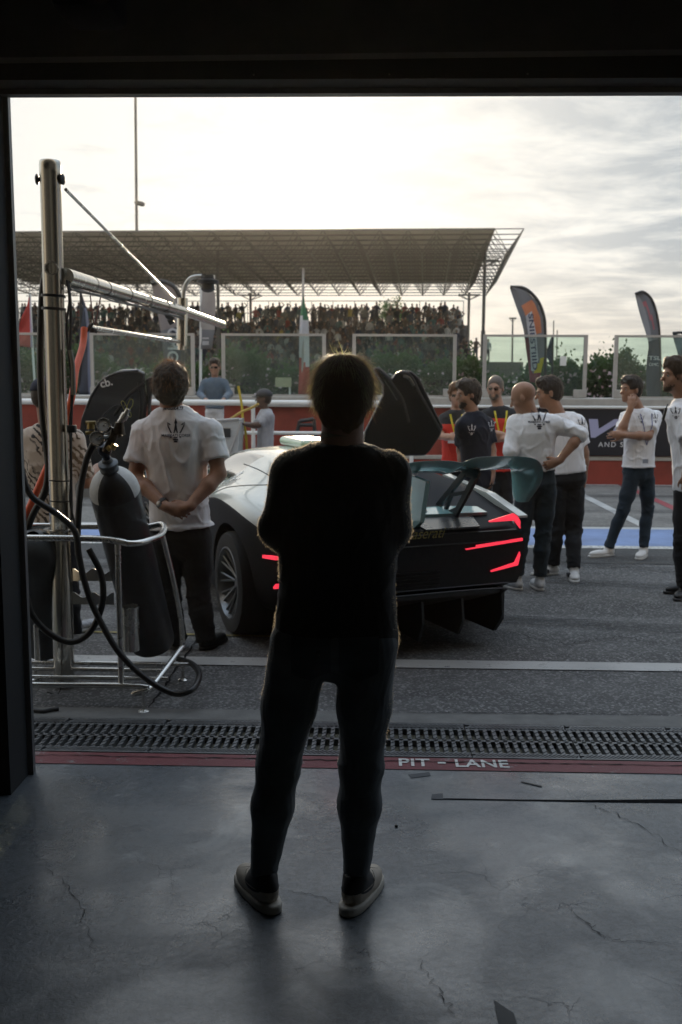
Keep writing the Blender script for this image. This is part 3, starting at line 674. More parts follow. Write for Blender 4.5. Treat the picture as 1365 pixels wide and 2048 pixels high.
for i in range(len(hx)-1):
    hroot = empty('oleander_shrub', ((hx[i]+hx[i+1])/2, HY, 0), f'dark flowering oleander shrub, {ORD[i]} from the left in the hedge behind the glass', 'shrub', 'oleander shrubs forming the hedge behind the track')
    V, F = leafcloud(13000, hedge_pts(hx[i]-.25, hx[i+1]+.25, i*.0), .115, .3, 40+i); mesh_np('foliage', V, F, m_leaf, hroot, False)
    B = MB(); rr = random.Random(i)
    for k in range(9):
        x = rr.uniform(hx[i], hx[i+1]); B.tube([(x, HY+rr.uniform(-.2, .2), -.03), (x+rr.uniform(-.2, .2), HY+rr.uniform(-.3, .3), 1.3)], .03, 6, r2=.012)
    B.build('stem', M('stem_bark', (.09, .07, .05), .9) if i == 0 else bpy.data.materials['stem_bark'], hroot, True)
    V, F = leafcloud(110, lambda r, n: np.stack([r.uniform(hx[i], hx[i+1], n), HY-.78+r.uniform(-.12, .1, n), 2.0*np.sqrt(r.rand(n))-.12], 1)[:, :], .07, .8, 90+i)
    fl_ = mesh_np('blossom', V, F, M('oleander_flower', (.42, .33, .33), .7, var=.3) if i == 0 else bpy.data.materials['oleander_flower'], hroot, False); fl_['kind'] = 'stuff'
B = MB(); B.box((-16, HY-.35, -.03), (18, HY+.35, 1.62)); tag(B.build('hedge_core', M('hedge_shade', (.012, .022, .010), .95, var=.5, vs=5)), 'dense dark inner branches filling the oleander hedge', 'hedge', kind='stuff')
# low embankment beyond
B = MB(); B.add([(-120, 40, -.03), (120, 40, -.03), (120, 62, 1.1), (-120, 62, 1.1), (-120, 2000, 1.1), (120, 2000, 1.1)], [(0, 1, 2, 3), (3, 2, 5, 4)]); tag(B.build('embankment', M('dark_grass', (.05, .07, .03), .95, var=.3, vs=.6)), kind='structure')
# ------------------------------------------------------------------ grandstand
SO = Vector((8.24, 70, 0)); SA = R(-3.0)
def st(s, t_, z):      # s: metres to the left of the canopy's right corner, t: metres back
    return SO + Vector((-s*math.cos(SA)+t_*-math.sin(SA), -s*math.sin(SA)+t_*math.cos(SA), z))
gs_ = empty('grandstand', st(18, 12, 1.1), 'large grandstand with a steel space frame canopy over the crowd', 'grandstand')
m_truss = M('truss_steel', (.085, .082, .078), .6, .3, var=.1); t = MT('canopy_sheeting'); t.p.inputs['Base Color'].default_value = (.15, .14, .12, 1); t.p.inputs['Roughness'].default_value = .7
a_ = t.n('ShaderNodeBsdfTranslucent'); a_.inputs[0].default_value = (.21, .185, .15, 1); m_ = t.n('ShaderNodeMixShader'); m_.inputs[0].default_value = .18
t.l(t.p.outputs[0], m_.inputs[1]); t.l(a_.outputs[0], m_.inputs[2]); t.l(m_.outputs[0], t.out.inputs['Surface']); m_deck = t.m
SPX, SPT = 1.95, 2.0; NB = 22; NT = 13
zd = lambda t_: 11.60-t_*(1.20/26); dep = 1.32
cor = MB(); W0 = NB*SPX
for k in range(NT*2):                       # corrugated sheets with ribs across
    t0, t1 = k*1.0, k*1.0+1.0
    cor.quad(st(0, t0, zd(t0)+.06), st(W0, t0, zd(t0)+.06), st(W0, t1, zd(t1)+.06), st(0, t1, zd(t1)+.06))
cor.build('canopy_sheet', m_deck, gs_)
B = MB()
for k in range(NT+1):
    t0 = min(k*SPT, 26); B.prism([st(-0.02, t0-.05, zd(t0)-.05), st(-.02, t0+.05, zd(t0)-.05), st(-.02, t0+.05, zd(t0)+.05), st(-.02, t0-.05, zd(t0)+.05)], st(W0, t0, 0)-st(0, t0, 0))
B.build('purlin', m_truss, gs_)
B = MB(); rt = .038
for k in range(NT+1):                      # top chord across, incl. the unclad end bay
    B.tube([st(-SPX, k*SPT, zd(k*SPT)), st(W0, k*SPT, zd(k*SPT))], rt, 5, False)
for i in range(-1, NB+1): B.tube([st(i*SPX, 0, zd(0)), st(i*SPX, 26, zd(26))], rt, 5, False)
for k in range(NT):
    tm = (k+.5)*SPT; B.tube([st(-.5*SPX, tm, zd(tm)-dep), st(W0, tm, zd(tm)-dep)], rt, 5, False)
B.build('chord_grid', m_truss, gs_)
B = MB()
for i in range(-1, NB): B.tube([st((i+.5)*SPX, SPT*.5, zd(1)-dep), st((i+.5)*SPX, 25, zd(25)-dep)], .06, 5, False)
B.build('lower_chord', m_truss, gs_)
B = MB()
for i in range(-1, NB):
    for k in range(NT):
        c = st((i+.5)*SPX, (k+.5)*SPT, zd((k+.5)*SPT)-dep)
        for a in (0, 1):
            for b in (0, 1): B.tube([c, st((i+a)*SPX, (k+b)*SPT, zd((k+b)*SPT))], .030, 4, False)
B.build('web_strut', m_truss, gs_)
for s_, t_, px in ((0.35, 4.6, 0), (20.0, 4.6, 0), (0.6, 24.5, 0), (21.0, 24.5, 0), (40.5, 4.6, 0), (40, 24.5, 0)):
    B = MB(); zb = 1.0; zt_ = zd(t_)-.2
    if s_ > 30: continue
    ztop = zd(t_)-dep+(.7 if t_ < 10 else .2)
    B.tube([st(s_, t_, zb), st(s_, t_, 5.0)], .16, 8, False); B.tube([st(s_, t_, 5.0), st(s_, t_, ztop)], .12, 8)
    B.tube([st(s_-.97, t_, zd(t_)-dep-.03), st(s_+.97, t_, zd(t_)-dep-.03)], .08, 6); B.tube([st(s_, t_-.97, zd(t_)-dep), st(s_, t_+.97, zd(t_)-dep)], .08, 6)
    for a in (-1, 1):
        for b in (-1, 1): B.tube([st(s_, t_, zd(t_)-dep-.5), st(s_+a*.97, t_+b*.97, zd(t_)-dep)], .04, 5)
    B.build('column', m_truss, gs_, True)
# terrace
NR = 12; row = lambda r: (7.0+r*.95, 1.45+r*.415)
sr = lambda r: 3.4-r*.14 if r > 8 else 2.2+(8-r)*.0        # right end of each row
B = MB()
for r in range(NR):
    t0, z0 = row(r); a, b = st(1.0, t0, 0), st(48, t0, 0)
    B.prism([st(1.0, t0, 1.0), st(1.0, t0+1.4, 1.0), st(1.0, t0+1.4, z0), st(1.0, t0, z0)], st(48, t0, 0)-st(1.0, t0, 0))
B.build('terrace', M('terrace_concrete', (.16, .15, .14), .85, var=.15), gs_)
tb, zbk = row(NR); tb += .5
B = MB(); B.tube([st(1.3, tb, zbk+1.75), st(48, tb, zbk+1.75)], .035, 5, False); B.tube([st(1.3, tb, zbk+.7), st(48, tb, zbk+.7)], .03, 5, False)
s = 1.3
while s < 48: B.tube([st(s, tb, zbk-.3), st(s, tb, zbk+1.75)], .03, 5, False); s += 1.9
B.build('back_railing', m_truss, gs_)
B = MB(); B.tube([st(1.0, 7, 2.2), st(-3.6, 7, 2.2)], .03, 5)
for k in range(26): B.tube([st(1.0-k*.18, 7, 1.0), st(1.0-k*.18, 7, 2.2)], .015, 4)
B.build('side_railing', m_truss, gs_)

# spectators: four builds, each one mesh with skin, shirt and trousers
spec = []
def spectator(pose, seed):
    sd_ = SDF(.035); rr = random.Random(seed); lean = rr.uniform(-.05, .05)
    if pose == 'seated':
        sd_.add(rcone((0, 0, .42), (lean, -.02, .92), .15, .17), .05); sd_.add(rcone((lean, 0, .98), (lean, 0, 1.08), .06, .06), .03)
        sd_.add(ell((lean, -.02, 1.2), (.085, .10, .125)), .02)
        for s_ in (-1, 1):
            sd_.add(rcone((s_*.10, 0, .42), (s_*.14, -.42, .46), .09, .07), .04); sd_.add(rcone((s_*.14, -.42, .46), (s_*.14, -.4, .05), .065, .05), .03)
            sd_.add(rcone((s_*.19+lean, 0, .9), (s_*.26, -.12, .62), .06, .045), .04); sd_.add(rcone((s_*.26, -.12, .62), (s_*.1, -.33, .60), .045, .035), .03)
        return sd_, 1.30, .45, .98
    sd_.add(rcone((0, 0, .95), (lean, 0, 1.36), .15, .18), .06); sd_.add(rcone((lean, 0, 1.42), (lean, 0, 1.52), .06, .06), .03)
    sd_.add(ell((lean, -.02, 1.65), (.085, .10, .125)), .02)
    for s_ in (-1, 1):
        sd_.add(rcone((s_*.09, 0, .92), (s_*.12, 0, .06), .10, .06), .03)
        if pose == 'arms_up' and s_ == 1:
            sd_.add(rcone((s_*.2+lean, 0, 1.38), (s_*.32, -.15, 1.55), .055, .045), .04); sd_.add(rcone((s_*.32, -.15, 1.55), (s_*.12, -.25, 1.72), .045, .035), .03)
        elif pose == 'akimbo':
            sd_.add(rcone((s_*.2+lean, 0, 1.38), (s_*.38, .05, 1.15), .055, .045), .04); sd_.add(rcone((s_*.38, .05, 1.15), (s_*.18, -.05, 1.0), .045, .035), .03)
        else:
            sd_.add(rcone((s_*.2+lean, 0, 1.38), (s_*.27, 0, 1.1), .055, .045), .04); sd_.add(rcone((s_*.27, 0, 1.1), (s_*.24, -.1, .85), .045, .035), .03)
    return sd_, 1.78, .95, 1.45
sp_geo = {}
for k, pose in enumerate(('standing', 'arms_up', 'akimbo', 'seated')):
    s0, Ht, zh, zn = spectator(pose, k); V, F = s0.mesh(); V = relax(V, F, 1); zc_ = V[F].mean(1)
    mi = np.where(zc_[:, 2] > zn+.06, 0, np.where(zc_[:, 2] > zh, 1, 2)); mi[(zc_[:, 2] > zn+.22) | ((zc_[:, 2] > zn+.1) & (zc_[:, 1] > .03))] = 3
    sp_geo[pose] = (V, F, mi)
m_sk = M('spectator_skin', (.16, .09, .06), .6, var=0); m_hr = M('spectator_hair', (.03, .022, .016), .7, var=0)
shirts = [('white', (.34, .34, .33)), ('black', (.012, .012, .014)), ('dark blue', (.02, .025, .05)), ('grey', (.09, .09, .09)), ('red', (.16, .025, .02)), ('yellow', (.24, .19, .04)), ('teal', (.04, .09, .09)), ('brown', (.06, .04, .03))]
m_tr = M('spectator_trousers', (.035, .037, .045), .8, var=0)
sp_me = {}
def sp_mesh(pose, ci):
    if (pose, ci) in sp_me: return sp_me[(pose, ci)]
    V, F, mi = sp_geo[pose]; o = mesh_np('person', V, F, [m_sk, bpy.data.materials.get('shirt_'+shirts[ci][0]) or M('shirt_'+shirts[ci][0], shirts[ci][1], .8, var=0), m_tr, m_hr], None, True, mi)
    me = o.data; bpy.data.objects.remove(o); sp_me[(pose, ci)] = me; return me
rs = random.Random(21); cnt = 0; stuffV = []; stuffF = []; stuffMI = []; base = 0
def place_spec(loc, sc, pose, ci, rz, label, grp):
    o = bpy.data.objects.new('person', sp_mesh(pose, ci)); COL.objects.link(o); o.location = loc; o.scale = (sc, sc, sc); o.rotation_euler.z = rz
    tag(o, label, 'person', grp); return o
GRP = 'spectators standing and sitting on the grandstand terrace'
stuff = []
wts = [3, 8, 6, 5, 1.3, .5, 2, 5]
for r in range(NR-1, -1, -1):
    t0, z0 = row(r); s = 1.15+(.25 if r == NR-1 else 0)+(0.0 if r > 6 else .0)+max(0, r-3)*.10; nth = 0
    while s < 42.5:
        ci = rs.choices(range(8), wts)[0]; back = r >= NR-2
        pose = rs.choice(['standing', 'standing', 'arms_up', 'akimbo', 'standing']) if back or (s < 4.5 and r > 5) else rs.choice(['seated', 'seated', 'seated', 'standing'])
        if pose == 'seated' and r == NR-1: pose = 'standing'
        loc = st(s+rs.uniform(-.1, .1), t0+.45+rs.uniform(-.15, .15), z0); sc = rs.uniform(.98, 1.16); rz = rs.uniform(-.4, .4)
        indiv = back or rs.random() < .30; nth += 1
        if indiv and cnt < 296:
            nmc = shirts[ci][0]
            lab = f'spectator in a {nmc} shirt {"sitting" if pose=="seated" else "standing"} {ORD[nth-1]} from the right in the {"top" if r == NR-1 else ORD[NR-1-r]} row'
            place_spec(loc, sc, pose, ci, rz, lab, GRP); cnt += 1
        else: stuff.append((loc, sc, pose, ci, rz))
        s += (rs.uniform(.36, .80) if back else rs.uniform(.50, .72))
        if back and rs.random() < .06: s += .8
Vs = []; Fs = []; Ms = []; base = 0
for loc, sc, pose, ci, rz in stuff:
    V, F, mi = sp_geo[pose]; c_, s_ = math.cos(rz), math.sin(rz); X = V*sc; X = np.stack([X[:, 0]*c_-X[:, 1]*s_, X[:, 0]*s_+X[:, 1]*c_, X[:, 2]], 1)+np.array(loc)
    Vs.append(X); Fs.append(F+base); Ms.append(np.where(mi == 1, 3+ci, np.where(mi == 3, 2, np.where(mi == 2, 1, 0)))); base += len(V)
oc = mesh_np('crowd', np.concatenate(Vs), np.concatenate(Fs), [m_sk, m_tr, m_hr]+[bpy.data.materials.get('shirt_'+c[0]) or M('shirt_'+c[0], c[1], .8, var=0) for c in shirts], None, True, np.concatenate(Ms))
tag(oc, 'dense seated crowd filling the gaps on the grandstand terrace', 'crowd', kind='stuff')
pA = pt(951, 722, 79); pB = pt(976, 724, 79)
place_spec((pA.x, 79, pA.z), 1.02, 'akimbo', 7, .2, 'person in a dark top and pale shorts alone right of the grandstand', None)
o = place_spec((pB.x, 79.4, pB.z), 1.02, 'standing', 0, .2, 'person in a white top seen through glass right of the lone spectator', None)
B = MB(); B.box((pA.x-3.6, 78, .9), (pB.x+2.6, 81, min(pA.z, pB.z)-.0)); tag(B.build('platform', M('platform_concrete', (.12, .12, .1), .9)), 'low platform right of the grandstand behind the hedge', 'platform')

# ------------------------------------------------------------------ masts, tree
def mast(px, y0, y1, Y, r, label, head=None, zb=0):
    a = pt(px, y1, Y); b = pt(px, y0, Y); root = empty('lamp_mast' if head else 'mast', (a.x, Y, zb), label, 'mast')
    B = MB(); B.tube([(a.x, Y, zb), (b.x, Y, b.z)], r, 8, r2=r*.7); B.build('pole', m_truss, root, True)
    if head == 'flood':
        B = MB(); B.box((b.x-.42, Y-.15, b.z-.12), (b.x+.42, Y+.15, b.z+.05)); B.build('floodlight', m_dark, root)
        B = MB(); B.tube([(b.x-.3, Y, b.z-.1), (b.x, Y, b.z-.5), (b.x+.3, Y, b.z-.1)], .04, 5); B.build('bracket', m_dark, root)
    if head == 'cam':
        c = pt(278, 405, Y); B = MB(); B.tube([(b.x-.0+ (pt(269, 405, Y).x-b.x), Y, c.z), (c.x+.1, Y, c.z)], .08, 6); B.build('bracket', m_dark, root, True)
        B = MB(); B.lathe([(0, 0), (.24, 0), (.24, .5), (.15, .7), (0, .7)], (c.x-.1, Y, c.z-.05), (1, 0, -.25), 10); B.build('loudspeaker', m_dark, root, True)
    return root
mast(270, 60, 460, 104, .17, 'tall thin mast rising above the left of the grandstand canopy', 'cam', 1)
mast(1026, 636, 700, 120, .13, 'floodlight mast on the horizon left of the orange feather banner', 'flood', 1)
mast(1108, 641, 700, 120, .09, 'thin bare mast right of the orange feather banner', None, 1)
m_ = mast(1115, 660, 700, 120, .09, 'short mast with a knob right of the thin bare mast', None, 1)
tr_ = pt(783, 640, 103); troot = empty('tree', (tr_.x, 103, 1), 'small tree crown showing above the spectators right of centre', 'tree')
B = MB(); B.tube([(tr_.x, 103, 1), (tr_.x+.1, 103, 6.4)], .2, 7, r2=.1)
for a in range(5): B.tube([(tr_.x, 103, 5.2), (tr_.x+math.cos(a*1.3)*.8, 103+math.sin(a*1.3)*1.2*.6, 7.8)], .08, 5, r2=.03)
B.build('trunk', bpy.data.materials['stem_bark'], troot, True)
def crown_fn(r, n):
    cl = r.normal(size=(16, 3))*np.array([.95, .8, .5]); k = r.randint(0, 16, n); return cl[k]+r.normal(size=(n, 3))*.33+np.array([tr_.x, 103, 7.75])
V, F = leafcloud(1500, crown_fn, .22, .45, 5); mesh_np('crown', V, F, m_leaf, troot, False)

# ------------------------------------------------------------------ flags
def flagcloth(name, Y, L_, R_, mats, parent, bands=None, wave=.05, nseg=22, nx=8, thick=.006):
    """cloth between a left and a right edge given as pixel polylines"""
    def samp(E, t):
        d = [0]
        for i in range(len(E)-1): d.append(d[-1]+math.dist(E[i], E[i+1]))
        q = t*d[-1]
        for i in range(len(E)-1):
            if q <= d[i+1]+1e-9: k = (q-d[i])/(d[i+1]-d[i]); return (E[i][0]+(E[i+1][0]-E[i][0])*k, E[i][1]+(E[i+1][1]-E[i][1])*k)
        return E[-1]
    V = []; F = []; MI = []
    for i in range(nseg+1):
        a, b = samp(L_, i/nseg), samp(R_, i/nseg)
        for j in range(nx+1):
            u = j/nx; p = pt(a[0]+(b[0]-a[0])*u, a[1]+(b[1]-a[1])*u, Y)
            p.y += wave*math.sin(u*5+i*.45)*(1-u); V.append(p)
    W_ = nx+1
    for i in range(nseg):
        for j in range(nx): F.append((i*W_+j, i*W_+j+1, (i+1)*W_+j+1, (i+1)*W_+j)); MI.append(bands(i/nseg, j/nx) if bands else 0)
    n = len(V); V2 = V+[v+Vector((0, thick, 0)) for v in V]; F2 = F+[tuple(k+n for k in reversed(f)) for f in F]
    rim = [(i*W_, (i+1)*W_) for i in range(nseg)]+[(i*W_+nx, (i+1)*W_+nx) for i in range(nseg)]+[(j, j+1) for j in range(nx)]+[(nseg*W_+j, nseg*W_+j+1) for j in range(nx)]
    F2 += [(a, b, b+n, a+n) for a, b in rim]; MI = MI+MI+[0]*len(rim)
    o = mesh_np(name, V2, F2, mats, parent, True, MI); return o
def fm(name, c, tl=.35):
    t = MT(name); f = t.noise(3, 3, .5); t.l(t.ramp(f, [(.3, tuple(q*.85 for q in c)), (.7, tuple(min(1, q*1.15) for q in c))]), t.p.inputs['Base Color']); t.p.inputs['Roughness'].default_value = .7
    a = t.n('ShaderNodeBsdfTranslucent'); a.inputs[0].default_value = (*c, 1); m = t.n('ShaderNodeMixShader'); m.inputs[0].default_value = tl
    t.l(t.p.outputs[0], m.inputs[1]); t.l(a.outputs[0], m.inputs[2]); t.l(m.outputs[0], t.out.inputs['Surface']); return t.m
def polepath(name, pix, Y, r, parent, m=m_black):
    B = MB(); B.tube(smoothpath([pt(x, y, Y) for x, y in pix], 5), r, 8); return B.build(name, m, parent, True)
FY = 22.0
fg = fm('flag_grey', (.20, .21, .235)); fo = fm('flag_orange', (.62, .24, .12)); fy_ = fm('flag_yellow', (.62, .52, .03)); fr_ = fm('flag_dark_red', (.22, .05, .07)); fd = fm('flag_navy', (.035, .045, .07), .2)
def b1(v_, u):
    if v_ > .90: return 3
    if v_ > .74 and u > .15+(.9-v_)*4: return 2
    if .20 < v_ < .52 and .18 < u < .82: return 1
    if v_ >= .52 and u < .25: return 3
    return 0
r1 = empty('feather_banner', gp(1075, 800, 0) if False else (pt(1090, 700, FY).x, FY, 0), 'tall feather banner with orange print and vertical white letters behind the glass', 'banner')
flagcloth('banner_cloth', FY, [(1020, 575), (1030, 603), (1041, 635), (1047, 660), (1053, 700), (1058, 730), (1060, 765)], [(1024, 574), (1052, 580), (1074, 603), (1086, 632), (1089, 668), (1090, 710), (1078, 765)], [fg, fo, fy_, fr_], r1, b1)
polepath('pole', [(1021, 574), (1050, 577), (1075, 600), (1088, 632), (1091, 668), (1091, 740), (1091, 830)], FY+.03, .035, r1)
def vtext(txt, pa, pb, hpx, m, parent, Y, off=-.12, mirror=True):
    """vertical lettering running from pixel pa down to pb, seen mirrored from behind"""
    a, b = pt(*pa, Y), pt(*pb, Y); V, F = text_polys(txt, 1.0, 0, .02, 1.05); xs = [q.x for q in V]; ys = [q.y for q in V]
    Ln = (b-a).length; sx = Ln/(max(xs)-min(xs)); hw = (pt(pa[0]+hpx, pa[1], Y)-a).length; sy = hw/(max(ys)-min(ys))
    cx, cy = (max(xs)+min(xs))/2, (max(ys)+min(ys))/2; d = (b-a).normalized(); r_ = Vector((-d.z, 0, d.x)); r_ = -r_ if r_.x < 0 else r_
    c = (a+b)/2; B = MB(); P = [c+(d*(q.x-cx)*sx)+(r_*(q.y-cy)*sy)+Vector((0, off, 0)) for q in V]
    B.add(P, [f for f in F]); return B.build('lettering', m, parent)
m_fw = fm('flag_white', (.62, .63, .66))
m_fpl = fm('flag_print_navy', (.06, .07, .13), .15)
B = MB(); P4 = [pt(x, y, FY-.10) for x, y in ((1052, 632), (1064, 622), (1073, 668), (1077, 720), (1070, 742), (1063, 742), (1060, 690))]; B.prism(P4, (0, .005, 0)); B.build('print_panel', m_fw, r1)
vtext('SNIESTIIID', (1060, 628), (1069, 740), 10, m_fpl, r1, FY, -.13)
r2_ = empty('feather_banner', (pt(1320, 700, FY).x, FY, 0), 'slim dark grey feather banner with a pink streak behind the rightmost glass', 'banner')
flagcloth('banner_cloth', FY, [(1271, 590), (1280, 622), (1290, 660), (1297, 690), (1294, 720), (1294, 800)], [(1285, 585), (1300, 595), (1310, 620), (1317, 655), (1319, 700), (1320, 800)], [fg, fm('flag_pink', (.45, .16, .19)), fd, fm('flag_pale', (.33, .34, .37))], r2_, lambda v_, u: 1 if (.08 < v_ < .36 and .45+(v_-.2) < u < .62+(v_-.2)) else 3 if u < .3 and v_ < .42 else 2 if v_ > .45 else 0)
polepath('pole', [(1271, 588), (1287, 584), (1303, 598), (1313, 625), (1319, 665), (1321, 740), (1321, 830)], FY+.03, .03, r2_)
wtext('TSL', 1310, 716, 8, 24, m_fw, r2_, FY-.14, 0, .01); wtext('OMC', 1308, 729, 6, 20, m_fw, r2_, FY-.14)
r3 = empty('feather_banner', (pt(1365, 760, FY).x, FY, 0), 'pale blue grey banner cut off by the right edge of the picture', 'banner')
flagcloth('banner_cloth', FY, [(1346, 667), (1352, 690), (1357, 725), (1358, 760)], [(1375, 672), (1385, 690), (1388, 725), (1388, 760)], [fm('flag_slate', (.16, .22, .25))], r3); polepath('pole', [(1346, 666), (1370, 668), (1388, 700), (1390, 830)], FY+.03, .03, r3)
r3b = empty('flag', (pt(1107, 760, FY).x, FY+1, 0), 'small dark triangular flag right of the orange feather banner', 'flag')
flagcloth('flag_cloth', FY+1, [(1104, 673), (1098, 688), (1093, 700), (1094, 715)], [(1106, 672), (1105, 690), (1104, 705), (1104, 730)], [fd], r3b); polepath('pole', [(1106, 670), (1105, 750), (1104, 830)], FY+1.03, .02, r3b)
r4 = empty('feather_banner', (pt(363, 700, FY-1).x, FY-1, 0), 'broad grey feather banner with white vertical letters above the curly haired man', 'banner')
flagcloth('banner_cloth', FY-1, [(303, 568), (308, 590), (314, 620), (322, 660), (327, 700), (332, 800)], [(325, 566), (346, 575), (358, 597), (363, 640), (364, 700), (364, 800)], [fm('flag_warm_grey', (.30, .27, .27)), fg, fd], r4, lambda v_, u: 0 if v_ < .38 else 1 if u < .4 else 2)
polepath('pole', [(303, 567), (328, 564), (350, 576), (361, 600), (365, 645), (366, 740), (366, 830)], FY-.97, .05, r4)
vtext('CMG', (349, 657), (349, 722), 22, m_fw, r4, FY-1, -.15)
r5 = empty('sign_board', (pt(402, 760, FY).x, FY, 0), 'pale rounded banner sign on a thin white pole left of the blue shirt man', 'sign')
flagcloth('banner_cloth', FY, [(403, 575), (401, 600), (402, 660), (402, 698)], [(428, 577), (432, 600), (430, 660), (424, 698)], [fm('flag_cream', (.40, .37, .36)), fg], r5, lambda v_, u: 0 if v_ < .66 else 1, wave=.02)
polepath('pole', [(403, 575), (402, 700), (401, 830)], FY+.03, .03, r5, m_white)
B = MB(); 
for y0, y1 in ((675, 678), (682, 690)): a, b = pt(405, y1, FY-.06), pt(418, y0, FY-.06); B.box((a.x, FY-.06, a.z), (b.x, FY-.055, b.z))
B.build('stripe', m_fw, r5)
r6 = empty('flag', (pt(162, 700, FY).x, FY, 0), 'dark blue folded flag on a pole just right of the steel gantry pole', 'flag')
flagcloth('flag_cloth', FY, [(163, 587), (163, 640), (160, 700), (158, 790)], [(165, 590), (176, 625), (184, 690), (189, 790)], [fd, fm('flag_steel_blue', (.17, .20, .30))], r6, lambda v_, u: 1 if u > .55 and v_ > .1 else 0)
polepath('pole', [(162, 575), (161, 700), (159, 830)], FY+.03, .025, r6)
r7 = empty('flag', (pt(62, 700, FY).x, FY, 0), 'red pointed flag with a white edge at the far left beside the gantry pole', 'flag')
flagcloth('flag_cloth', FY, [(58, 592), (50, 620), (38, 655), (30, 692)], [(60, 590), (61, 620), (64, 655), (66, 695)], [fm('flag_red', (.50, .06, .05)), fm('flag_lilac', (.5, .45, .6))], r7, lambda v_, u: 1 if u > .82 else 0)
polepath('pole', [(60, 588), (66, 700), (74, 830)], FY+.03, .025, r7, m_white)
r8 = empty('flag', (pt(606, 700, FY).x, FY, 0), 'furled green white and red flag hanging from a pole left of the foreground man\'s head', 'flag')
flagcloth('flag_cloth', FY, [(606, 585), (602, 610), (600, 640), (599, 700), (597, 790)], [(607, 585), (611, 612), (618, 640), (619, 700), (620, 790)], [fm('flag_green', (.05, .20, .10)), m_fw, fm('flag_red2', (.42, .06, .04))], r8, lambda v_, u: 0 if v_ < .20+.08*u else (1 if v_ < .62+.10*u else 2), wave=.08)
polepath('pole', [(607, 536), (606, 700), (606, 830)], FY+.03, .025, r8, m_frame)
ns = empty('notice_sign', (pt(580, 790, 19).x, 19, 0), 'cream notice panel on a thin post behind the glass', 'sign')
B = MB(); a = pt(551, 774, 19); b = pt(583, 755, 19); B.box((a.x, 19, a.z), (b.x, 19.03, b.z)); B.build('panel', M('cream_panel', (.45, .43, .28), .6), ns)
B = MB(); a = pt(580, 790, 19.05); b = pt(580, 760, 19.05); B.tube([(a.x, 19.05, -.012), (b.x, 19.05, b.z)], .02, 6); B.build('post', m_white, ns, True)
# hi-vis marshal beyond the glass
q = pt(208, 742, 24); hv = bpy.data.objects.new('person', sp_mesh('standing', 5)); COL.objects.link(hv); hv.location = (q.x, 24, -.012); hv.scale = (1.02,)*3
me2 = hv.data.copy(); me2.materials[1] = M('hi_vis_yellow', (.35, .75, .12), .6, var=0); hv.data = me2; tag(hv, 'marshal in a bright green vest behind the glass at the left', 'person')
# ------------------------------------------------------------------ people
def nrm(v): v = Vector(v); return v.normalized()
def frame_of(fwd, up):
    u = nrm(up); f = Vector(fwd); f = nrm(f-u*f.dot(u)); r = f.cross(u); return r, f, u      # right, forward, up
def skin_mat(name, col):
    t = MT(name); f = t.noise(14, 4, .6); t.l(t.ramp(f, [(.3, tuple(c*.82 for c in col)), (.7, tuple(min(1, c*1.12) for c in col))]), t.p.inputs['Base Color'])
    t.p.inputs['Roughness'].default_value = .5; t.p.inputs['Subsurface Weight'].default_value = .12; t.p.inputs['Subsurface Radius'].default_value = (.012, .004, .002); t.p.inputs['Subsurface Scale'].default_value = .5
    t.p.inputs['Sheen Weight'].default_value = .15
    t.bump(t.noise(160, 2, .5), .25, .002); return t.m
def hair_mat(name, col, trans=.25):
    t = MT(name); v = t.coord((60, 60, 9)); f = t.noise(3, 4, .7, v)
    t.l(t.ramp(f, [(.3, tuple(c*.55 for c in col)), (.7, tuple(min(1, c*1.4) for c in col))]), t.p.inputs['Base Color']); t.p.inputs['Roughness'].default_value = .42; t.p.inputs['Sheen Weight'].default_value = .5; t.p.inputs['Sheen Roughness'].default_value = .3
    t.p.inputs['Sheen Tint'].default_value = (1, .8, .5, 1)
    a = t.n('ShaderNodeBsdfTranslucent'); a.inputs[0].default_value = (min(1, col[0]*3+.1), min(1, col[1]*2.6+.05), min(1, col[2]*2+.02), 1); m = t.n('ShaderNodeMixShader'); m.inputs[0].default_value = trans
    t.l(t.p.outputs[0], m.inputs[1]); t.l(a.outputs[0], m.inputs[2]); t.l(m.outputs[0], t.out.inputs['Surface']); t.bump(f, .7, .01); return t.m
sk_a = skin_mat('skin_tanned', (.30, .155, .095)); sk_b = skin_mat('skin_light', (.42, .24, .165)); sk_c = skin_mat('skin_dark', (.09, .045, .028))
h_dark = hair_mat('hair_dark_brown', (.022, .014, .009), .15); h_brown = hair_mat('hair_brown', (.10, .055, .025), .35); h_grey = hair_mat('hair_grey_crop', (.12, .10, .085), .1)
c_white = cloth('white_pique', (.78, .79, .83), folds=1.0, sheen=.3, var=.04); c_white2 = cloth('white_cotton', (.72, .72, .74), folds=1.0, sheen=.3, var=.04)
c_black = cloth('black_cotton', (.012, .012, .013), folds=.9, sheen=.25, rough=.8, spec=.3); c_navy = cloth('navy_cotton', (.010, .012, .022), folds=.7, sheen=.08)
c_jeans = cloth('teal_denim', (.014, .026, .037), folds=.8, sheen=.1, var=.3); c_slack = cloth('dark_slacks', (.014, .015, .018), folds=.8, sheen=.08); c_jeans2 = cloth('dark_blue_denim', (.018, .030, .044), folds=.8, sheen=.1, var=.3)
c_chino = cloth('charcoal_chino', (.095, .108, .118), folds=1.0, sheen=.25, var=.2, rough=.75, spec=.3); c_blue = cloth('chambray', (.09, .125, .165), folds=.8, sheen=.2); c_wpants = cloth('white_trousers', (.6, .6, .62), folds=.7)
c_red = cloth('red_knit', (.42, .035, .025), folds=.7); c_grey = cloth('grey_marl', (.32, .32, .34), folds=.7)
m_emb = M('navy_print', (.012, .013, .03), .7, var=0); m_embw = M('white_print_soft', (.55, .55, .58), .7, var=0)
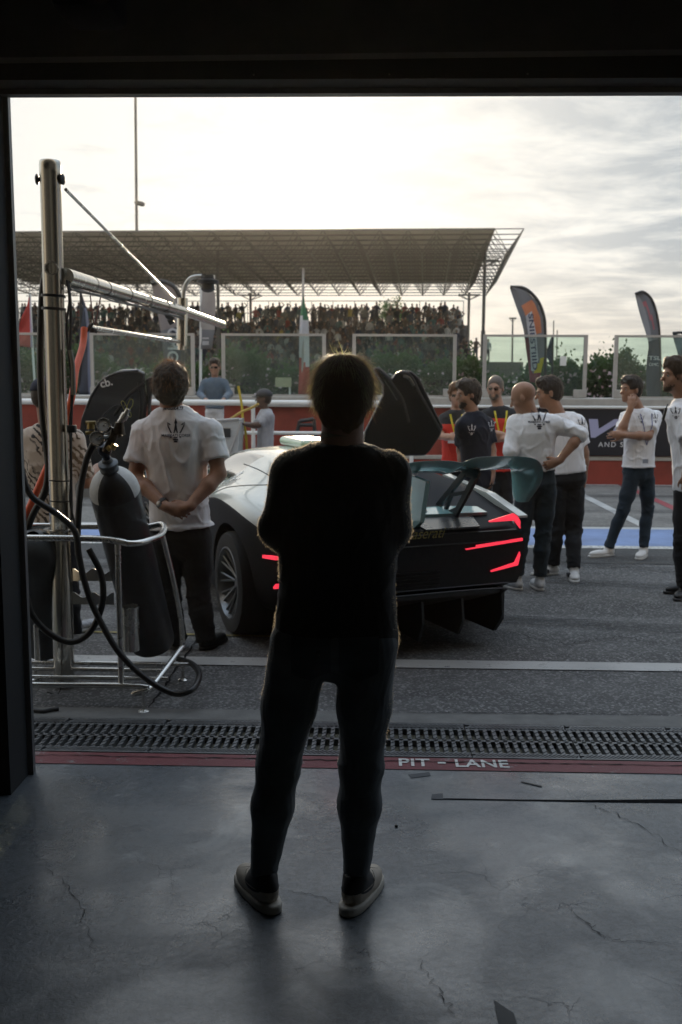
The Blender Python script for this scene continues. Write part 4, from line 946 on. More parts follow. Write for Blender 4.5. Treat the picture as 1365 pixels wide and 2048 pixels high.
m_shoew = M('white_leather', (.62, .61, .60), .45, var=.06); m_shoeb = M('black_shoe', (.012, .012, .013), .5, var=.2); m_sole = M('pale_rubber_sole', (.5, .49, .47), .6, var=.08)
m_beige = M('beige_leather', (.52, .45, .37), .55, var=.12, vs=20); m_bsole = M('cream_sole', (.58, .53, .46), .6, var=.08); m_blk = M('black_leather', (.010, .010, .011), .5, var=.2)
m_lens = M('dark_lens', (.006, .006, .007), .12, var=0, coat=1); m_eye = M('eye_white', (.25, .22, .2), .3, var=0); m_iris = M('dark_iris', (.02, .012, .008), .2, var=0)
m_yel = M('yellow_ribbon', (.62, .52, .03), .6, var=0); m_gold = M('watch_steel', (.3, .3, .3), .3, 1.0, var=0)

def hand_ops(S, wr, d, n, th, curl=.5, spread=.07, s=1.0, thumb=.6, L=None):
    """palm and five fingers. wr wrist, d finger direction, n back-of-hand normal, th: side of the thumb (+1/-1 along d x n)"""
    wr = Vector(wr); d = nrm(d); n = Vector(n); n = nrm(n-d*n.dot(d)); sd = d.cross(n)*th
    pc = wr+d*.052*s; F = fr(sd, d, n)
    S.add(ell(pc, (.040*s, .052*s, .017*s), F), .012); S.add(rcone(wr-d*.02*s, wr+d*.03*s, .026*s, .027*s), .015)
    for k, (off, ln, r) in enumerate(((.030, .074, .0088), (.010, .082, .0092), (-.010, .077, .0088), (-.029, .060, .0078))):
        base = wr+d*(.088-.006*abs(k-1.2))*s+sd*off*s; a = spread*(1.2-k)*1.0; dd = nrm(d+sd*a); q = base; ang = .10+curl*.35; rr = r*s
        for seg, fl in enumerate((.48, .29, .23)):
            ang += curl*(.55+.15*k) if seg else curl*.25
            e = q+(dd*math.cos(ang)-n*math.sin(ang))*ln*fl*s; S.add(rcone(q, e, rr*(1.0 if seg else 1.05), rr*.92), .004); rr *= .92; q = e
    tb = wr+d*.022*s+sd*.026*s; t1 = tb+nrm(d*.75+sd*thumb-n*.25)*.042*s; t2 = t1+nrm(d*.95+sd*thumb*.45-n*.3)*.030*s; t3 = t2+nrm(d-n*.35)*.024*s
    S.add(rcone(tb, t1, .014*s, .011*s), .010); S.add(rcone(t1, t2, .0105*s, .0095*s), .004); S.add(rcone(t2, t3, .0095*s, .0075*s), .004)

def person(label, base, P, mats, h=.010, build=1.0, group=None, shirt='tee', hair='short', hs=1.0, head=None, hands=None, belly=0.0, hem=-.15, sleeve=.62, legw=1.0, extras=(), fold=.006, hemflare=.012, cuffw=1.0, shoefn=None, neckr=.056, skinlegs=False, tw=1.0, hstr=0):
    """P: world joints: head, neck, pelvis, shL shR elL elR wrL wrR hpL hpR knL knR anL anR toL toR ; L/R as seen in the picture order along body right axis"""
    root = empty('person', base, label, 'person', group); J = {k: Vector(v) for k, v in P.items() if not isinstance(v, (int, float))}
    up = nrm(J['neck']-J['pelvis']); rt = nrm(J['shR']-J['shL']); rt = nrm(rt-up*rt.dot(up)); fw = up.cross(rt)
    L_ = (J['neck']-J['pelvis']).length; sL = L_/.52; F = fr(rt, fw, up); b = build
    hf, hu = (Vector(head[0]), Vector(head[1])) if head else (fw, Vector((0, 0, 1)))
    hr, hf, hu = frame_of(hf, hu); HF = fr(hr, hf, hu); H = J['head']; h3 = lambda x, y, z: H+(hr*x+hf*y+hu*z)*hs
    skin, hairm, shirtm, trm = mats[:4]
    if sleeve: shw = (J['shR']-J['shL']).length/2
    # ---- body
    S = SDF(h)
    S.add(stack(J['pelvis'], F, [(-.10*sL, .14*b, .09*b, 0, 0), (.1*sL, .13*b, .085*b, 0, 0), (.36*sL, .14*b, .09*b, 0, 0), (.50*sL, .07*b, .06*b, 0, -.005)]), .02)
    for s_ in ('L', 'R'):
        S.add(rcone(J['neck']-up*.07, J['sh'+s_], .05*b, .050*b), .05)
        S.add(rcone(J['sh'+s_], J['el'+s_], .050*b, .040*b), .03)
        S.add(rcone(J['el'+s_], J['el'+s_].lerp(J['wr'+s_], .35), .040*b, .042*b), .02); S.add(rcone(J['el'+s_].lerp(J['wr'+s_], .35), J['wr'+s_], .042*b, .027*b), .02)
    S.add(rcone(J['neck']-up*.05, h3(0, -.015, -.06), neckr*b*1.12, neckr*b), .03)
    hd = [(ell(h3(0, -.012, .035), (.074*hs, .094*hs, .086*hs), HF), .02), (ell(h3(0, .026, -.035), (.058*hs, .062*hs, .082*hs), HF), .035), (ell(h3(0, .066, -.092), (.026*hs, .020*hs, .020*hs), HF), .02),
          (rcone(h3(0, .086, .008), h3(0, .108, -.028), .008*hs, .013*hs), .010), (rcone(h3(-.03, .078, .022), h3(.03, .078, .022), .011*hs, .011*hs), .015),
          (ell(h3(0, .084, -.060), (.022*hs, .010*hs, .006*hs), HF), .005), (ell(h3(0, .082, -.070), (.020*hs, .010*hs, .006*hs), HF), .005),
          (ell(h3(-.044, .05, -.028), (.02*hs, .02*hs, .022*hs), HF), .02), (ell(h3(.044, .05, -.028), (.02*hs, .02*hs, .022*hs), HF), .02)]
    for p_, k_ in hd: S.add(p_, k_)
    for sx in (-1, 1): S.sub(ell(h3(sx*.030, .092, .002), (.015*hs, .012*hs, .009*hs), HF), .008)
    for sx in (-1, 1):
        S.add(ell(h3(sx*.080, -.008, -.005), (.009*hs, .019*hs, .031*hs), fr(nrm(hr-hf*.35*sx), nrm(hf+hr*.35*sx), hu)), .006)
    for s_, (hk, hdir, hn, hth) in (hands or {}).items():
        hand_ops(S, J['wr'+s_], hdir, hn, hth, hk)
    if skinlegs:
        for s_ in ('L', 'R'): S.add(rcone(J['kn'+s_], J['an'+s_], .055*b, .038*b), .03); S.add(rcone(J['hp'+s_], J['kn'+s_], .08*b, .055*b), .03)
    sdf_obj(S, 'body', skin, root)
    # ---- eyes
    if head and head[2]:
        B = MB()
        for sx in (-1, 1):
            B = MB(); B.bm(_ico(.0105*hs), Matrix.Translation(h3(sx*.030, .0755, .002))); eo = B.build('eye', m_eye, root, 'all')
            B = MB(); B.bm(_ico(.0062*hs), Matrix.Translation(h3(sx*.030, .0815, .002))); B.build('iris', m_iris, eo, 'all')
        B = MB()
        for sx in (-1, 1): B.tube([h3(sx*.012, .088, .020), h3(sx*.03, .089, .027), h3(sx*.046, .078, .020)], .0036*hs, 6)
        B.build('eyebrow', hairm, root, True)
    # ---- hair
    if hair != 'none':
        S = SDF(min(h, .009)); 
        par = {'short': (.008, .02, .0), 'crop': (.005, .004, .0), 'curly': (.022, .03, .5), 'full': (.013, .03, .2)}[hair]; o_ = par[0]
        S.add(ell(h3(0, -.014, .040), ((.074+o_)*hs, (.096+o_)*hs, (.088+o_+.004)*hs), HF), .02)
        S.add(ell(h3(0, -.050, -.010), ((.066+o_*.8)*hs, (.052+o_)*hs, (.062+o_)*hs), HF), .03)
        if hair in ('short', 'full', 'curly'): S.add(ell(h3(0, .045, .098), ((.050+o_)*hs, .050*hs, (.030+o_)*hs), HF), .03)
        if hair == 'full': S.add(ell(h3(0, -.052, -.058), (.054*hs, .034*hs, .050*hs), HF), .03)
        # open the face and the ears
        S.sub(ell(h3(0, .115, -.030), (.080*hs, .090*hs, .098*hs), HF), .01)
        for sx in (-1, 1): S.sub(ell(h3(sx*.095, .008, -.022), (.034*hs, .034*hs, .040*hs), HF), .008)
        S.sub(ell(h3(0, .02, -.13), (.2*hs, .085*hs, .085*hs), HF), .01)
        amp = {'short': .007, 'crop': .0015, 'curly': .010, 'full': .009}[hair]; fq = {'short': 55, 'crop': 90, 'curly': 42, 'full': 40}[hair]
        sdf_obj(S, 'hair', hairm, root, lambda V: amp*fbm(V, (fq, fq, fq*.7), 3), 1)
    if hstr: strands('hair_strands', h3, hstr, .032, .0014, hairm, root, 7, lambda u: u[2] > -.15 and not (u[1] > .5 and u[2] < .45) and not (abs(u[0]) > .8 and u[2] < .1), .7, .8, .5, (.083, .104, .098), (0, -.014, .042), 4)
    # ---- shirt
    S = SDF(h); o_ = .016
    secs = [(hem*sL-.02, (.165+hemflare)*b, (.118+hemflare)*b+belly*.3, 0, belly*.25), (hem*sL, (.163+hemflare)*b, (.115+hemflare)*b+belly*.4, 0, belly*.3), (0, .160*b+belly*.15, .112*b+belly*.8, 0, belly*.7), (.12*sL, .152*b+belly*.2, .110*b+belly, 0, belly*.9), (.26*sL, .158*b, .116*b+belly*.5, 0, belly*.4),
            (.38*sL, .172*b, .124*b, 0, 0), (.455*sL, .150*b, .105*b, 0, -.005), (.52*sL, .085*b, .070*b, 0, -.005)]
    S.add(stack(J['pelvis'], F, [(c_, rx_*(tw if c_ < .3*sL else (1+(tw-1)*.45)), ry_, ox_, oy_) for c_, rx_, ry_, ox_, oy_ in secs], 2.3), .03)
    for s_ in ('L', 'R'):
        sh, el, wr = J['sh'+s_], J['el'+s_], J['wr'+s_]
        S.add(rcone(J['neck']-up*.055, sh, .062*b, .057*b), .06)
        e2 = sh.lerp(el, min(1, sleeve*1.0)) if sleeve <= 1 else el
        ax = nrm(el-sh)
        if sleeve <= 1: S.add(cutplane(rcone(sh, sh.lerp(el, sleeve+.12), .059*b, .067*b*cuffw), e2, ax), .045)
        else:
            S.add(rcone(sh, el, .062*b, .052*b), .045); w2 = el.lerp(wr, sleeve-1); S.add(cutplane(rcone(el, el.lerp(wr, sleeve-1+.1), .052*b, .045*b), w2, nrm(wr-el)), .03)
    hp_ = J['pelvis']+up*(hem*sL); S.sub((lambda x, y, z, f0=None: (x-hp_.x)*up.x+(y-hp_.y)*up.y+(z-hp_.z)*up.z, np.array(hp_)-.45, np.array(hp_)+.45) if False else cutbox(hp_, up, J, b), .002)
    def dsp(V):
        o3 = np.array(J['neck'])*3.1; C_ = V-np.array(J['pelvis'])
        K1 = np.stack([C_[:, 0]*9+C_[:, 2]*3.0, C_[:, 1]*9, C_[:, 2]*4.2-C_[:, 0]*2], 1)+o3; K2 = np.stack([C_[:, 0]*6-C_[:, 2]*7, C_[:, 1]*8, C_[:, 2]*6+C_[:, 0]*5], 1)+o3+9
        r1_ = np.maximum(0, 1-np.abs(vnoise(K1*1.35))*3.4)**2; r2_ = np.maximum(0, 1-np.abs(vnoise(K2*1.4))*3.8)**2; am = np.clip(.5+.9*vnoise(C_*4+o3), 0, 1)
        return fbm(V+o3, (9, 9, 4.5), 2)*fold*.35+r1_*fold*1.15*am+r2_*fold*.9*(1-am)
    shirt_o = sdf_obj(S, 'shirt', shirtm, root, dsp, 1)
    if shirt == 'polo':
        B = MB(); c0 = J['neck']-up*.012; r1_ = neckr*b*1.15
        V = []; nA = 24
        for hh, rr_ in ((-.035, .095*b), (.0, r1_+.018), (.028, r1_+.010), (.030, r1_+.016), (.0, r1_+.028), (-.028, .102*b)):
            for j in range(nA):
                a = 2*math.pi*j/nA; V.append(c0+up*(hh-.012*math.cos(a)*(1 if True else 0))+rt*math.sin(a)*rr_*1.08+fw*math.cos(a)*rr_*.95)
        Fq = [(i*nA+j, i*nA+(j+1) % nA, (i+1)*nA+(j+1) % nA, (i+1)*nA+j) for i in range(5) for j in range(nA)]
        B.add(V, Fq); B.build('collar', shirtm, root, 'all')
    # ---- trousers
    S = SDF(h)
    S.add(stack(J['pelvis'], F, [(-.20*sL, .025*b, .03*b, 0, 0), (-.165*sL, .085*b, .06*b, 0, 0), (-.125*sL, .140*b*tw, .095*b, 0, 0), (-.07*sL, .158*b*tw, .112*b, 0, -.008), (.02*sL, .150*b*tw+belly*.1, .104*b+belly*.5, 0, belly*.4), (.08*sL, .146*b*tw, .10*b+belly*.4, 0, belly*.3)], 2.2), .02)
    for s_ in ('L', 'R'):
        hp, kn, an = J['hp'+s_], J['kn'+s_], J['an'+s_]
        S.add(rcone(hp, hp.lerp(kn, .5), .090*b*legw, .080*b*legw), .022); S.add(rcone(hp.lerp(kn, .5), kn, .078*b*legw, .064*b*legw), .03)
        if not skinlegs: S.add(rcone(kn, kn.lerp(an, .35)-fw*.012, .064*b*legw, .062*b*legw), .03); S.add(cutplane(rcone(kn.lerp(an, .35)-fw*.012, an, .062*b*legw, .054*b*legw*cuffw), an, nrm(an-kn)), .03)
    def dsl(V):
        near = 0
        for s_ in ('L', 'R'):
            for jn, rg_ in (('kn', .11), ('an', .13)):
                d_ = np.linalg.norm(V-np.array(J[jn+s_])[None], axis=1); near = near+np.exp(-(d_/rg_)**2)
        dh = np.linalg.norm(V-np.array((J['hpL']+J['hpR'])/2)[None], axis=1); near = near+.6*np.exp(-(dh/.16)**2)
        C_ = V-np.array(J['pelvis']); K1 = np.stack([C_[:, 0]*7+C_[:, 2]*9, C_[:, 1]*7, C_[:, 2]*19-C_[:, 0]*8], 1); r1_ = np.maximum(0, 1-np.abs(vnoise(K1))*2.4)**2
        K2 = np.stack([C_[:, 0]*7-C_[:, 2]*6, C_[:, 1]*7+3, C_[:, 2]*14+C_[:, 0]*9], 1); r2_ = np.maximum(0, 1-np.abs(vnoise(K2))*2.6)**2
        return (r1_+.7*r2_-.45)*fold*1.1*np.clip(near, .12, 1.1)+fbm(V, (9, 9, 5), 2)*fold*.25
    sdf_obj(S, 'trousers', trm, root, dsl, 1)
    # ---- shoes
    up_m, so_m = mats[4], mats[5]
    for s_ in ('L', 'R'):
        (shoefn or shoe)(root, J['an'+s_], J['to'+s_], up_m, so_m, min(h, .008))
    return root, J, (rt, fw, up), shirt_o, (h3, HF, hr, hf, hu)
def cutbox(p, up, J, b):
    """removes the part of the shirt below the hem, but not the arms beside it"""
    p = np.array(p, np.float32); u = np.array(up, np.float32)
    def f(x, y, z):
        c = (x-p[0])*u[0]+(y-p[1])*u[1]+(z-p[2])*u[2]; r = np.sqrt((x-p[0]-c*u[0])**2+(y-p[1]-c*u[1])**2+(z-p[2]-c*u[2])**2)
        return np.maximum(c, r-.30*b)
    return f, p-.35, p+.35
def _ico(r):
    bm = bmesh.new(); bmesh.ops.create_icosphere(bm, subdivisions=2, radius=r); return bm
def shoe(root, an, toe, um, sm, h):
    d = Vector((toe.x-an.x, toe.y-an.y, 0)); d.normalize(); F = fr(d.cross(Vector((0, 0, 1))), d, (0, 0, 1)); zt = toe.z
    c = Vector((an.x, an.y, zt)); q = lambda f_, r_, z: c+d*f_+d.cross(Vector((0, 0, 1)))*r_+Vector((0, 0, z))
    L_ = (Vector((toe.x, toe.y, 0))-Vector((an.x, an.y, 0))).length
    S = SDF(h); S.add(ell(q(-.01, 0, .045), (.040, .058, .045), F), .02); S.add(ell(q(L_*.55, 0, .035), (.046, L_*.55, .036), F), .03); S.add(rcone(q(0, 0, .06), q(-.005, 0, .095), .040, .040), .02)
    S.sub((lambda x, y, z: z-(zt+.016), np.array(q(-.3, 0, -.2))-.3, np.array(q(.3, 0, .05))+.3), .002)
    o = sdf_obj(S, 'shoe', um, root)
    S = SDF(h); S.add(stack(q(0, 0, 0), F, [(.0, .048, L_*.5+.052, 0, L_*.42), (.024, .046, L_*.5+.048, 0, L_*.42)], 2.5), .004)
    s2 = sdf_obj(S, 'sole', sm, o); return o
def J_(Y, d):                                    # joints from photo pixels, metres of depth added in Y
    return {k: pt(v[0], v[1], Y+(v[2] if len(v) > 2 else 0)) for k, v in d.items()}
def ground_feet(J, d):
    for k, (px, py) in d.items(): J[k] = gp(px, py, 0.0)
    return J
def band_loop(name, c, ax, r1, r2, m, parent, w=.012, fw=(0, 1, 0)):
    B = MB(); ax = nrm(ax); a = nrm(Vector(fw)-ax*Vector(fw).dot(ax)); b_ = ax.cross(a); V = []; n = 28
    for z, s in ((-w/2, 1.0), (w/2, 1.0), (w/2, .9), (-w/2, .9)):
        for j in range(n): t_ = 2*math.pi*j/n; V.append(c+ax*z+(b_*math.cos(t_)*r1+a*math.sin(t_)*r2)*s)
    B.add(V, [(i*n+j, i*n+(j+1) % n, ((i+1) % 4)*n+(j+1) % n, ((i+1) % 4)*n+j) for i in range(4) for j in range(n)]); return B.build(name, m, parent, True)
def lanyard(root, neck, fr_, m, front=True, length=.34, tree=None, wd=.012):
    rt, fw, up = fr_
    def proj(p, s=1):
        if tree:
            hit = tree.ray_cast(p+fw*.4*s, -fw*s)
            if hit[0] is not None: return hit[0]+fw*.004*s
        return p
    B = MB()
    for sx in (-1, 1):
        P = [proj(neck+rt*sx*(.062-.06*(k/8)**1.2)-up*(.03+length*k/8), 1) for k in range(9)]; V = []
        for p in P: V += [p+rt*wd/2, p-rt*wd/2]
        V += [v+fw*.002 for v in V]; n = 18
        B.add(V, [(2*i, 2*i+1, 2*i+3, 2*i+2) for i in range(8)]+[(n+2*i, n+2*i+2, n+2*i+3, n+2*i+1) for i in range(8)])
    return B.build('lanyard', m, root)
def treeof(o): return BVHTree.FromPolygons([o.matrix_world @ v.co for v in o.data.vertices], [tuple(p.vertices) for p in o.data.polygons])
def glasses(root, h3, up_=0.0, m=None):
    B = MB(); m = m or m_lens
    for sx in (-1, 1):
        B.prism([h3(sx*.008, .098, .014+up_), h3(sx*.052, .086, .014+up_), h3(sx*.050, .086, -.014+up_), h3(sx*.014, .098, -.014+up_)], h3(0, .004, 0)-h3(0, 0, 0))
        B.tube([h3(sx*.05, .086, .010+up_), h3(sx*.080, -.01, .006+up_)], .0025, 6)
    B.tube([h3(-.01, .1, .008+up_), h3(.01, .1, .008+up_)], .003, 6); return B.build('sunglasses', m, root)

def strands(name, h3, n, ln, wd, m, root, seed, region, out=.35, down=1.0, curl=.3, rad=(.090, .112, .106), cen=(0, -.016, .042), seg=7):
    r = np.random.RandomState(seed); V = []; F = []; c0 = np.array(h3(0, 0, 0)); ax = [np.array(h3(1, 0, 0))-c0, np.array(h3(0, 1, 0))-c0, np.array(h3(0, 0, 1))-c0]
    k = 0
    while k < n:
        u = r.normal(size=3); u /= np.linalg.norm(u)
        if not region(u): continue
        k += 1; p = np.array([cen[i]+u[i]*rad[i] for i in range(3)]); tang = np.array([u[0]*.5, u[1]*.4, -1.0]); tang -= u*tang.dot(u); tang /= np.linalg.norm(tang)+1e-6
        d = tang*down+u*out*r.rand()+r.normal(size=3)*.14; d /= np.linalg.norm(d); L2 = ln*r.uniform(.5, 1.3); sd_ = np.cross(d, u); sd_ /= np.linalg.norm(sd_)+1e-6; cv = r.normal()*curl; P = []
        for s in range(seg+1):
            P.append(p.copy()); p = p+d*L2/seg; d = d+u*cv*.16+sd_*r.normal()*curl*.12-np.array([0, 0, .05]); q2 = (p-np.array(cen))/np.array(rad)
            if np.linalg.norm(q2) < 1.0: p = np.array(cen)+np.array(rad)*q2/np.linalg.norm(q2)
            d /= np.linalg.norm(d)
        b0 = len(V)
        for s, p_ in enumerate(P):
            w_ = wd*(1-s/(seg+.6)); W_ = c0+ax[0]*p_[0]+ax[1]*p_[1]+ax[2]*p_[2]; S_ = ax[0]*sd_[0]+ax[1]*sd_[1]+ax[2]*sd_[2]; V += [W_+S_*w_, W_-S_*w_]
        F += [(b0+2*s, b0+2*s+1, b0+2*s+3, b0+2*s+2) for s in range(seg)]
    return mesh_np(name, V, np.array(F, np.int32), m, root, True)

# 1 ---- foreground man, seen from behind with folded arms
Y1 = 3.11
J = J_(Y1, dict(head=(687, 801), neck=(683, 894), pelvis=(673, 1235), shL=(588, 947), shR=(777, 947), elL=(553, 1056, .02), elR=(785, 1058, .02), wrL=(668, 1040, .24), wrR=(700, 1062, .24),
             hpL=(601, 1290), hpR=(734, 1290), knL=(557, 1530, .02), knR=(723, 1530, .02), anL=(527, 1752, .0), anR=(714, 1748, .0)))
ground_feet(J, dict(toL=(487, 1764), toR=(757, 1758)))
m_hair1 = hair_mat('hair_light_brown', (.10, .062, .030), .50)
def shoe_big(root, an, toe, um, sm, h):
    h = .0055; d = Vector((toe.x-an.x, toe.y-an.y, 0)); d.normalize(); r_ = d.cross(Vector((0, 0, 1))); F = fr(r_, d, (0, 0, 1)); c = Vector((an.x, an.y, 0)); q = lambda f_, s_, z: c+d*f_+r_*s_+Vector((0, 0, z)); L_ = .20
    S = SDF(h); S.add(ell(q(-.020, 0, .062), (.040, .054, .062), F), .02); S.add(ell(q(.075, 0, .046), (.046, .100, .042), F), .03); S.add(rcone(q(.03, 0, .075), q(-.005, 0, .105), .043, .043), .02)
    S.sub(ell(q(-.004, 0, .145), (.036, .046, .052), F), .004)
    S.sub((lambda x, y, z: z-.026+0*x, np.array(q(0, 0, 0))-.35, np.array(q(0, 0, .03))+.35), .002)
    o = sdf_obj(S, 'shoe', [um, m_blk], root, None, 1, lambda C: ((C[:, 2] > .070) & (((C-np.array(q(0, 0, 0)))@np.array(d)) < .050)).astype(int))
    S = SDF(h); S.add(stack(q(0, 0, 0), F, [(.0, .047, L_*.5+.042, 0, .046), (.026, .048, L_*.5+.040, 0, .046), (.032, .046, L_*.5+.038, 0, .046)], 2.6), .004); sdf_obj(S, 'sole', sm, o)
    T = treeof(o)
    for sx in (-1, 1):                     # dark curved side flash and heel line
        B = MB(); P = []
        for k in range(15):
            u = k/14; f_ = -.045+.150*u; z = .070-.014*math.sin(u*math.pi)*(1-u)+.018*max(0, u-.45)*2; hit = T.ray_cast(q(f_, sx*.2, z), -r_*sx); P.append((hit[0] or q(f_, sx*.05, z))+r_*sx*.0015)
        V = []
        for k, p in enumerate(P): w_ = .013*math.sin(math.pi*min(1, (k+1)/15))**.5*(1-k/18); V += [p+Vector((0, 0, w_/2)), p-Vector((0, 0, w_/2))]
        B.add(V, [(2*i, 2*i+1, 2*i+3, 2*i+2) for i in range(14)]); B.build('side_stripe', m_blk, o)
    B = MB()
    for k in range(5): B.tube([q(.045+.018*k, -.024, .098-.011*k), q(.050+.018*k, 0, .104-.011*k), q(.045+.018*k, .024, .098-.011*k)], .004, 6)
    B.build('laces', m_bsole, o, True); return o
root, J1, f1, sh1, hd1 = person('man in a black t-shirt seen from behind, arms folded, standing on the garage floor', gp(640, 1820), J, [sk_b, m_hair1, c_black, c_chino, m_beige, m_bsole], h=.0075,
    build=.99, hair='full', hs=.97, head=((0, 1, 0), (0, 0, 1), False), hands={'L': (.5, (1, .1, .1), (0, 1, 0), 1), 'R': (.5, (-1, .1, 0), (0, 1, 0), -1)}, hem=-.085, sleeve=1.10, cuffw=.74, legw=1.10, tw=1.22, neckr=.064, fold=.0042, hemflare=.002, shoefn=shoe_big)
h3 = hd1[0]
# shaggy locks and flyaway strands, part of his hair
strands('hair_strands', h3, 5200, .080, .0010, m_hair1, root, 3, lambda u: u[2] > -.35 and not (u[1] > .75 and u[2] < .3), .12, 1.0, .18)
m_rimh = hair_mat('hair_painted_rim', (.60, .43, .22), .7)  # golden rim light put into the colour of these outer strands
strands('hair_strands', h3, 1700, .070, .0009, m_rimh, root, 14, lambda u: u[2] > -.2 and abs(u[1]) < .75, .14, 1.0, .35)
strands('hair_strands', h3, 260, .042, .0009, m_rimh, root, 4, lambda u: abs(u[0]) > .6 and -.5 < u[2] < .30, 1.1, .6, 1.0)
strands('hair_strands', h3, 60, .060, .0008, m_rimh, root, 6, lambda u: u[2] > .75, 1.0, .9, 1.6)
def lint(o, n, ln, wd, m, root, seed=1, zmin=0):  # fuzz added along the outline only, coloured pale to give a bright rim
    me = o.data; co = np.empty(len(me.vertices)*3, np.float32); me.vertices.foreach_get('co', co); co = co.reshape(-1, 3); no = np.empty(len(me.vertices)*3, np.float32); me.vertices.foreach_get('normal', no); no = no.reshape(-1, 3)
    r = np.random.RandomState(seed); k = np.where((np.abs(no[:, 1]) < .55) & (co[:, 2] > zmin))[0]; k = k[fbm(co[k], (9, 9, 9), 2) > -.05]; k = r.choice(k, n); P = co[k]+r.normal(size=(n, 3))*.003; P = P-no[k]*.003; D = no[k]+r.normal(size=(n, 3))*.6; D /= np.linalg.norm(D, axis=1)[:, None]
    S = np.cross(D, r.normal(size=(n, 3))); S /= np.linalg.norm(S, axis=1)[:, None]; S = S*wd; E = P+D*(.003+ln*r.rand(n, 1)**2)
    V = np.stack([P-S, P+S, E+S*.4, E-S*.4], 1).reshape(-1, 3); q = mesh_np('rim_fuzz', V, np.arange(4*n, dtype=np.int32).reshape(n, 4), m, root, False); q['kind'] = 'stuff'; return q
t = MT('pale_rim_fuzz'); t.p.inputs['Base Color'].default_value = (.42, .36, .28, 1); t.p.inputs['Roughness'].default_value = .6; a_ = t.n('ShaderNodeBsdfTranslucent'); a_.inputs[0].default_value = (.7, .6, .45, 1); mx_ = t.n('ShaderNodeMixShader'); mx_.inputs[0].default_value = .6
t.l(t.p.outputs[0], mx_.inputs[1]); t.l(a_.outputs[0], mx_.inputs[2]); t.l(mx_.outputs[0], t.out.inputs['Surface']); m_fuzz = t.m
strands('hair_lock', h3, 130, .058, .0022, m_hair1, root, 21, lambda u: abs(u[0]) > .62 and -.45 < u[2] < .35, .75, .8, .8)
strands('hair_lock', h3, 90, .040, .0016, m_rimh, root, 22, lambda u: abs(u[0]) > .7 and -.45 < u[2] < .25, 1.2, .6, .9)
lint(sh1, 16000, .0035, .0006, m_fuzz, root, 1)
tr1 = [c for c in root.children if c.name.startswith('trousers')][0]; lint(tr1, 6000, .003, .0005, m_fuzz, root, 2, .55)
m_pock = cloth('pocket_chino', (.055, .064, .072), folds=.3)
for pc in ((622, 1318), (718, 1318)):
    a = .062; P_ = [(-a, .07), (a, .07), (a, -.05), (0, -.078), (-a, -.05)]
    decal('back_pocket', ([Vector((x, y, 0)) for x, y in P_], [list(range(5))]), pt(*pc, Y1-.25), (1, 0, 0), (0, 0, 1), m_pock, root, tr1, .0025, .4, .012)
band_loop('neck_cord', J1['neck']+Vector((0, -.012, .030)), (0, .30, 1), .064, .064, M('striped_cord', (.22, .17, .12), .7, var=.3, vs=150), root, .022)
# hair on the forearm edge catching the light
for sx, e_ in ((-1, 'L'), (1, 'R')):
    B = MB(); rr = random.Random(3)
    for k in range(46):
        p = J1['el'+e_].lerp(J1['wr'+e_], rr.uniform(-.05, .3))+Vector((sx*.036, rr.uniform(-.02, .03), rr.uniform(-.03, .02))); q2 = p+Vector((sx*rr.uniform(.006, .014), rr.uniform(-.004, .004), -rr.uniform(.002, .012))); B.tube([p, q2], .0005, 3, False)
    B.build('arm_hair', m_hair1, root)

# 2 ---- man in a white shirt, hands clasped behind his back
Y2 = 6.2
J = J_(Y2, dict(head=(342, 779), neck=(344, 818), pelvis=(362, 1045), shL=(287, 866), shR=(422, 863), elL=(270, 955, -.05), elR=(438, 948, -.05), wrL=(333, 1014, -.21), wrR=(378, 1014, -.20),
             hpL=(332, 1080), hpR=(392, 1080), knL=(338, 1190), knR=(398, 1190), anL=(352, 1285), anR=(413, 1283)))
ground_feet(J, dict(toL=(352, 1278), toR=(425, 1285))); J['toL'] = Vector((J['anL'].x-.06, Y2+.2, 0)); J['toR'] = Vector((J['anR'].x+.08, Y2+.19, 0))
root, J2, f2, sh2, hd2 = person('man with curly dark hair in a white shirt, hands clasped behind his back', gp(385, 1305), J, [sk_a, h_dark, c_white2, c_slack, m_shoeb, m_shoeb], h=.009, build=1.15, hair='curly', hs=1.13,
    head=((-.12, 1, -.05), (0, 0, 1), False), hands={'L': (.55, (.80, -.05, -.28), (0, -1, .25), -1), 'R': (.75, (-.85, .02, -.22), (0, -1, .2), 1)}, hem=-.02, sleeve=.66, cuffw=1.12, fold=.011, hemflare=.02, legw=1.0, neckr=.058)
decal('emblem', trident(.165), pt(352, 863, Y2-.4), (1, 0, 0), (0, 0, 1), m_emb, root, sh2, .003, .6)
V, F = text_polys('MASERATI CORSE', .022, 0, .0004); decal('lettering', (V, F), pt(352, 871, Y2-.4), (1, 0, 0), (0, 0, 1), m_emb, root, sh2, .003, .6)
V, F = text_polys('MASERATI', .026, .15, .001); decal('lettering', (V, F), pt(345, 817, Y2-.4), (1, 0, 0), (0, 0, 1), m_emb, root, sh2, .003, .6)
strands('hair_strands', hd2[0], 1500, .030, .0013, hair_mat('hair_curl_tips', (.05, .026, .012), .6), root, 9, lambda u: u[2] > -.5 and u[1] < .8, 1.2, .6, 2.2, (.098, .120, .112), (0, -.018, .046), 6)
band_loop('watch', J2['wrL'].lerp(J2['elL'], .12), J2['elL']-J2['wrL'], .039, .037, m_blk, root, .024)
w0 = J2['wrL'].lerp(J2['elL'], .12)+Vector((-.012, -.032, 0)); B = MB(); B.lathe([(0, 0), (.017, 0), (.018, .006), (.014, .009), (0, .009)], w0, (-.35, -1, .1), 16); B.build('watch_case', m_gold, root, True)

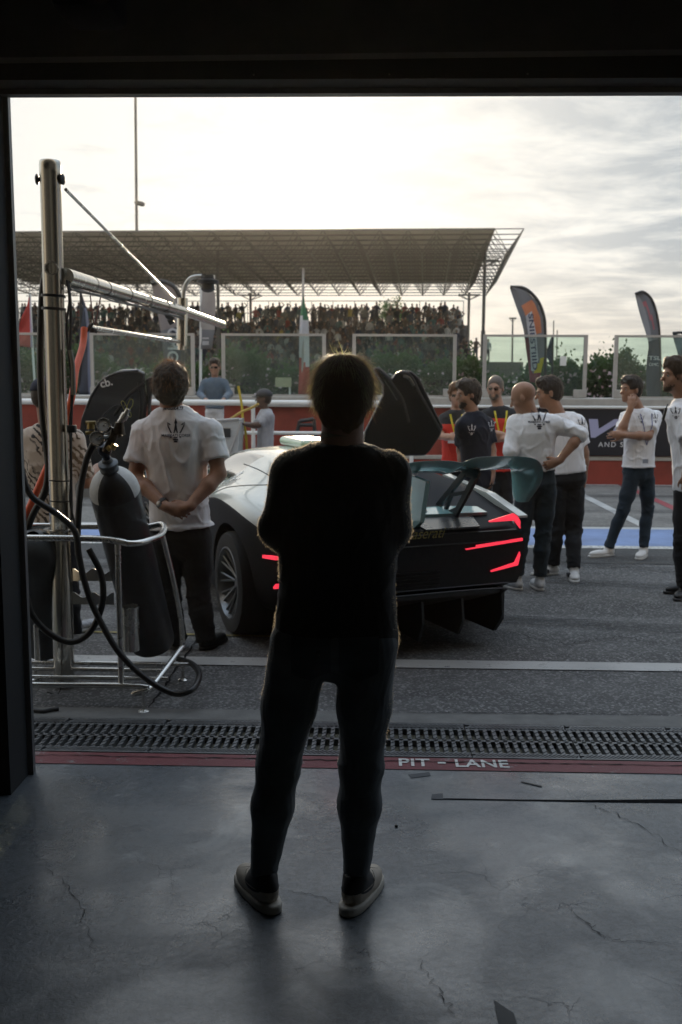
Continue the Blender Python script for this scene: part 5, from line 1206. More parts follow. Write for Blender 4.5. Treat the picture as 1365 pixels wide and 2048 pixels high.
# 3 ---- man in a patterned shirt and dark cap behind the pole
Y3 = 6.55
t = MT('feather_print'); v = t.coord((1, 1, 1)); w_ = t.n('ShaderNodeTexWave'); w_.inputs['Scale'].default_value = 9; w_.inputs['Distortion'].default_value = 9; w_.inputs['Detail'].default_value = 3; w_.inputs['Detail Scale'].default_value = 1.6
t.l(t.coord((1, 1, 1), rot=(0, .7, 0)), w_.inputs['Vector']); mk = t.math('MULTIPLY', t.ramp(w_.outputs['Fac'], [(.5, 0.0), (.6, 1.0)]), t.ramp(t.noise(4.5, 3, .6, v), [(.44, 0.0), (.5, 1.0)]))
t.l(t.mix(mk, (.50, .44, .39), t.ramp(t.noise(3.5, 2, .5, v), [(.4, (.17, .12, .075)), (.6, (.03, .03, .035))])), t.p.inputs['Base Color']); t.p.inputs['Roughness'].default_value = .85; m_feather = t.m
J = J_(Y3, dict(head=(93, 795), neck=(98, 850), pelvis=(108, 1065), shL=(60, 878), shR=(150, 878), elL=(52, 975, .06), elR=(174, 965, .08), wrL=(78, 985, .26), wrR=(196, 935, .30), hpL=(88, 1090), hpR=(132, 1090), knL=(92, 1180), knR=(140, 1180), anL=(96, 1268), anR=(150, 1266)))
J['toL'] = Vector((J['anL'].x-.05, Y3+.2, 0)); J['toR'] = Vector((J['anR'].x+.12, Y3+.16, 0))
root, J3, f3, sh3, hd3 = person('man in a pale feather-patterned shirt and dark cap behind the steel gantry pole', gp(135, 1285), J, [sk_a, h_dark, m_feather, c_slack, M('patterned_shoe', (.4, .4, .42), .6, var=.6, vs=40), m_sole], h=.011, build=.98, hair='crop',
    head=((.25, 1, -.3), (0, .1, 1), False), hands={'R': (.5, (.5, 1, .3), (0, 0, 1), -1), 'L': (.5, (.3, 1, 0), (0, 0, 1), 1)}, hem=-.03, sleeve=.85, fold=.008, legw=.95)
def cap(root, hd, m, back=False, s=1.0, emb=None):
    h3, HF, hr, hf, hu = hd; S = SDF(.008); S.add(ell(h3(0, -.012, .045), (.090*s, .112*s, .092*s), HF), .01)
    S.sub((lambda x, y, z: (x-h3(0, 0, .035).x)*hu.x+(y-h3(0, 0, .035).y)*hu.y+(z-h3(0, 0, .035).z)*hu.z, np.array(h3(0, 0, 0))-.2, np.array(h3(0, 0, 0))+.2), .003)
    o = sdf_obj(S, 'cap', m, root); sg = -1 if back else 1; V = []
    for k in range(9):
        a = (k/8-.5)*1.5
        for r_, z in ((.095, .040), (.165, .030)): V.append(h3(math.sin(a)*r_*.88, sg*math.cos(a)*r_-.01, z-.02*abs(math.sin(a))))
    V2 = V+[v+hu*.004 for v in V]; B = MB(); B.add(V2, [(2*i, 2*i+1, 2*i+3, 2*i+2) for i in range(8)]+[(18+2*i, 18+2*i+2, 18+2*i+3, 18+2*i+1) for i in range(8)]+[(2*i+1, 19+2*i, 21+2*i, 2*i+3) for i in range(8)]); B.build('brim', m, o); return o
m_capn = M('navy_cap', (.012, .016, .035), .8, var=.2); cap(root, hd3, m_capn)

# 4 ---- man in a blue shirt at the white railing
Y4 = 14.3
J = J_(Y4, dict(head=(430, 735), neck=(430, 757), pelvis=(430, 812), shL=(449, 766), shR=(411, 766), elL=(459, 788, -.05), elR=(400, 788, -.05), wrL=(446, 801, -.42), wrR=(414, 801, -.42), hpL=(438, 826), hpR=(421, 826), knL=(441, 870), knR=(419, 870), anL=(442, 915), anR=(418, 915)))
for s_ in 'LR': J['to'+s_] = Vector((J['an'+s_].x, Y4-.2, J['an'+s_].z-.09))
ft4 = J['toL'].z
person('man in a blue shirt and sunglasses with both hands on the white railing', (J['pelvis'].x, Y4, ft4), J, [sk_a, h_dark, c_blue, c_wpants, m_shoeb, m_sole], h=.012, build=.82, hair='short',
       head=((0, -1, -.05), (0, 0, 1), False), hands={'L': (.9, (-.1, -1, -.1), (0, 0, 1), -1), 'R': (.9, (.1, -1, -.1), (0, 0, 1), 1)}, hem=-.05, sleeve=1.8, shirt='polo', fold=.010)
root = [o for o in bpy.data.objects if o.get('label', '').startswith('man in a blue shirt')][0]
hh = J['head']; glasses(root, lambda x, y, z: hh+Vector((-x, -y, z)))
B = MB(); B.box((-8, 13.9, 0), (.2, 15.2, max(.05, ft4))); tag(B.build('standing_platform', M('platform_grey', (.16, .16, .155), .8)), 'low grey platform between the white railing and the red wall', 'platform')

# 5 ---- boy in a cap and grey t-shirt
Y5 = 12.9
J = J_(Y5, dict(head=(527, 798), neck=(532, 820), pelvis=(531, 892), shL=(536, 832, -.12), shR=(527, 832, .14), elL=(518, 850, -.16), elR=(512, 852, .16), wrL=(498, 850, -.16), wrR=(494, 848, .1), hpL=(532, 905, -.07), hpR=(530, 905, .07), knL=(532, 945, -.08), knR=(528, 945, .08), anL=(533, 985, -.08), anR=(528, 985, .08)))
for s_ in 'LR': a = J['an'+s_]; a.z = .09; J['to'+s_] = Vector((a.x-.18, a.y, 0)); J['kn'+s_].z = .46
J['shL'], J['shR'] = J['shL'], J['shR']
root, J5, f5, sh5, hd5 = person('boy in a black cap and loose grey t-shirt reaching towards the yellow hoses', (J['pelvis'].x, Y5, 0), J, [sk_c, h_dark, c_grey, c_slack, m_shoeb, m_sole], h=.014, build=.90, hair='crop', hs=.95,
       head=((-1, -.15, -.15), (0, 0, 1), False), hands={'L': (.7, (-1, 0, .2), (0, 0, 1), 1), 'R': (.7, (-1, 0, .2), (0, 0, 1), -1)}, hem=-.22, sleeve=.85, fold=.010, hemflare=.03, neckr=.045)
cap(root, hd5, m_blk)
B = MB(); q = hd5[0](0, .085, .055); B.bm(_ico(.014), Matrix.Translation(q+Vector((-.02, -.02, .01)))); B.build('badge', m_embw, root, True)

# 6 and 7 ---- two people in red and black shirts with yellow lanyards
def redblack(name):
    t = MT(name); c = t.n('ShaderNodeTexCoord'); s = t.n('ShaderNodeSeparateXYZ'); t.l(c.outputs['Object'], s.inputs[0]); return t, s
def colourblock(name, zsplit):
    t, s = redblack(name); f = t.math('GREATER_THAN', s.outputs[2], zsplit); t.l(t.mix(f, (.62, .040, .025), (.012, .012, .014)), t.p.inputs['Base Color']); t.p.inputs['Roughness'].default_value = .8
    fo = t.noise(8, 3, .5, t.coord((1, 1, .4)), .6); t.bump(fo, .5, .04); return t.m
Y6 = 10.6
J = J_(Y6, dict(head=(914, 791), neck=(912, 822), pelvis=(910, 922), shL=(932, 838), shR=(889, 838), elL=(938, 875, -.08), elR=(880, 872, -.10), wrL=(905, 872, -.24), wrR=(922, 878, -.26), hpL=(922, 945), hpR=(900, 945), knL=(924, 1000), knR=(898, 1000), anL=(925, 1055), anR=(896, 1055)))
for s_ in 'LR': J['an'+s_].z = .09; J['to'+s_] = Vector((J['an'+s_].x, Y6-.2, 0)); J['kn'+s_].z = .48
root, J6, f6, sh6, hd6 = person('person with wavy brown hair in a red and black shirt, arms crossed', (J['pelvis'].x, Y6, 0), J, [sk_b, h_brown, colourblock('red_black_shirt', J['shL'].z-.05), c_slack, m_shoeb, m_sole], h=.012, build=.88, hair='curly', hs=.98,
       head=((-.1, -1, -.1), (0, 0, 1), False), hands={'L': (.5, (1, -.1, .1), (0, -1, 0), -1), 'R': (.5, (-1, -.1, 0), (0, -1, 0), 1)}, hem=-.08, sleeve=.7, fold=.009)
glasses(root, hd6[0]); lanyard(root, J6['neck'], f6, m_yel, tree=treeof(sh6), length=.24, wd=.02)
B = MB(); q = pt(903, 884, Y6-.30); B.box((q.x-.035, q.y, q.z-.014), (q.x+.035, q.y+.01, q.z+.014)); B.build('pass_card', m_embw, root)
Y7 = 10.4
J = J_(Y7, dict(head=(991, 778), neck=(1000, 815), pelvis=(1000, 925), shL=(1029, 832), shR=(973, 832), elL=(1034, 880, -.06), elR=(966, 880, -.08), wrL=(1000, 868, -.26), wrR=(1010, 878, -.28), hpL=(1012, 945), hpR=(988, 945), knL=(1014, 1000), knR=(986, 1000), anL=(1014, 1060), anR=(984, 1060)))
for s_ in 'LR': J['an'+s_].z = .09; J['to'+s_] = Vector((J['an'+s_].x, Y7-.2, 0)); J['kn'+s_].z = .48
root, J7, f7, sh7, hd7 = person('man with cropped hair, sunglasses and yellow lanyard in a red and black shirt', (J['pelvis'].x, Y7, 0), J, [sk_b, h_grey, colourblock('red_black_shirt', J['shL'].z-.02), c_slack, m_shoeb, m_sole], h=.012, build=1.0, hair='crop', hs=1.03,
       head=((-.35, -1, -.05), (0, 0, 1), True), hands={'L': (.5, (-1, -.1, .1), (0, -1, 0), -1), 'R': (.5, (1, -.1, 0), (0, -1, 0), 1)}, hem=-.08, sleeve=.75, fold=.009)
glasses(root, hd7[0]); lanyard(root, J7['neck'], f7, m_yel, tree=treeof(sh7), length=.30, wd=.018)
def beard(root, hd, m, full=True, amp=.002):
    h3, HF, hr, hf, hu = hd; S = SDF(.006); o = .004 if full else .0015
    S.add(ell(h3(0, .026, -.045), (.058+o, .062+o, .075+o), HF), .02); S.add(ell(h3(0, .066, -.092), (.027+o, .021+o, .021+o), HF), .02)
    S.sub(ell(h3(0, .075, .02), (.08, .08, .068), HF), .006); S.sub(ell(h3(0, -.10, -.03), (.12, .10, .12), HF), .01)
    S.sub(ell(h3(0, .094, -.064), (.018, .02, .008), HF), .003)
    return sdf_obj(S, 'beard', m, root, lambda V: amp*fbm(V, 120, 2))
beard(root, hd7, h_grey, False)

# 8 ---- man in a navy t-shirt, turned to the left
Y8 = 8.9
J = J_(Y8, dict(head=(936, 790), neck=(947, 826), pelvis=(955, 945), shL=(974, 848, .10), shR=(927, 852, -.10), elL=(984, 900, .06), elR=(922, 900, .12), wrL=(985, 948, -.02), wrR=(930, 950, -.0), hpL=(966, 975, .05), hpR=(942, 975, -.03), knL=(968, 1050, .05), knR=(940, 1050, -.03), anL=(968, 1110, .08), anR=(940, 1110, -.03)))
for s_ in 'LR': J['an'+s_].z = .09; J['to'+s_] = Vector((J['an'+s_].x-.13, J['an'+s_].y-.15, 0)); J['kn'+s_].z = .49
root, J8, f8, sh8, hd8 = person('dark haired man in a navy t-shirt with white emblems, looking down to the left', (J['pelvis'].x, Y8, 0), J, [sk_a, h_dark, c_navy, cloth('grey_shorts', (.03, .032, .038)), m_shoeb, m_sole], h=.010, build=.98, hair='full', hs=1.04, hstr=900,
       head=((-1, -.35, -.25), (-.1, 0, 1), True), hands={'L': (.6, (0, -.15, -1), (1, 0, 0), 1), 'R': (.6, (0, -.15, -1), (-1, 0, 0), -1)}, hem=-.12, sleeve=.72, fold=.009, skinlegs=True)
f_ = f8[1]; rr_ = Vector((0, 0, 1)).cross(-f_)
decal('emblem', trident(.11), pt(944, 860, Y8-.5), (1, 0, 0), (0, 0, 1), m_embw, root, sh8, .003, .3)
decal('emblem', trident(.11), pt(984, 852, Y8-.5), (1, .0, 0), (0, 0, 1), m_embw, root, sh8, .003, .3)
beard(root, hd8, h_dark, False)

# 9 ---- bald man in a white polo leaning left, hands on hips
Y9 = 8.1
J = J_(Y9, dict(head=(1047, 796, .02), neck=(1066, 832), pelvis=(1072, 952), shL=(1032, 846, .02), shR=(1106, 846, -.02), elL=(1022, 902, -.06), elR=(1163, 868, -.06), wrL=(1045, 925, .05), wrR=(1118, 922, -.12), hpL=(1052, 985), hpR=(1092, 985), knL=(1043, 1070), knR=(1086, 1070), anL=(1034, 1150), anR=(1080, 1152)))
J['toL'] = Vector((J['anL'].x-.10, Y9+.15, 0)); J['toR'] = Vector((J['anR'].x-.02, Y9+.18, 0))
root, J9, f9, sh9, hd9 = person('bald man in a white polo and teal jeans, hands on hips behind the car wing', gp(1055, 1175), J, [sk_a, h_grey, c_white, c_jeans, M('grey_white_sneaker', (.45, .46, .48), .5, var=.3, vs=30), m_sole], h=.009, build=1.02, hair='none', hs=1.05,
       head=((-.9, .35, -.5), (-.35, .1, 1), False), hands={'R': (.5, (-.9, -.1, -.35), (.2, -1, .1), 1), 'L': (.5, (.7, -.2, -.3), (-.3, -1, 0), -1)}, hem=.05, sleeve=1.12, shirt='polo', fold=.010, hemflare=-.006, legw=.98)
decal('emblem', trident(.20), pt(1079, 838, Y9-.5), (1, 0, .0), (0, 0, 1), m_emb, root, sh9, .003, .5)
V, F = text_polys('MASERATI CORSE', .022, 0, .0004); decal('lettering', (V, F), pt(1079, 844, Y9-.5), (1, 0, 0), (0, 0, 1), m_emb, root, sh9, .003, .5)
band_loop('belt', J9['pelvis']+f9[2]*.045, f9[2], .158, .112, m_blk, root, .032)

# 10 ---- second man in a white polo, head turned left
Y10 = 8.75
J = J_(Y10, dict(head=(1098, 786), neck=(1122, 832), pelvis=(1133, 945), shL=(1098, 848, .08), shR=(1154, 846, -.02), elL=(1090, 900, .08), elR=(1168, 905, -.02), wrL=(1088, 945, .1), wrR=(1168, 955, .02), hpL=(1115, 985), hpR=(1148, 985), knL=(1112, 1060), knR=(1148, 1062), anL=(1105, 1132), anR=(1148, 1150, -.15)))
J['anL'].z = J['anR'].z = .09; J['toL'] = Vector((J['anL'].x-.16, J['anL'].y-.04, 0)); J['toR'] = Vector((J['anR'].x-.03, J['anR'].y-.2, 0))
root, J10, f10, sh10, hd10 = person('man in a white polo and black trousers, dark head bowed to the left', gp(1130, 1160), J, [sk_a, h_dark, c_white, c_slack, m_shoew, m_sole], h=.009, build=1.08, hair='short', hs=1.08, hstr=900,
       head=((-1, .05, -.35), (-.15, 0, 1), True), hands={'R': (.6, (.05, .1, -1), (1, 0, 0), -1), 'L': (.6, (0, .1, -1), (-1, 0, 0), 1)}, hem=-.0, sleeve=.72, shirt='polo', fold=.010, hemflare=.008)
decal('emblem', trident(.12), pt(1165, 848, Y10-.5), (1, 0, 0), (0, 0, 1), m_emb, root, sh10, .003, .4)
B = MB()
for s_, a in (('L', J10['anL']), ('R', J10['anR'])): B.box((a.x-.075, a.y-.12, .03), (a.x-.045, a.y-.06, .06))
B.build('shoe_patch', m_blk, root)
lanyard(root, J10['neck'], (f10[0], -f10[1], f10[2]), m_emb, length=.10, tree=None)

# 11 ---- man with hand on chin
Y11 = 9.75
J = J_(Y11, dict(head=(1262, 780), neck=(1282, 820), pelvis=(1278, 930), shL=(1311, 834, .06), shR=(1254, 836, -.04), elL=(1297, 872, -.10), elR=(1239, 873, -.18), wrL=(1246, 870, -.22), wrR=(1262, 815, -.17), hpL=(1294, 960, .03), hpR=(1263, 960, -.03), knL=(1296, 1020, .02), knR=(1247, 1020, -.06), anL=(1288, 1092, -.05), anR=(1218, 1090, -.05)))
J['anL'].z = J['anR'].z = .09; J['toL'] = Vector((J['anL'].x-.10, J['anL'].y-.20, 0)); J['toR'] = Vector((J['anR'].x-.19, J['anR'].y-.10, 0))
root, J11, f11, sh11, hd11 = person('man in a white polo and tight blue jeans holding his chin in one hand', gp(1245, 1112), J, [sk_a, h_dark, c_white, c_jeans2, m_shoew, m_sole], h=.009, build=1.0, hair='short', hs=1.04, hstr=900,
       head=((-1, -.45, -.15), (0, 0, 1), True), hands={'R': (.65, (.10, .15, 1), (-.2, -1, .1), 1), 'L': (.6, (-1, -.1, .05), (0, -1, .2), -1)}, hem=-.02, sleeve=.70, shirt='polo', fold=.009, legw=.88, hemflare=.010)
decal('emblem', trident(.11), pt(1311, 836, Y11-.5), (1, 0, 0), (0, 0, 1), m_emb, root, sh11, .003, .4); decal('emblem', trident(.09), pt(1283, 838, Y11-.5), (1, 0, 0), (0, 0, 1), m_emb, root, sh11, .003, .4)
lanyard(root, J11['neck'], f11, M('blue_ribbon', (.10, .12, .3), .6, var=0), length=.30, tree=treeof(sh11), wd=.008); glasses(root, hd11[0], .085)
B = MB(); q = pt(1290, 922, Y11-.14); B.box((q.x-.025, q.y-.03, q.z-.02), (q.x+.025, q.y-.02, q.z+.02)); B.build('hem_label', M('label_grey', (.3, .33, .4), .7), root)

# 12 ---- bearded man at the right edge
Y12 = 7.95
J = J_(Y12, dict(head=(1352, 752), neck=(1372, 800), pelvis=(1385, 958), shL=(1400, 826, .14), shR=(1352, 828, -.10), elL=(1425, 890, .14), elR=(1385, 895, -.24), wrL=(1400, 950, .05), wrR=(1372, 952, -.20), hpL=(1395, 990, .08), hpR=(1372, 990, -.04), knL=(1392, 1080, .08), knR=(1366, 1080, -.06), anL=(1378, 1150, .08), anR=(1370, 1165, -.06)))
J['anL'].z = J['anR'].z = .09; J['toL'] = Vector((J['anL'].x-.17, J['anL'].y-.02, 0)); J['toR'] = Vector((J['anR'].x-.10, J['anR'].y-.15, 0))
root, J12, f12, sh12, hd12 = person('bearded man with a round belly in a white polo, cut off by the right edge', gp(1360, 1185), J, [sk_a, h_brown if False else hair_mat('hair_chestnut', (.05, .03, .015), .3), c_white, c_slack, m_shoeb, m_shoeb], h=.009, build=1.06, hair='full', hs=1.10, hstr=1200,
       head=((-1, -.25, -.2), (0, 0, 1), True), hands={'R': (.6, (.2, .3, -1), (-.3, -1, 0), 1), 'L': (.6, (0, .1, -1), (1, 0, 0), -1)}, hem=-.06, sleeve=.70, shirt='polo', fold=.009, belly=.11, hemflare=.006)
beard(root, hd12, bpy.data.materials['hair_chestnut'], True, .003); decal('emblem', trident(.11), pt(1352, 826, Y12-.6), (1, 0, 0), (0, 0, 1), m_emb, root, sh12, .003, .4)
B = MB(); q = pt(1333, 816, Y12-.30); B.tube([q, q+Vector((-.02, 0, -.09))], .012, 8); B.tube([q+Vector((.01, 0, .03)), q], .004, 6); B.build('folded_sunglasses', m_lens, root, True)
# ------------------------------------------------------------------ refuelling gantry pole with its boom
GYY = 5.37
pl = empty('pit_gantry', pt(130, 1380, GYY), 'tall stainless steel gantry pole with a long boom carrying cables over the pit lane', 'gantry')
m_pole = MT('polished_steel'); 
f = m_pole.noise(1, 4, .6, m_pole.coord((40, 40, .4))); m_pole.l(m_pole.ramp(f, [(.3, (.50, .48, .43)), (.7, (.72, .70, .64))]), m_pole.p.inputs['Base Color'])
m_pole.p.inputs['Metallic'].default_value = 1; m_pole.l(m_pole.math('ADD', m_pole.math('MULTIPLY', f, .22), .13), m_pole.p.inputs['Roughness']); m_pole.p.inputs['Anisotropic'].default_value = .4; m_pole = m_pole.m
pb = pt(130, 1380, GYY); ptp = pt(109, 323, GYY); pb.z = .02; ptp.x = pb.x+.015
B = MB(); B.lathe([(0, 0), (.055, 0), (.057, .01), (.057, .60), (.054, .62), (.054, 2.74), (.056, 2.745), (.056, 2.80), (.054, ptp.z-.02), (.05, ptp.z-.015), (0, ptp.z-.015)], pb, (ptp-pb), 40); B.build('pole', m_pole, pl, True)
B = MB(); B.lathe([(.0, 0), (.085, 0), (.085, .012), (.06, .014)], (pb.x, pb.y, .885), n=32); B.build('pole_flange', m_steel, pl, True)
for px, sx in ((87, -1), (129, 1)):
    c = pt(px, 359, GYY); B = MB(); B.lathe([(0, 0), (.012, 0), (.012, .012), (.026, .014), (.028, .024), (.018, .030), (0, .032)], (pb.x+.012+sx*.046, GYY, c.z), (sx, -.15, 0), 18); B.build('clamp_bolt', m_dark, pl, True)
c = pt(104, 537, GYY-.06); B = MB(); B.lathe([(.030, .10), (.030, -.01), (.036, -.012), (.037, -.022), (.030, -.024), (.028, .06), (0, .06)], (c.x, GYY-.05, c.z), (0, 1, 0), 28); B.build('socket', m_steel, pl, True)
b0 = pt(132, 553, GYY); b1_ = pt(366, 622, 8.0); b2 = pt(446, 650, 10.1)
B = MB(); B.tube([b0, b1_], .044, 24, r2=.040); B.tube([b1_, b2], .038, 20, r2=.035); B.build('boom', m_pole, pl, True)
B = MB(); B.tube([b1_+Vector((0, 0, .10)), pt(364, 692, 8.0)], .042, 20); B.tube([pt(364, 650, 8), pt(363, 700, 8)], .030, 16); B.build('boom_post', m_pole, pl, True)
B = MB(); B.tube(smoothpath([pt(368, 606, 8), pt(368, 582, 8), pt(376, 562, 8), pt(392, 553, 8), pt(430, 554, 8)]), .016, 12); B.build('lamp_arm', m_steel2, pl, True)
lc = pt(416, 566, 8); B = MB(); B.lathe([(0, .06), (.05, .06), (.055, .03), (.085, .02), (.085, 0), (.05, -.01), (.055, -.05), (.03, -.07), (0, -.075)], lc, (0, 0, 1), 20); B.tube([lc+Vector((-.03, 0, .03)), lc+Vector((-.03, 0, .07))], .02, 8); B.build('lamp_head', m_black, pl, True)
B = MB(); B.tube([pt(347, 640, 7.9), pt(336, 632, 7.9), pt(331, 620, 7.9)], .022, 10); B.tube([pt(347, 640, 7.9), pt(338, 645, 7.9)], .025, 10); B.build('handle', m_black, pl, True)
B = MB(); B.tube([pt(132, 379, GYY), pt(348, 597, 7.6)], .009, 10); B.tube([pt(348, 597, 7.6), pt(350, 615, 7.6)], .007, 8); B.build('stay_rod', m_steel, pl, True)
r0, r1_ = pt(181, 655, 5.95), pt(362, 684, 8.0); B = MB(); B.tube([r0, r1_], .016, 14); B.build('hanger_rod', m_steel, pl, True)
B = MB()
for a, b in (((178, 567, 5.9), (188, 648, 5.94)), ((206, 572, 6.1), (191, 648, 5.94)), ((205, 560, 6.1), (206, 585, 6.1)), ((178, 560, 5.9), (205, 558, 6.1))): B.tube([pt(*a), pt(*b)], .004, 6)
B.build('hanger_cord', M('brown_cord', (.10, .03, .025), .7), pl, True)
B = MB(); kn = pt(184, 655, 5.93)
for k in range(4): B.tube([kn+Vector((random.uniform(-.03, .03), 0, random.uniform(-.03, .03))) for _ in range(3)], .009, 7)
B.build('shackle', m_dark, pl, True)
B = MB(); rr = random.Random(5)
for k in range(3):                         # cables taped under the boom
    P = [b0.lerp(b1_, u)+Vector((rr.uniform(-.004, .004)+.01*k, 0, -.046-.006*k-.012*math.sin(u*9+k)**2)) for u in [i/14 for i in range(15)]]; B.tube(smoothpath(P, 3), .006, 6)
B.build('boom_cable', m_rubber, pl, True)
for u in (.16, .25, .42, .60, .78):
    c = b0.lerp(b1_, u); band_loop('cable_tie', c, b1_-b0, .0447, .0447, m_black, pl, .004, (0, 0, 1))
for y, w_, r_ in ((592, .014, .064), (618, .014, .064), (960, .006, .060), (1001, .006, .060)):
    c = pt(110, y, GYY); band_loop('cable_tie', Vector((pb.x+.01, GYY, c.z)), (.05, 0, 1), r_, r_, m_black, pl, w_)
def hose(pix, Y, r, m, label, name='hose', parent=None, n=8):
    P = [pt(p[0], p[1], p[2] if len(p) > 2 else Y) for p in pix]; P = [Vector((p.x, p.y, max(p.z, r+.005))) for p in P]
    B = MB(); B.tube(smoothpath(P, 7), r, n); o = B.build(name, m, parent, True)
    if label: tag(o, label, 'hose')
    return o
hose([(134, 560), (139, 600), (134, 650), (139, 720), (147, 780), (140, 850), (143, 930), (141, 1000), (150, 1050)], GYY-.02, .006, m_rubber, None, 'power_cable', pl)
hose([(137, 565), (142, 620), (141, 700), (144, 780), (142, 900), (144, 1040)], GYY-.01, .008, m_rubber, None, 'power_cable', pl)
hose([(141, 700), (146, 730), (148, 790)], GYY-.03, .012, M('translucent_hose', (.25, .24, .2), .4), None, 'power_cable', pl)
q = pt(142, 858, GYY-.05); B = MB(); B.box((q.x-.022, q.y, q.z-.02), (q.x+.022, q.y+.04, q.z+.02), bev=.004); B.build('connector', m_black, pl, True)
hose([(169, 656, 5.9), (166, 690, 5.85), (152, 740, 5.7), (146, 785, 5.6), (130, 850, 5.58), (108, 900, 5.56), (90, 945, 5.5), (66, 1000, 5.45), (45, 1045, 5.4)], 5.6, .019, M('orange_hose', (.80, .12, .04), .45), 'orange hose hanging from the gantry rod and passing behind the steel pole', n=12)
hose([(92, 545), (86, 580), (82, 660), (82, 760), (88, 850), (97, 930), (90, 985), (66, 1030), (48, 1080)], GYY+.03, .019, m_rubber, 'thick black hose tied to the left side of the gantry pole', n=12)
hose([(34, 800), (40, 860), (42, 930), (62, 990), (110, 1025), (150, 1062), (158, 1110), (170, 1165), (190, 1220), (235, 1300), (290, 1355), (345, 1386), (383, 1380), (399, 1352, 5.2), (385, 1328, 5.45), (355, 1317, 5.55)], 5.02, .0165, m_rubber, 'long black hose crossing the cart and looping onto the asphalt at its right', n=12)
hose([(190, 880), (172, 925), (161, 985), (156, 1060), (157, 1110)], 5.12, .0165, m_rubber, 'black hose running from the regulator down over the cart rail', n=12)
hose([(52, 1190), (66, 1232), (104, 1270), (146, 1284), (182, 1262), (205, 1208), (203, 1150), (178, 1098)], 5.05, .0165, m_rubber, 'black hose hanging in a U shaped loop inside the cart frame', n=12)
hose([(126, 1090), (124, 1200), (124, 1330), (120, 1415), (96, 1428)], 5.25, .003, m_rubber, 'thin black wire hanging in front of the pole down to the asphalt', name='wire')
hose([(62, 1424, 4.94), (86, 1425, 4.92), (100, 1420, 4.94), (118, 1425, 4.96)], 4.9, .010, m_dark, 'dark metal hose coupling lying on the ground beside the door jamb', name='hose_coupling')

# ------------------------------------------------------------------ bottle cart
ct = empty('bottle_cart', (-1.3, 5.25, 0), 'stainless steel tube cart holding gas cylinders around the gantry pole', 'cart')
ZT = .895; def_t = lambda x, y, Y: pt(x, y, Y)
FYc, BYc = 5.06, 5.48; xl = -1.95; ZF = .11
xr = pt(326, 1070, 5.3).x
B = MB(); B.tube(smoothpath([Vector((xl, FYc, ZT)), Vector((-1.4, FYc, ZT)), pt(262, 1087, FYc), pt(300, 1080, 5.15), pt(325, 1068, 5.30), Vector((xr-.03, BYc-.03, ZT+.02)), Vector((xr-.14, BYc, ZT)), Vector((-1.5, BYc, ZT)), Vector((xl, BYc, ZT))], 6), .017, 14); B.build('top_rail', m_steel, ct, True)
B = MB(); B.tube(smoothpath([pt(325, 1070, 5.30), pt(345, 1150, 5.35), pt(362, 1235, 5.42), pt(366, 1290, 5.45)], 6), .015, 12); B.build('side_tube', m_steel, ct, True)
B = MB(); B.tube(smoothpath([Vector((xl, FYc, ZF)), Vector((-1.2, FYc, ZF)), pt(268, 1387, FYc), pt(298, 1378, 5.1), pt(330, 1340, 5.25), pt(366, 1292, 5.45), ], 6), .015, 12)
for Yk, y_ in ((5.47, 1307), (5.35, 1337), (5.20, 1362)): q = pt(200, y_, Yk); B.tube([Vector((xl, Yk, ZF)), Vector((pt(300, y_, Yk).x+(.25 if Yk > 5.4 else .1), Yk, ZF))], .012, 10)
B.build('base_frame', m_steel, ct, True)
B = MB(); a = pt(236, 1088, FYc+.01); b = pt(239, 1386, FYc+.01); B.tube([a, Vector((a.x+.0, a.y, ZF))], .016, 14); B.build('upright', m_steel, ct, True)
B = MB(); B.tube([(xl+.06, BYc, ZF), (xl+.06, BYc, ZT)], .016, 12); B.build('upright', m_steel, ct, True)
for px, Yk in ((288, 5.0), (366, 5.52), (70, 5.5)):
    q = gp(px, 1424) if px == 288 else Vector((pt(px, 1300, Yk).x, Yk, 0)); B = MB(); B.tube([(q.x, q.y, .012), (q.x, q.y, ZF)], .009, 10); B.lathe([(0, 0), (.030, 0), (.030, .006), (.014, .014), (0, .016)], (q.x, q.y, 0), n=20); B.build('foot', m_steel, ct, True)
for y_ in (1143, 1190):                    # wavy cylinder saddles
    z_ = pt(190, y_, 5.5).z; x0, x1 = pt(146, y_, 5.5).x, pt(228, y_, 5.5).x; V = []; n = 24
    for i in range(n+1):
        u = i/n; x = x0+(x1-x0)*u; top = z_+.016*math.cos(u*math.pi*4)*1.0; V += [(x, 5.5, top), (x, 5.5, z_-.055), (x, 5.504, z_-.055), (x, 5.504, top)]
    B = MB(); B.add(V, [(4*i+a, 4*i+(a+1) % 4, 4*(i+1)+(a+1) % 4, 4*(i+1)+a) for i in range(n) for a in range(4)]); B.build('saddle_plate', m_steel2, ct)
q = pt(262, 1300, 5.2); q2 = pt(262, 1216, 5.2); B = MB(); B.lathe([(0, 0), (.048, 0), (.048, q2.z-q.z), (.054, q2.z-q.z+.002), (.054, q2.z-q.z+.010), (.044, q2.z-q.z+.01), (.044, .01), (0, .01)], (q.x, q.y, q.z), n=28); B.build('tool_cup', m_steel, ct, True)
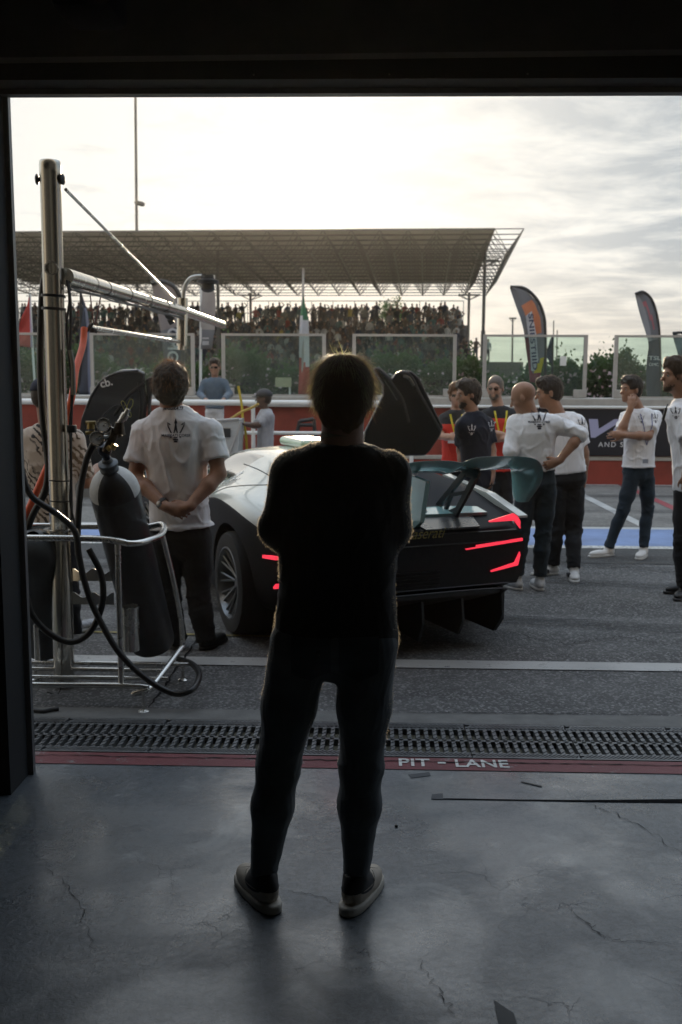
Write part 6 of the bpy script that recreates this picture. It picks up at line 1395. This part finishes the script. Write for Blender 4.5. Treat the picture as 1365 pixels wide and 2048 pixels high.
# gas cylinders
m_cyl = M('dark_grey_cylinder_paint', (.028, .030, .034), .38, var=.25, vs=9, coat=.15); m_cylg = M('mid_grey_cylinder_paint', (.075, .085, .092), .45, var=.2)
t = MT('quartered_shoulder'); 
def cylinder(A, Bp, r, mbody, msh, label, valve=True, quarter=True):
    ax = (Bp-A).normalized(); Lc = (Bp-A).length; root = empty('gas_cylinder', A, label, 'gas cylinder'); qm = ax.to_track_quat('Z', 'Y').to_matrix()
    B = MB(); B.lathe([(0, .0), (r*.85, 0), (r*.97, .012), (r, .04), (r, Lc)], A, ax, 48); B.build('cylinder_body', mbody, root, True)
    B = MB(); prof = [(r*math.cos(a)*1.0 if a < 1.3 else r*math.cos(a), Lc+.15*math.sin(a)) for a in [i/12*1.30 for i in range(13)]]
    n0 = len(prof); B.lathe(prof, A, ax, 48, R(-110)); MI = []
    for i in range(n0-1):
        for j in range(48): MI.append(1 if (quarter and (j//12) % 2 == 0) else 0)
    B.MI = MI; B.build('shoulder', [msh, m_blk], root, True)
    if valve:
        N_ = A+ax*(Lc+.140); B = MB(); B.lathe([(.048, 0), (.050, .012), (.044, .022), (.044, .030), (.052, .034), (.052, .048), (.030, .056), (.026, .075), (0, .075)], N_, ax, 28); B.build('collar_ring', M('valve_grey', (.10, .11, .12), .45, .4), root, True)
        B = MB(); B.lathe([(.020, .06), (.020, .10), (.030, .105), (.036, .12), (.036, .145), (.028, .16), (0, .165)], N_, ax, 20); B.build('valve_knob', M('blue_black_knob', (.010, .013, .03), .4), root, True)
    return root, ax, Lc
A1, B1 = pt(306, 1288, 5.80), pt(231, 985, 5.30); A1.z = max(A1.z, .13)
m_shw = M('white_shoulder_paint', (.60, .60, .58), .45, var=.12, vs=18)
gc, ax1, L1 = cylinder(A1, B1, .134, m_cyl, m_shw, 'large leaning dark gas cylinder with a black and white quartered shoulder')
A2, B2 = pt(92, 1290, 5.75), pt(70, 1110, 5.35); A2.z = .13
cylinder(A2, B2, .13, m_cylg, m_cylg, 'mid grey gas cylinder standing behind the foot of the gantry pole at the left', False, False)
# regulator with two gauges
T0 = A1+ax1*(L1+.23); reg = empty('pressure_regulator', T0, 'pressure regulator with two round gauges screwed on the leaning gas cylinder', 'pressure regulator')
RYg = 5.12
def rp(x, y, dy=0): return pt(x, y, RYg+dy)
B = MB(); B.tube([rp(212, 905), rp(222, 885), rp(232, 862)], .022, 14); B.tube([rp(216, 876, .02), rp(240, 862, .02)], .030, 16); B.tube([rp(238, 868), rp(240, 845)], .034, 16, r2=.022); B.build('regulator_body', M('dark_bronze', (.06, .045, .032), .4, .8), reg, True)
B = MB(); B.tube([rp(240, 845), rp(250, 832)], .016, 12); B.tube([rp(246, 838), rp(252, 828)], .020, 12); B.tube([rp(250, 832), rp(257, 818)], .013, 12); B.build('outlet_pipe', m_steel, reg, True)
m_brass = M('brass', (.45, .33, .12), .35, 1.0)
B = MB(); B.tube([rp(215, 893, -.02), rp(222, 900, -.02)], .014, 10); B.tube([rp(224, 897, -.01), rp(230, 888, -.01)], .018, 12); B.build('brass_fitting', m_brass, reg, True)
for gx, gy, rg in ((194, 877, .036), (208, 850, .036)):
    c = rp(gx, gy, -.03); axg = Vector((.12, -1, .32)).normalized(); gz = MB()
    gz.lathe([(0, -.03), (rg, -.028), (rg, .0), (rg*1.04, .004), (rg*.92, .006), (rg*.90, .0)], c, axg, 30); go = gz.build('gauge', m_dark if gy > 860 else M('blue_steel', (.05, .08, .14), .35, .6), reg, True)
    gz = MB(); gz.lathe([(rg*1.04, .003), (rg*1.05, .007), (rg*.93, .008)], c, axg, 30); gz.build('gauge_rim', m_steel, go, True)
    gz = MB(); gz.lathe([(0, .0012), (rg*.91, .0012)], c, axg, 30); gz.build('dial', m_white, go)
    qd = axg.to_track_quat('Z', 'Y').to_matrix(); gz = MB()
    for k in range(11):
        a = R(225-27*k); p0 = c+qd @ Vector((math.cos(a)*rg*.68, math.sin(a)*rg*.68, .002)); p1 = c+qd @ Vector((math.cos(a)*rg*.84, math.sin(a)*rg*.84, .002)); gz.tube([p0, p1], .0012, 4)
    gz.tube([c+qd @ Vector((-.005, -.006, .003)), c+qd @ Vector((.018, .014, .003))], .0016, 4); gz.build('needle', m_blk, go)
    B = MB(); B.tube([c, rp(226, 872 if gy > 860 else 858)], .009, 8); B.build('gauge_stem', m_steel, reg, True)
for P in (((252, 826), (255, 812), (260, 800), (266, 800), (265, 812), (255, 824)), ((252, 825), (243, 806), (248, 803), (257, 820)), ((254, 820), (262, 826), (262, 834), (255, 832))):
    B = MB(); B.tube(smoothpath([rp(*p) for p in P], 5), .0018, 6); B.build('yellow_tie', M('yellow_green_tie', (.55, .50, .12), .5), reg, True)
B = MB(); B.tube(smoothpath([rp(248, 812), rp(230, 812), rp(210, 828), rp(203, 838)], 5), .003, 6); B.build('pigtail', m_dark, reg, True)
# more fittings left of the gauges
B = MB(); B.tube([pt(172, 846, 5.5), pt(192, 846, 5.5)], .012, 8); B.tube([pt(182, 846, 5.5), pt(182, 858, 5.5)], .022, 10); B.tube([pt(172, 866, 5.5), pt(190, 864, 5.5)], .010, 8)
tag(B.build('hose_valve', M('aged_brass', (.22, .17, .07), .4, .9), smooth=True), 'small aged brass valve left of the gauges above the cart', 'valve')
# ------------------------------------------------------------------ track car, tail towards us, doors raised
TH = R(24.2); CH = Vector((-math.sin(TH), math.cos(TH), 0)); CR = Vector((math.cos(TH), math.sin(TH), 0)); CW = Vector((-.927, 6.60, 0))
def C3(u, v, w_): return CW+CR*(u+.95)+CH*(v-.95)+Vector((0, 0, w_))
CM = Matrix((( CR.x, CH.x, 0, C3(0, 0, 0).x), (CR.y, CH.y, 0, C3(0, 0, 0).y), (0, 0, 1, 0), (0, 0, 0, 1)))
car = empty('race_car', C3(0, 2.3, 0), 'low white and teal race car with raised doors, rear wing and red tail lights', 'car')
def carpaint(name, col, flake=.0, rough=.25, spl=False):
    t = MT(name); t.p.inputs['Base Color'].default_value = (*col, 1); t.p.inputs['Roughness'].default_value = rough; t.p.inputs['Coat Weight'].default_value = 1; t.p.inputs['Coat Roughness'].default_value = .03
    f = t.noise(5, 3, .5); t.l(t.ramp(f, [(.3, tuple(c*.93 for c in col)), (.7, tuple(min(1, c*1.05) for c in col))]), t.p.inputs['Base Color']); t.bump(t.noise(600, 1, .5), .03, .001); return t.m
m_pw = carpaint('pearl_white_paint', (.58, .62, .59)); m_teal = carpaint('teal_paint', (.19, .43, .42)); m_teall = carpaint('pale_teal_paint', (.30, .52, .52))
m_carb = M('dark_carbon', (.008, .009, .012), .42, var=.3, vs=30, coat=.15, spec=.3); m_carm = M('matt_carbon', (.013, .015, .018), .55, var=.2); m_win = M('dark_window', (.006, .007, .009), .06, var=0, coat=1)
st_ = [  # v, W, bottom, belt, fender top, hump, hump half width
 (-.02, .725, .40, .60, .775, .775, .40), (.05, .765, .37, .64, .79, .785, .40), (.25, .845, .30, .70, .83, .80, .40), (.50, .92, .22, .77, .885, .86, .42), (.75, .975, .16, .84, .935, .985, .44), (1.0, .99, .14, .885, .965, 1.09, .46), (1.35, .985, .12, .89, .975, 1.145, .47),
 (1.7, .955, .12, .82, .95, 1.165, .48), (2.1, .93, .12, .70, .90, 1.175, .50), (2.5, .93, .12, .66, .84, 1.15, .50), (2.9, .94, .12, .66, .82, 1.04, .52), (3.2, .965, .12, .70, .84, .90, .5), (3.6, .985, .14, .74, .86, .78, .45), (3.95, .98, .16, .70, .80, .70, .42), (4.3, .94, .16, .54, .64, .60, .4), (4.6, .80, .18, .36, .46, .45, .35), (4.72, .55, .2, .3, .36, .36, .3)]
def carprof(s):
    v, W_, b, be, ft, hp, hw = s
    return [(0, b), (.55*W_, b), (.88*W_, b+.01), (.975*W_, b+.10), (W_, (b+be)/2), (.995*W_, be-.03), (.985*W_, be), (.95*W_, be+(ft-be)*.65), (.87*W_, ft-.004), (.77*W_, ft+(hp-ft)*.12), (.62*W_, ft+(hp-ft)*.55), (hw, ft+(hp-ft)*.90), (hw*.6, hp), (0, hp+.008)]
K = 14; V = []; F = []; MI = []
full = lambda s: [(u, w_) for u, w_ in carprof(s)]+[(-u, w_) for u, w_ in reversed(carprof(s)[1:-1])]
NK = 2*K-2
for s in st_:
    for u, w_ in full(s): V.append((u, s[0], w_))
for i in range(len(st_)-1):
    for j in range(NK):
        F.append((i*NK+j, (i+1)*NK+j, (i+1)*NK+(j+1) % NK, i*NK+(j+1) % NK)); jj = j if j < K-1 else NK-1-j; v = (st_[i][0]+st_[i+1][0])/2
        MI.append(0 if jj < 6 or v < .22 or (j < K-1 and jj >= 7 and v < 1.2) else 2 if (1.75 < v < 2.95 and 7 <= jj <= 10) or (2.5 < v < 3.25 and jj >= 9) else 1)
F.append(tuple(range(NK))); MI.append(0); F.append(tuple((len(st_)-1)*NK+j for j in reversed(range(NK)))); MI.append(0)
me = bpy.data.meshes.new('body'); me.from_pydata([tuple(C3(*v)) for v in V], [], F)
for m in (M('lower_body_carbon', (.009, .010, .013), .6, var=.2, spec=.15), m_pw, m_win): me.materials.append(m)
me.polygons.foreach_set('material_index', MI); bm = bmesh.new(); bm.from_mesh(me); bmesh.ops.recalc_face_normals(bm, faces=bm.faces); bm.to_mesh(me); bm.free()
body = put(bpy.data.objects.new('body', me), car)
md = body.modifiers.new('s', 'SUBSURF'); md.levels = md.render_levels = 3
cut = MB()
for v in (.95, 3.62):
    for sx in (-1, 1): cut.lathe([(0, 0), (.395, 0), (.395, .5), (0, .5)], C3(sx*.66, v, .36), CR*sx, 40)
cutter = cut.build('wheel_well', m_carm, None)
bo = body.modifiers.new('b', 'BOOLEAN'); bo.object = cutter; bo.operation = 'DIFFERENCE'; bo.solver = 'FAST' if False else 'EXACT'
dg = bpy.context.evaluated_depsgraph_get(); dg.update(); nm = bpy.data.meshes.new_from_object(body.evaluated_get(dg)); body.modifiers.clear(); body.data = nm; bpy.data.objects.remove(cutter)
nm.polygons.foreach_set('use_smooth', [True]*len(nm.polygons)); nm.set_sharp_from_angle(angle=R(35))
# panel lines and splash stickers on the rear quarter
def cartube(name, P, r, m, n=6, parent=car, proj=None):
    B = MB(); B.tube(smoothpath([C3(*p) for p in P], 5), r, n); return B.build(name, m, parent, True)
Tb = treeof(body)
def onbody(px, py): 
    h_ = Tb.ray_cast(CAMP, ray(px, py).normalized()); return h_[0], h_[1]
def surfline(name, pix, wd, m):
    P = []
    Q = smoothpath([(x, y, 0) for x, y in pix], 8)
    for q in Q:
        h_, n_ = onbody(q.x, q.y)
        if h_ is not None and (h_-CAMP).length < 9.5: P.append(h_)
    if len(P) > 2: B = MB(); B.tube(P, wd, 5); return B.build(name, m, car, True)
surfline('panel_gap', [(430, 985), (455, 975), (490, 971), (530, 970), (560, 968)], .004, m_carm)
surfline('panel_gap', [(488, 928), (505, 934), (525, 943), (545, 955)], .004, m_carm)
for k, (x, y, s_) in enumerate(((482, 947, .05), (474, 953, .045), (466, 959, .05), (487, 943, .03), (478, 957, .03))):
    h_, n_ = onbody(x, y)
    if h_ is not None and (h_-CAMP).length < 9.5:
        a = n_.orthogonal().normalized(); b = n_.cross(a); rr = random.Random(k); B = MB(); P = [h_+n_*.003+(a*math.cos(t_*math.pi/4.5)+b*math.sin(t_*math.pi/4.5))*s_*(1 if t_ % 2 else .35)*rr.uniform(.6, 1) for t_ in range(9)]; B.add(P, [tuple(range(9))]); B.build('splash_sticker', M('sticker_white', (.8, .8, .78), .4, var=0), car)
# wheels
m_tyre = M('tyre_rubber', (.011, .011, .012), .85, var=.2, vs=20, bump=.3); m_rim = M('gunmetal_rim', (.16, .17, .18), .35, .9, var=.1)
for v in (.95, 3.62):
    for sx in (-1, 1):
        r_ = .348 if v < 2 else .335; wd = .32 if v < 2 else .28; c = C3(sx*(.985-wd), v, r_); ax = CR*sx; root_w = empty('wheel', c, None, None); root_w.parent = car; root_w.matrix_parent_inverse = car.matrix_world.inverted()
        for k_ in ('label', 'category'):
            if k_ in root_w: del root_w[k_]
        B = MB(); B.lathe([(.235, 0), (r_-.02, 0), (r_, .03), (r_, wd-.03), (r_-.015, wd-.005), (r_-.06, wd+.004), (.25, wd), (.243, wd-.01)], c, ax, 56); B.build('tyre', m_tyre, root_w, True)
        B = MB(); B.lathe([(.243, wd-.012), (.247, wd), (.236, wd+.003), (.228, wd-.012), (.215, wd-.05), (.215, .02)], c, ax, 48); B.lathe([(0, wd-.06), (.035, wd-.06), (.045, wd-.075), (.06, wd-.10), (.0, wd-.12)], c, ax, 24)
        qm = ax.to_track_quat('Z', 'Y').to_matrix(); L3 = lambda a, rr_, h_: c+qm @ Vector((rr_*math.cos(a), rr_*math.sin(a), h_))
        for k in range(10):
            a = 2*math.pi*k/10
            for da in (-.13, .13): B.tube(smoothpath([L3(a, .03, wd-.078), L3(a+da*.5, .11, wd-.062), L3(a+da, .228, wd-.022)], 3), .0085, 6)
        B.build('rim', m_rim, root_w, True)
        B = MB(); B.lathe([(.05, wd-.16), (.185, wd-.16), (.185, wd-.18), (.05, wd-.18)], c, ax, 36); B.build('brake_disc', m_dark, root_w, True)
# tail: recessed panel, lights, script, diffuser
def onv(px, py, v0):
    d = ray(px, py); o_ = CAMP-C3(0, v0, 0); return CAMP+d*(-(o_.dot(CH))/d.dot(CH))
def onu(px, py, u0):
    d = ray(px, py); o_ = CAMP-C3(u0, 0, 0); return CAMP+d*(-(o_.dot(CR))/d.dot(CR))
m_red = M('lit_tail_light', (.6, .02, .03), .4, var=0, emis=(1.0, .045, .085), es=.95)
RL = [[(979, 1042), (1028, 1026.6), (1036, 1032), (1041.5, 1042), (1041.5, 1057), (1029.5, 1041), (980, 1044.5)], [(932, 1098), (953.6, 1094.7), (954, 1090.8), (1046, 1076), (1046.6, 1081.4), (956, 1096.4), (934, 1100)], [(982.6, 1143.5), (984, 1141), (1030.5, 1125), (1040.5, 1103.5), (1041.5, 1110), (1036.7, 1130.5), (984.4, 1144)]]
for poly in RL:
    P = [onv(x, y, -.05) for x, y in poly]
    for mir in (False, True):
        Q = P if not mir else [p-CR*2*((p-C3(0, 0, 0)).dot(CR)) for p in P]; B = MB(); B.prism(Q, CH*.012); B.build('tail_light', m_red, car)
for poly in ([(509, 1112), (519, 1108.5), (551, 1114), (551, 1120.5), (513, 1114)], [(547, 1174), (551, 1168), (552, 1178), (547, 1178)]):
    P = [onu(x, y, -.90) for x, y in poly]; B = MB(); B.prism(P, CR*.03); B.build('tail_light', m_red, car)
B = MB()
B.prism([C3(u, -.035, w_) for u, w_ in ((-.66, .42), (-.70, .50), (-.715, .70), (-.66, .765), (.66, .765), (.715, .70), (.70, .50), (.66, .42))], CH*.08); B.build('rear_panel', m_carb, car)
B = MB()
for k in range(5): B.box((-.48, -.046, .445+.022*k), (.10, -.034, .452+.022*k), CM)
B.build('rear_louvre', m_carb, car)
B = MB(); B.tube([C3(-.68, -.04, .70), C3(.68, -.04, .70)], .004, 6); B.tube([C3(-.60, -.04, .425), C3(.60, -.04, .425)], .005, 6); B.build('panel_seam', M('seam_sheen', (.03, .033, .036), .3, .6, var=0), car)
V, F = text_polys('Maserati', .165, .45, -.0005); lo_ = onv(800, 1078, -.04); ctr = onv(846, 1068, -.04)
xs = [q.x for q in V]; sx_ = (onv(888, 1062, -.04)-onv(802, 1074, -.04)).length/(max(xs)-min(xs)); V = [Vector((q.x*sx_, q.y*.58, 0)) for q in V]
decal('lettering', (V, F), ctr, CR, (0, 0, 1), M('dull_gold', (.30, .26, .09), .4, .5, var=0), car)
B = MB()
for u in (-.54, .54): B.prism([C3(u-.012, .75, .09), C3(u-.012, .02, .10), C3(u-.012, -.07, .20), C3(u-.012, -.07, .40), C3(u-.012, .75, .40)], CR*.024)
for u in (-.30, -.04, .24): B.prism([C3(u-.008, .6, .11), C3(u-.008, -.04, .12 if abs(u) > .1 else .10), C3(u-.008, -.10, .22), C3(u-.008, -.08, .36), C3(u-.008, .6, .15)], CR*.016)
B.prism([C3(-.54, .75, .10), C3(-.54, -.06, .37), C3(-.54, -.06, .40), C3(-.54, .75, .14)], CR*1.08); B.build('diffuser', m_carm, car)
cartube('diffuser_trim', [(-.53, -.085, .405), (.47, -.085, .405), (.52, -.08, .36), (.535, -.07, .22)], .006, m_carb)
# rear wing
wp = [(0, 1.135, -.08, .20, .07), (.14, 1.14, -.09, .20, .07), (.24, 1.165, -.10, .2, .08), (.33, 1.212, -.13, .22, .115), (.40, 1.218, -.14, .22, .12), (.65, 1.215, -.145, .22, .12), (.84, 1.205, -.15, .22, .11), (.93, 1.185, -.155, .225, .085), (.985, 1.14, -.155, .23, .04), (1.01, 1.06, -.14, .24, .01), (1.015, .97, -.08, .24, 0), (1.01, .885, .02, .20, 0)]
wp = [(0, 1.235, -.12, .2, .10), (.12, 1.233, -.12, .2, .10), (.175, 1.222, -.11, .2, .09), (.205, 1.212, -.105, .2, .09), (.235, 1.235, -.13, .22, .12), (.29, 1.255, -.14, .22, .12), (.5, 1.252, -.145, .22, .12), (.64, 1.245, -.15, .22, .11), (.71, 1.228, -.155, .225, .09), (.755, 1.19, -.155, .23, .05), (.775, 1.11, -.14, .24, .01), (.78, 1.03, -.08, .24, 0), (.776, .955, .005, .225, 0), (.775, .935, .02, .20, 0), (.774, .933, .022, .198, 0)]
path = [(-a, *r_) for a, *r_ in reversed(wp[1:])]+[tuple(r_) for r_ in wp]
V = []; nc = 8
for off in (0, 1):
    for u, wt, v0, v1, dr in path:
        for k in range(nc+1):
            t_ = k/nc; th = .004+.020*math.sin(math.pi*min(1, t_*1.02))**.7; sgn = 1 if abs(u) < .72 else 0
            p = Vector((u, v0+(v1-v0)*t_, wt-dr*(t_**1.1)-.012*math.sin(math.pi*t_)))
            if off: p = p-(Vector((0, 0, th)) if abs(u) < .70 else Vector((math.copysign(th, u), 0, 0)) if abs(u) > .765 else Vector((math.copysign(th*.7, u), 0, th*.7)))
            V.append(C3(*p))
nr = len(path); F = []; W_ = nc+1
for o_ in (0, 1):
    for i in range(nr-1):
        for k in range(nc): q_ = (o_*nr*W_+i*W_+k, o_*nr*W_+i*W_+k+1, o_*nr*W_+(i+1)*W_+k+1, o_*nr*W_+(i+1)*W_+k); F.append(q_ if o_ else q_[::-1])
for i in range(nr-1):
    for k in (0, nc): F.append((i*W_+k, (i+1)*W_+k, nr*W_+(i+1)*W_+k, nr*W_+i*W_+k))
for i in (0, nr-1):
    for k in range(nc): F.append((i*W_+k, i*W_+k+1, nr*W_+i*W_+k+1, nr*W_+i*W_+k))
B = MB(); B.add(V, F); wing = B.build('rear_wing', m_teal, car, True)
md = wing.modifiers.new('s', 'SUBSURF'); md.levels = md.render_levels = 2
for sx in (-1, 1):
    B = MB(); cc = lambda v, w_: C3(sx*.36, v, w_+(.03 if w_ > 1 else 0))
    for a, b, r_ in (((.60, .80), (.10, 1.13), .020), ((.30, .80), (-.02, 1.12), .022), ((.60, .80), (.30, .80), .020), ((.42, .82), (.33, .96), .013), ((.42, .82), (.24, .88), .010), ((.33, .96), (.12, 1.0), .013), ((.12, 1.10), (-.02, 1.10), .03)):
        p, q = cc(*a), cc(*b); d = (q-p).normalized(); n_ = d.cross(CR).normalized()*r_; B.prism([p+n_, p-n_, q-n_, q+n_], CR*.022)
    B.build('wing_strut', m_carm, car)
# centre fin
B = MB(); B.prism([C3(-.015, v, w_) for v, w_ in ((1.7, 1.15), (.9, 1.09), (.55, .80), (.10, .79), (.02, .84), (-.05, 1.10), (.2, 1.12), (.32, 1.20), (.6, 1.20))], CR*.03); fin = B.build('centre_fin', m_teall, car)
cartube('fin_edge', [(0, .2, 1.12), (0, .08, 1.10), (0, -.05, 1.095)], .008, m_pw)
# right buttress rail and engine bay
B = MB(); B.prism([C3(.80, 1.25, .985), C3(.86, 1.25, .985), C3(.84, .55, .915), C3(.83, .12, .815), C3(.76, .12, .815), C3(.77, .55, .92)], Vector((0, 0, .015))); B.build('buttress_edge', m_pw, car)
if False: B.prism([C3(-.80, 1.25, .985), C3(-.86, 1.25, .985), C3(-.84, .55, .915), C3(-.83, .12, .815), C3(-.76, .12, .815), C3(-.77, .55, .92)], Vector((0, 0, .015)))
B = MB(); B.prism([C3(.06, .70, .865), C3(.66, .70, .865), C3(.60, .25, .825), C3(.06, .30, .825)], Vector((0, 0, .02))); B.build('engine_cover', m_teall, car)
B = MB()
for k in range(4): B.prism([C3(.12+.08*k, .66, .89), C3(.16+.08*k, .66, .89), C3(.16+.08*k, .60, .885), C3(.12+.08*k, .60, .885)], Vector((0, 0, .004)))
B.build('vent_slot', m_carm, car)
B = MB(); B.lathe([(.10, 0), (.10, .03), (.085, .045), (.075, .045), (.05, .09), (0, .10)], C3(.13, .42, .83), (0, 0, 1), 32); B.build('filler_cap', m_steel2, car, True)
B = MB(); B.prism([C3(.02, .28, .815), C3(.50, .28, .815), C3(.40, .0, .785), C3(.02, .0, .782)], Vector((0, 0, .012))); B.build('tail_shelf', M('satin_shelf', (.10, .105, .11), .28, .5), car)
# roof scoop
B = MB(); B.prism([C3(-.16, 1.75, 1.17), C3(-.14, 2.35, 1.17), C3(.14, 2.35, 1.17), C3(.16, 1.75, 1.17)], Vector((0, 0, .07))); rs_ = B.build('roof_scoop', carpaint('pale_green_paint', (.36, .50, .34)), car); bv = rs_.modifiers.new('b', 'BEVEL'); bv.width = .05; bv.segments = 4
# exhaust tips, fog lamp
# doors: a shell with folded ridges, built from an outline with real thickness
def door(outline, Y, tilt, label, m, ridges, win=None):
    P = [pt(x, y, Y) for x, y in outline]; c = sum(P, Vector())/len(P); P2 = []
    for p in P: P2.append(Vector((p.x, Y+(p.z-c.z)*tilt[1]+(p.x-c.x)*tilt[0], p.z)))
    bm = bmesh.new(); vs = [bm.verts.new(p) for p in P2]; f_ = bm.faces.new(vs); r_ = bmesh.ops.inset_region(bm, faces=[f_], thickness=.03, depth=0); 
    for v_ in f_.verts: v_.co += Vector((0, .028, 0))
    me = bpy.data.meshes.new('door'); bm.to_mesh(me); bm.free(); me.materials.append(m); o = put(bpy.data.objects.new('door', me), car)
    sl = o.modifiers.new('s', 'SOLIDIFY'); sl.thickness = .05; sl.offset = -1; bv = o.modifiers.new('b', 'BEVEL'); bv.width = .012; bv.segments = 3
    if label: o['label'] = label
    for pr, rr_, mm in ridges:
        Q = [pt(x, y, Y) for x, y in pr]; Q = [Vector((p.x, Y+(p.z-c.z)*tilt[1]+(p.x-c.x)*tilt[0]-.02, p.z)) for p in Q]; B = MB(); B.tube(smoothpath(Q, 5), rr_, 8); B.build('door_ridge', mm, o, True)
    return o
m_door = M('door_carbon', (.010, .011, .013), .22, var=.2, coat=.5)
dr1 = door([(745, 738), (757, 734), (782, 758), (790, 747), (803, 741), (822, 743), (838, 757), (862, 808), (886, 856), (880, 872), (858, 904), (848, 912), (735, 912), (722, 905), (728, 862), (748, 822), (764, 790), (764, 770), (752, 752)], 8.5, (.25, .1), 'raised right door', m_door,
     [([(752, 737), (768, 748), (790, 775), (806, 800), (818, 845)], .012, m_carb), ([(800, 744), (822, 752), (842, 790), (870, 840), (882, 862)], .014, m_carb), ([(806, 752), (818, 756), (828, 772)], .02, m_door), ([(770, 760), (780, 775), (795, 800)], .010, m_door)])
dr2 = door([(150, 960), (150, 880), (160, 835), (182, 788), (212, 752), (250, 738), (282, 737), (297, 744), (296, 772), (299, 800), (292, 850), (288, 960)], 8.3, (-.2, -.25), 'raised left door', m_door,
     [([(172, 815), (200, 770), (235, 748), (285, 742)], .012, m_carb), ([(230, 830), (262, 790), (296, 765)], .014, m_carb), ([(284, 760), (287, 800), (282, 850)], .012, m_carb)])
dr3 = door([(296, 756), (334, 738), (318, 760), (305, 790), (300, 820), (306, 860), (294, 860), (297, 800)], 8.25, (-.2, -.25), None, m_door, [])
dr3.name = 'door_frame'
q = pt(213, 766, 8.1); V, F = text_polys('cb.', .09, 0, .002); decal('lettering', (V, F), q, (1, 0, .25), (-.25, 0, 1), m_embw, dr2, None)
for sx in (-1, 1):                          # mirrors
    B = MB(); B.tube([C3(sx*.75, 2.95, .88), C3(sx*1.0, 2.98, 1.0)], .012, 6); B.bm(_ico(.07), Matrix.Translation(C3(sx*1.02, 2.98, 1.02)) @ Matrix.Diagonal((1.2, .6, .7, 1))); B.build('mirror', m_carb, car, True)
# ------------------------------------------------------------------ thin evening haze in the air
hz = MB(); hz.box((-200, -8.5, -1.2), (200, 150, 60)); 
t = MT('haze_air'); t.nt.nodes.remove(t.p); vp = t.n('ShaderNodeVolumePrincipled'); vp.inputs['Color'].default_value = (.97, .95, .90, 1); vp.inputs['Density'].default_value = .00018; vp.inputs['Anisotropy'].default_value = .74
t.l(vp.outputs[0], t.out.inputs['Volume']); tag(hz.build('haze', t.m), kind='stuff')
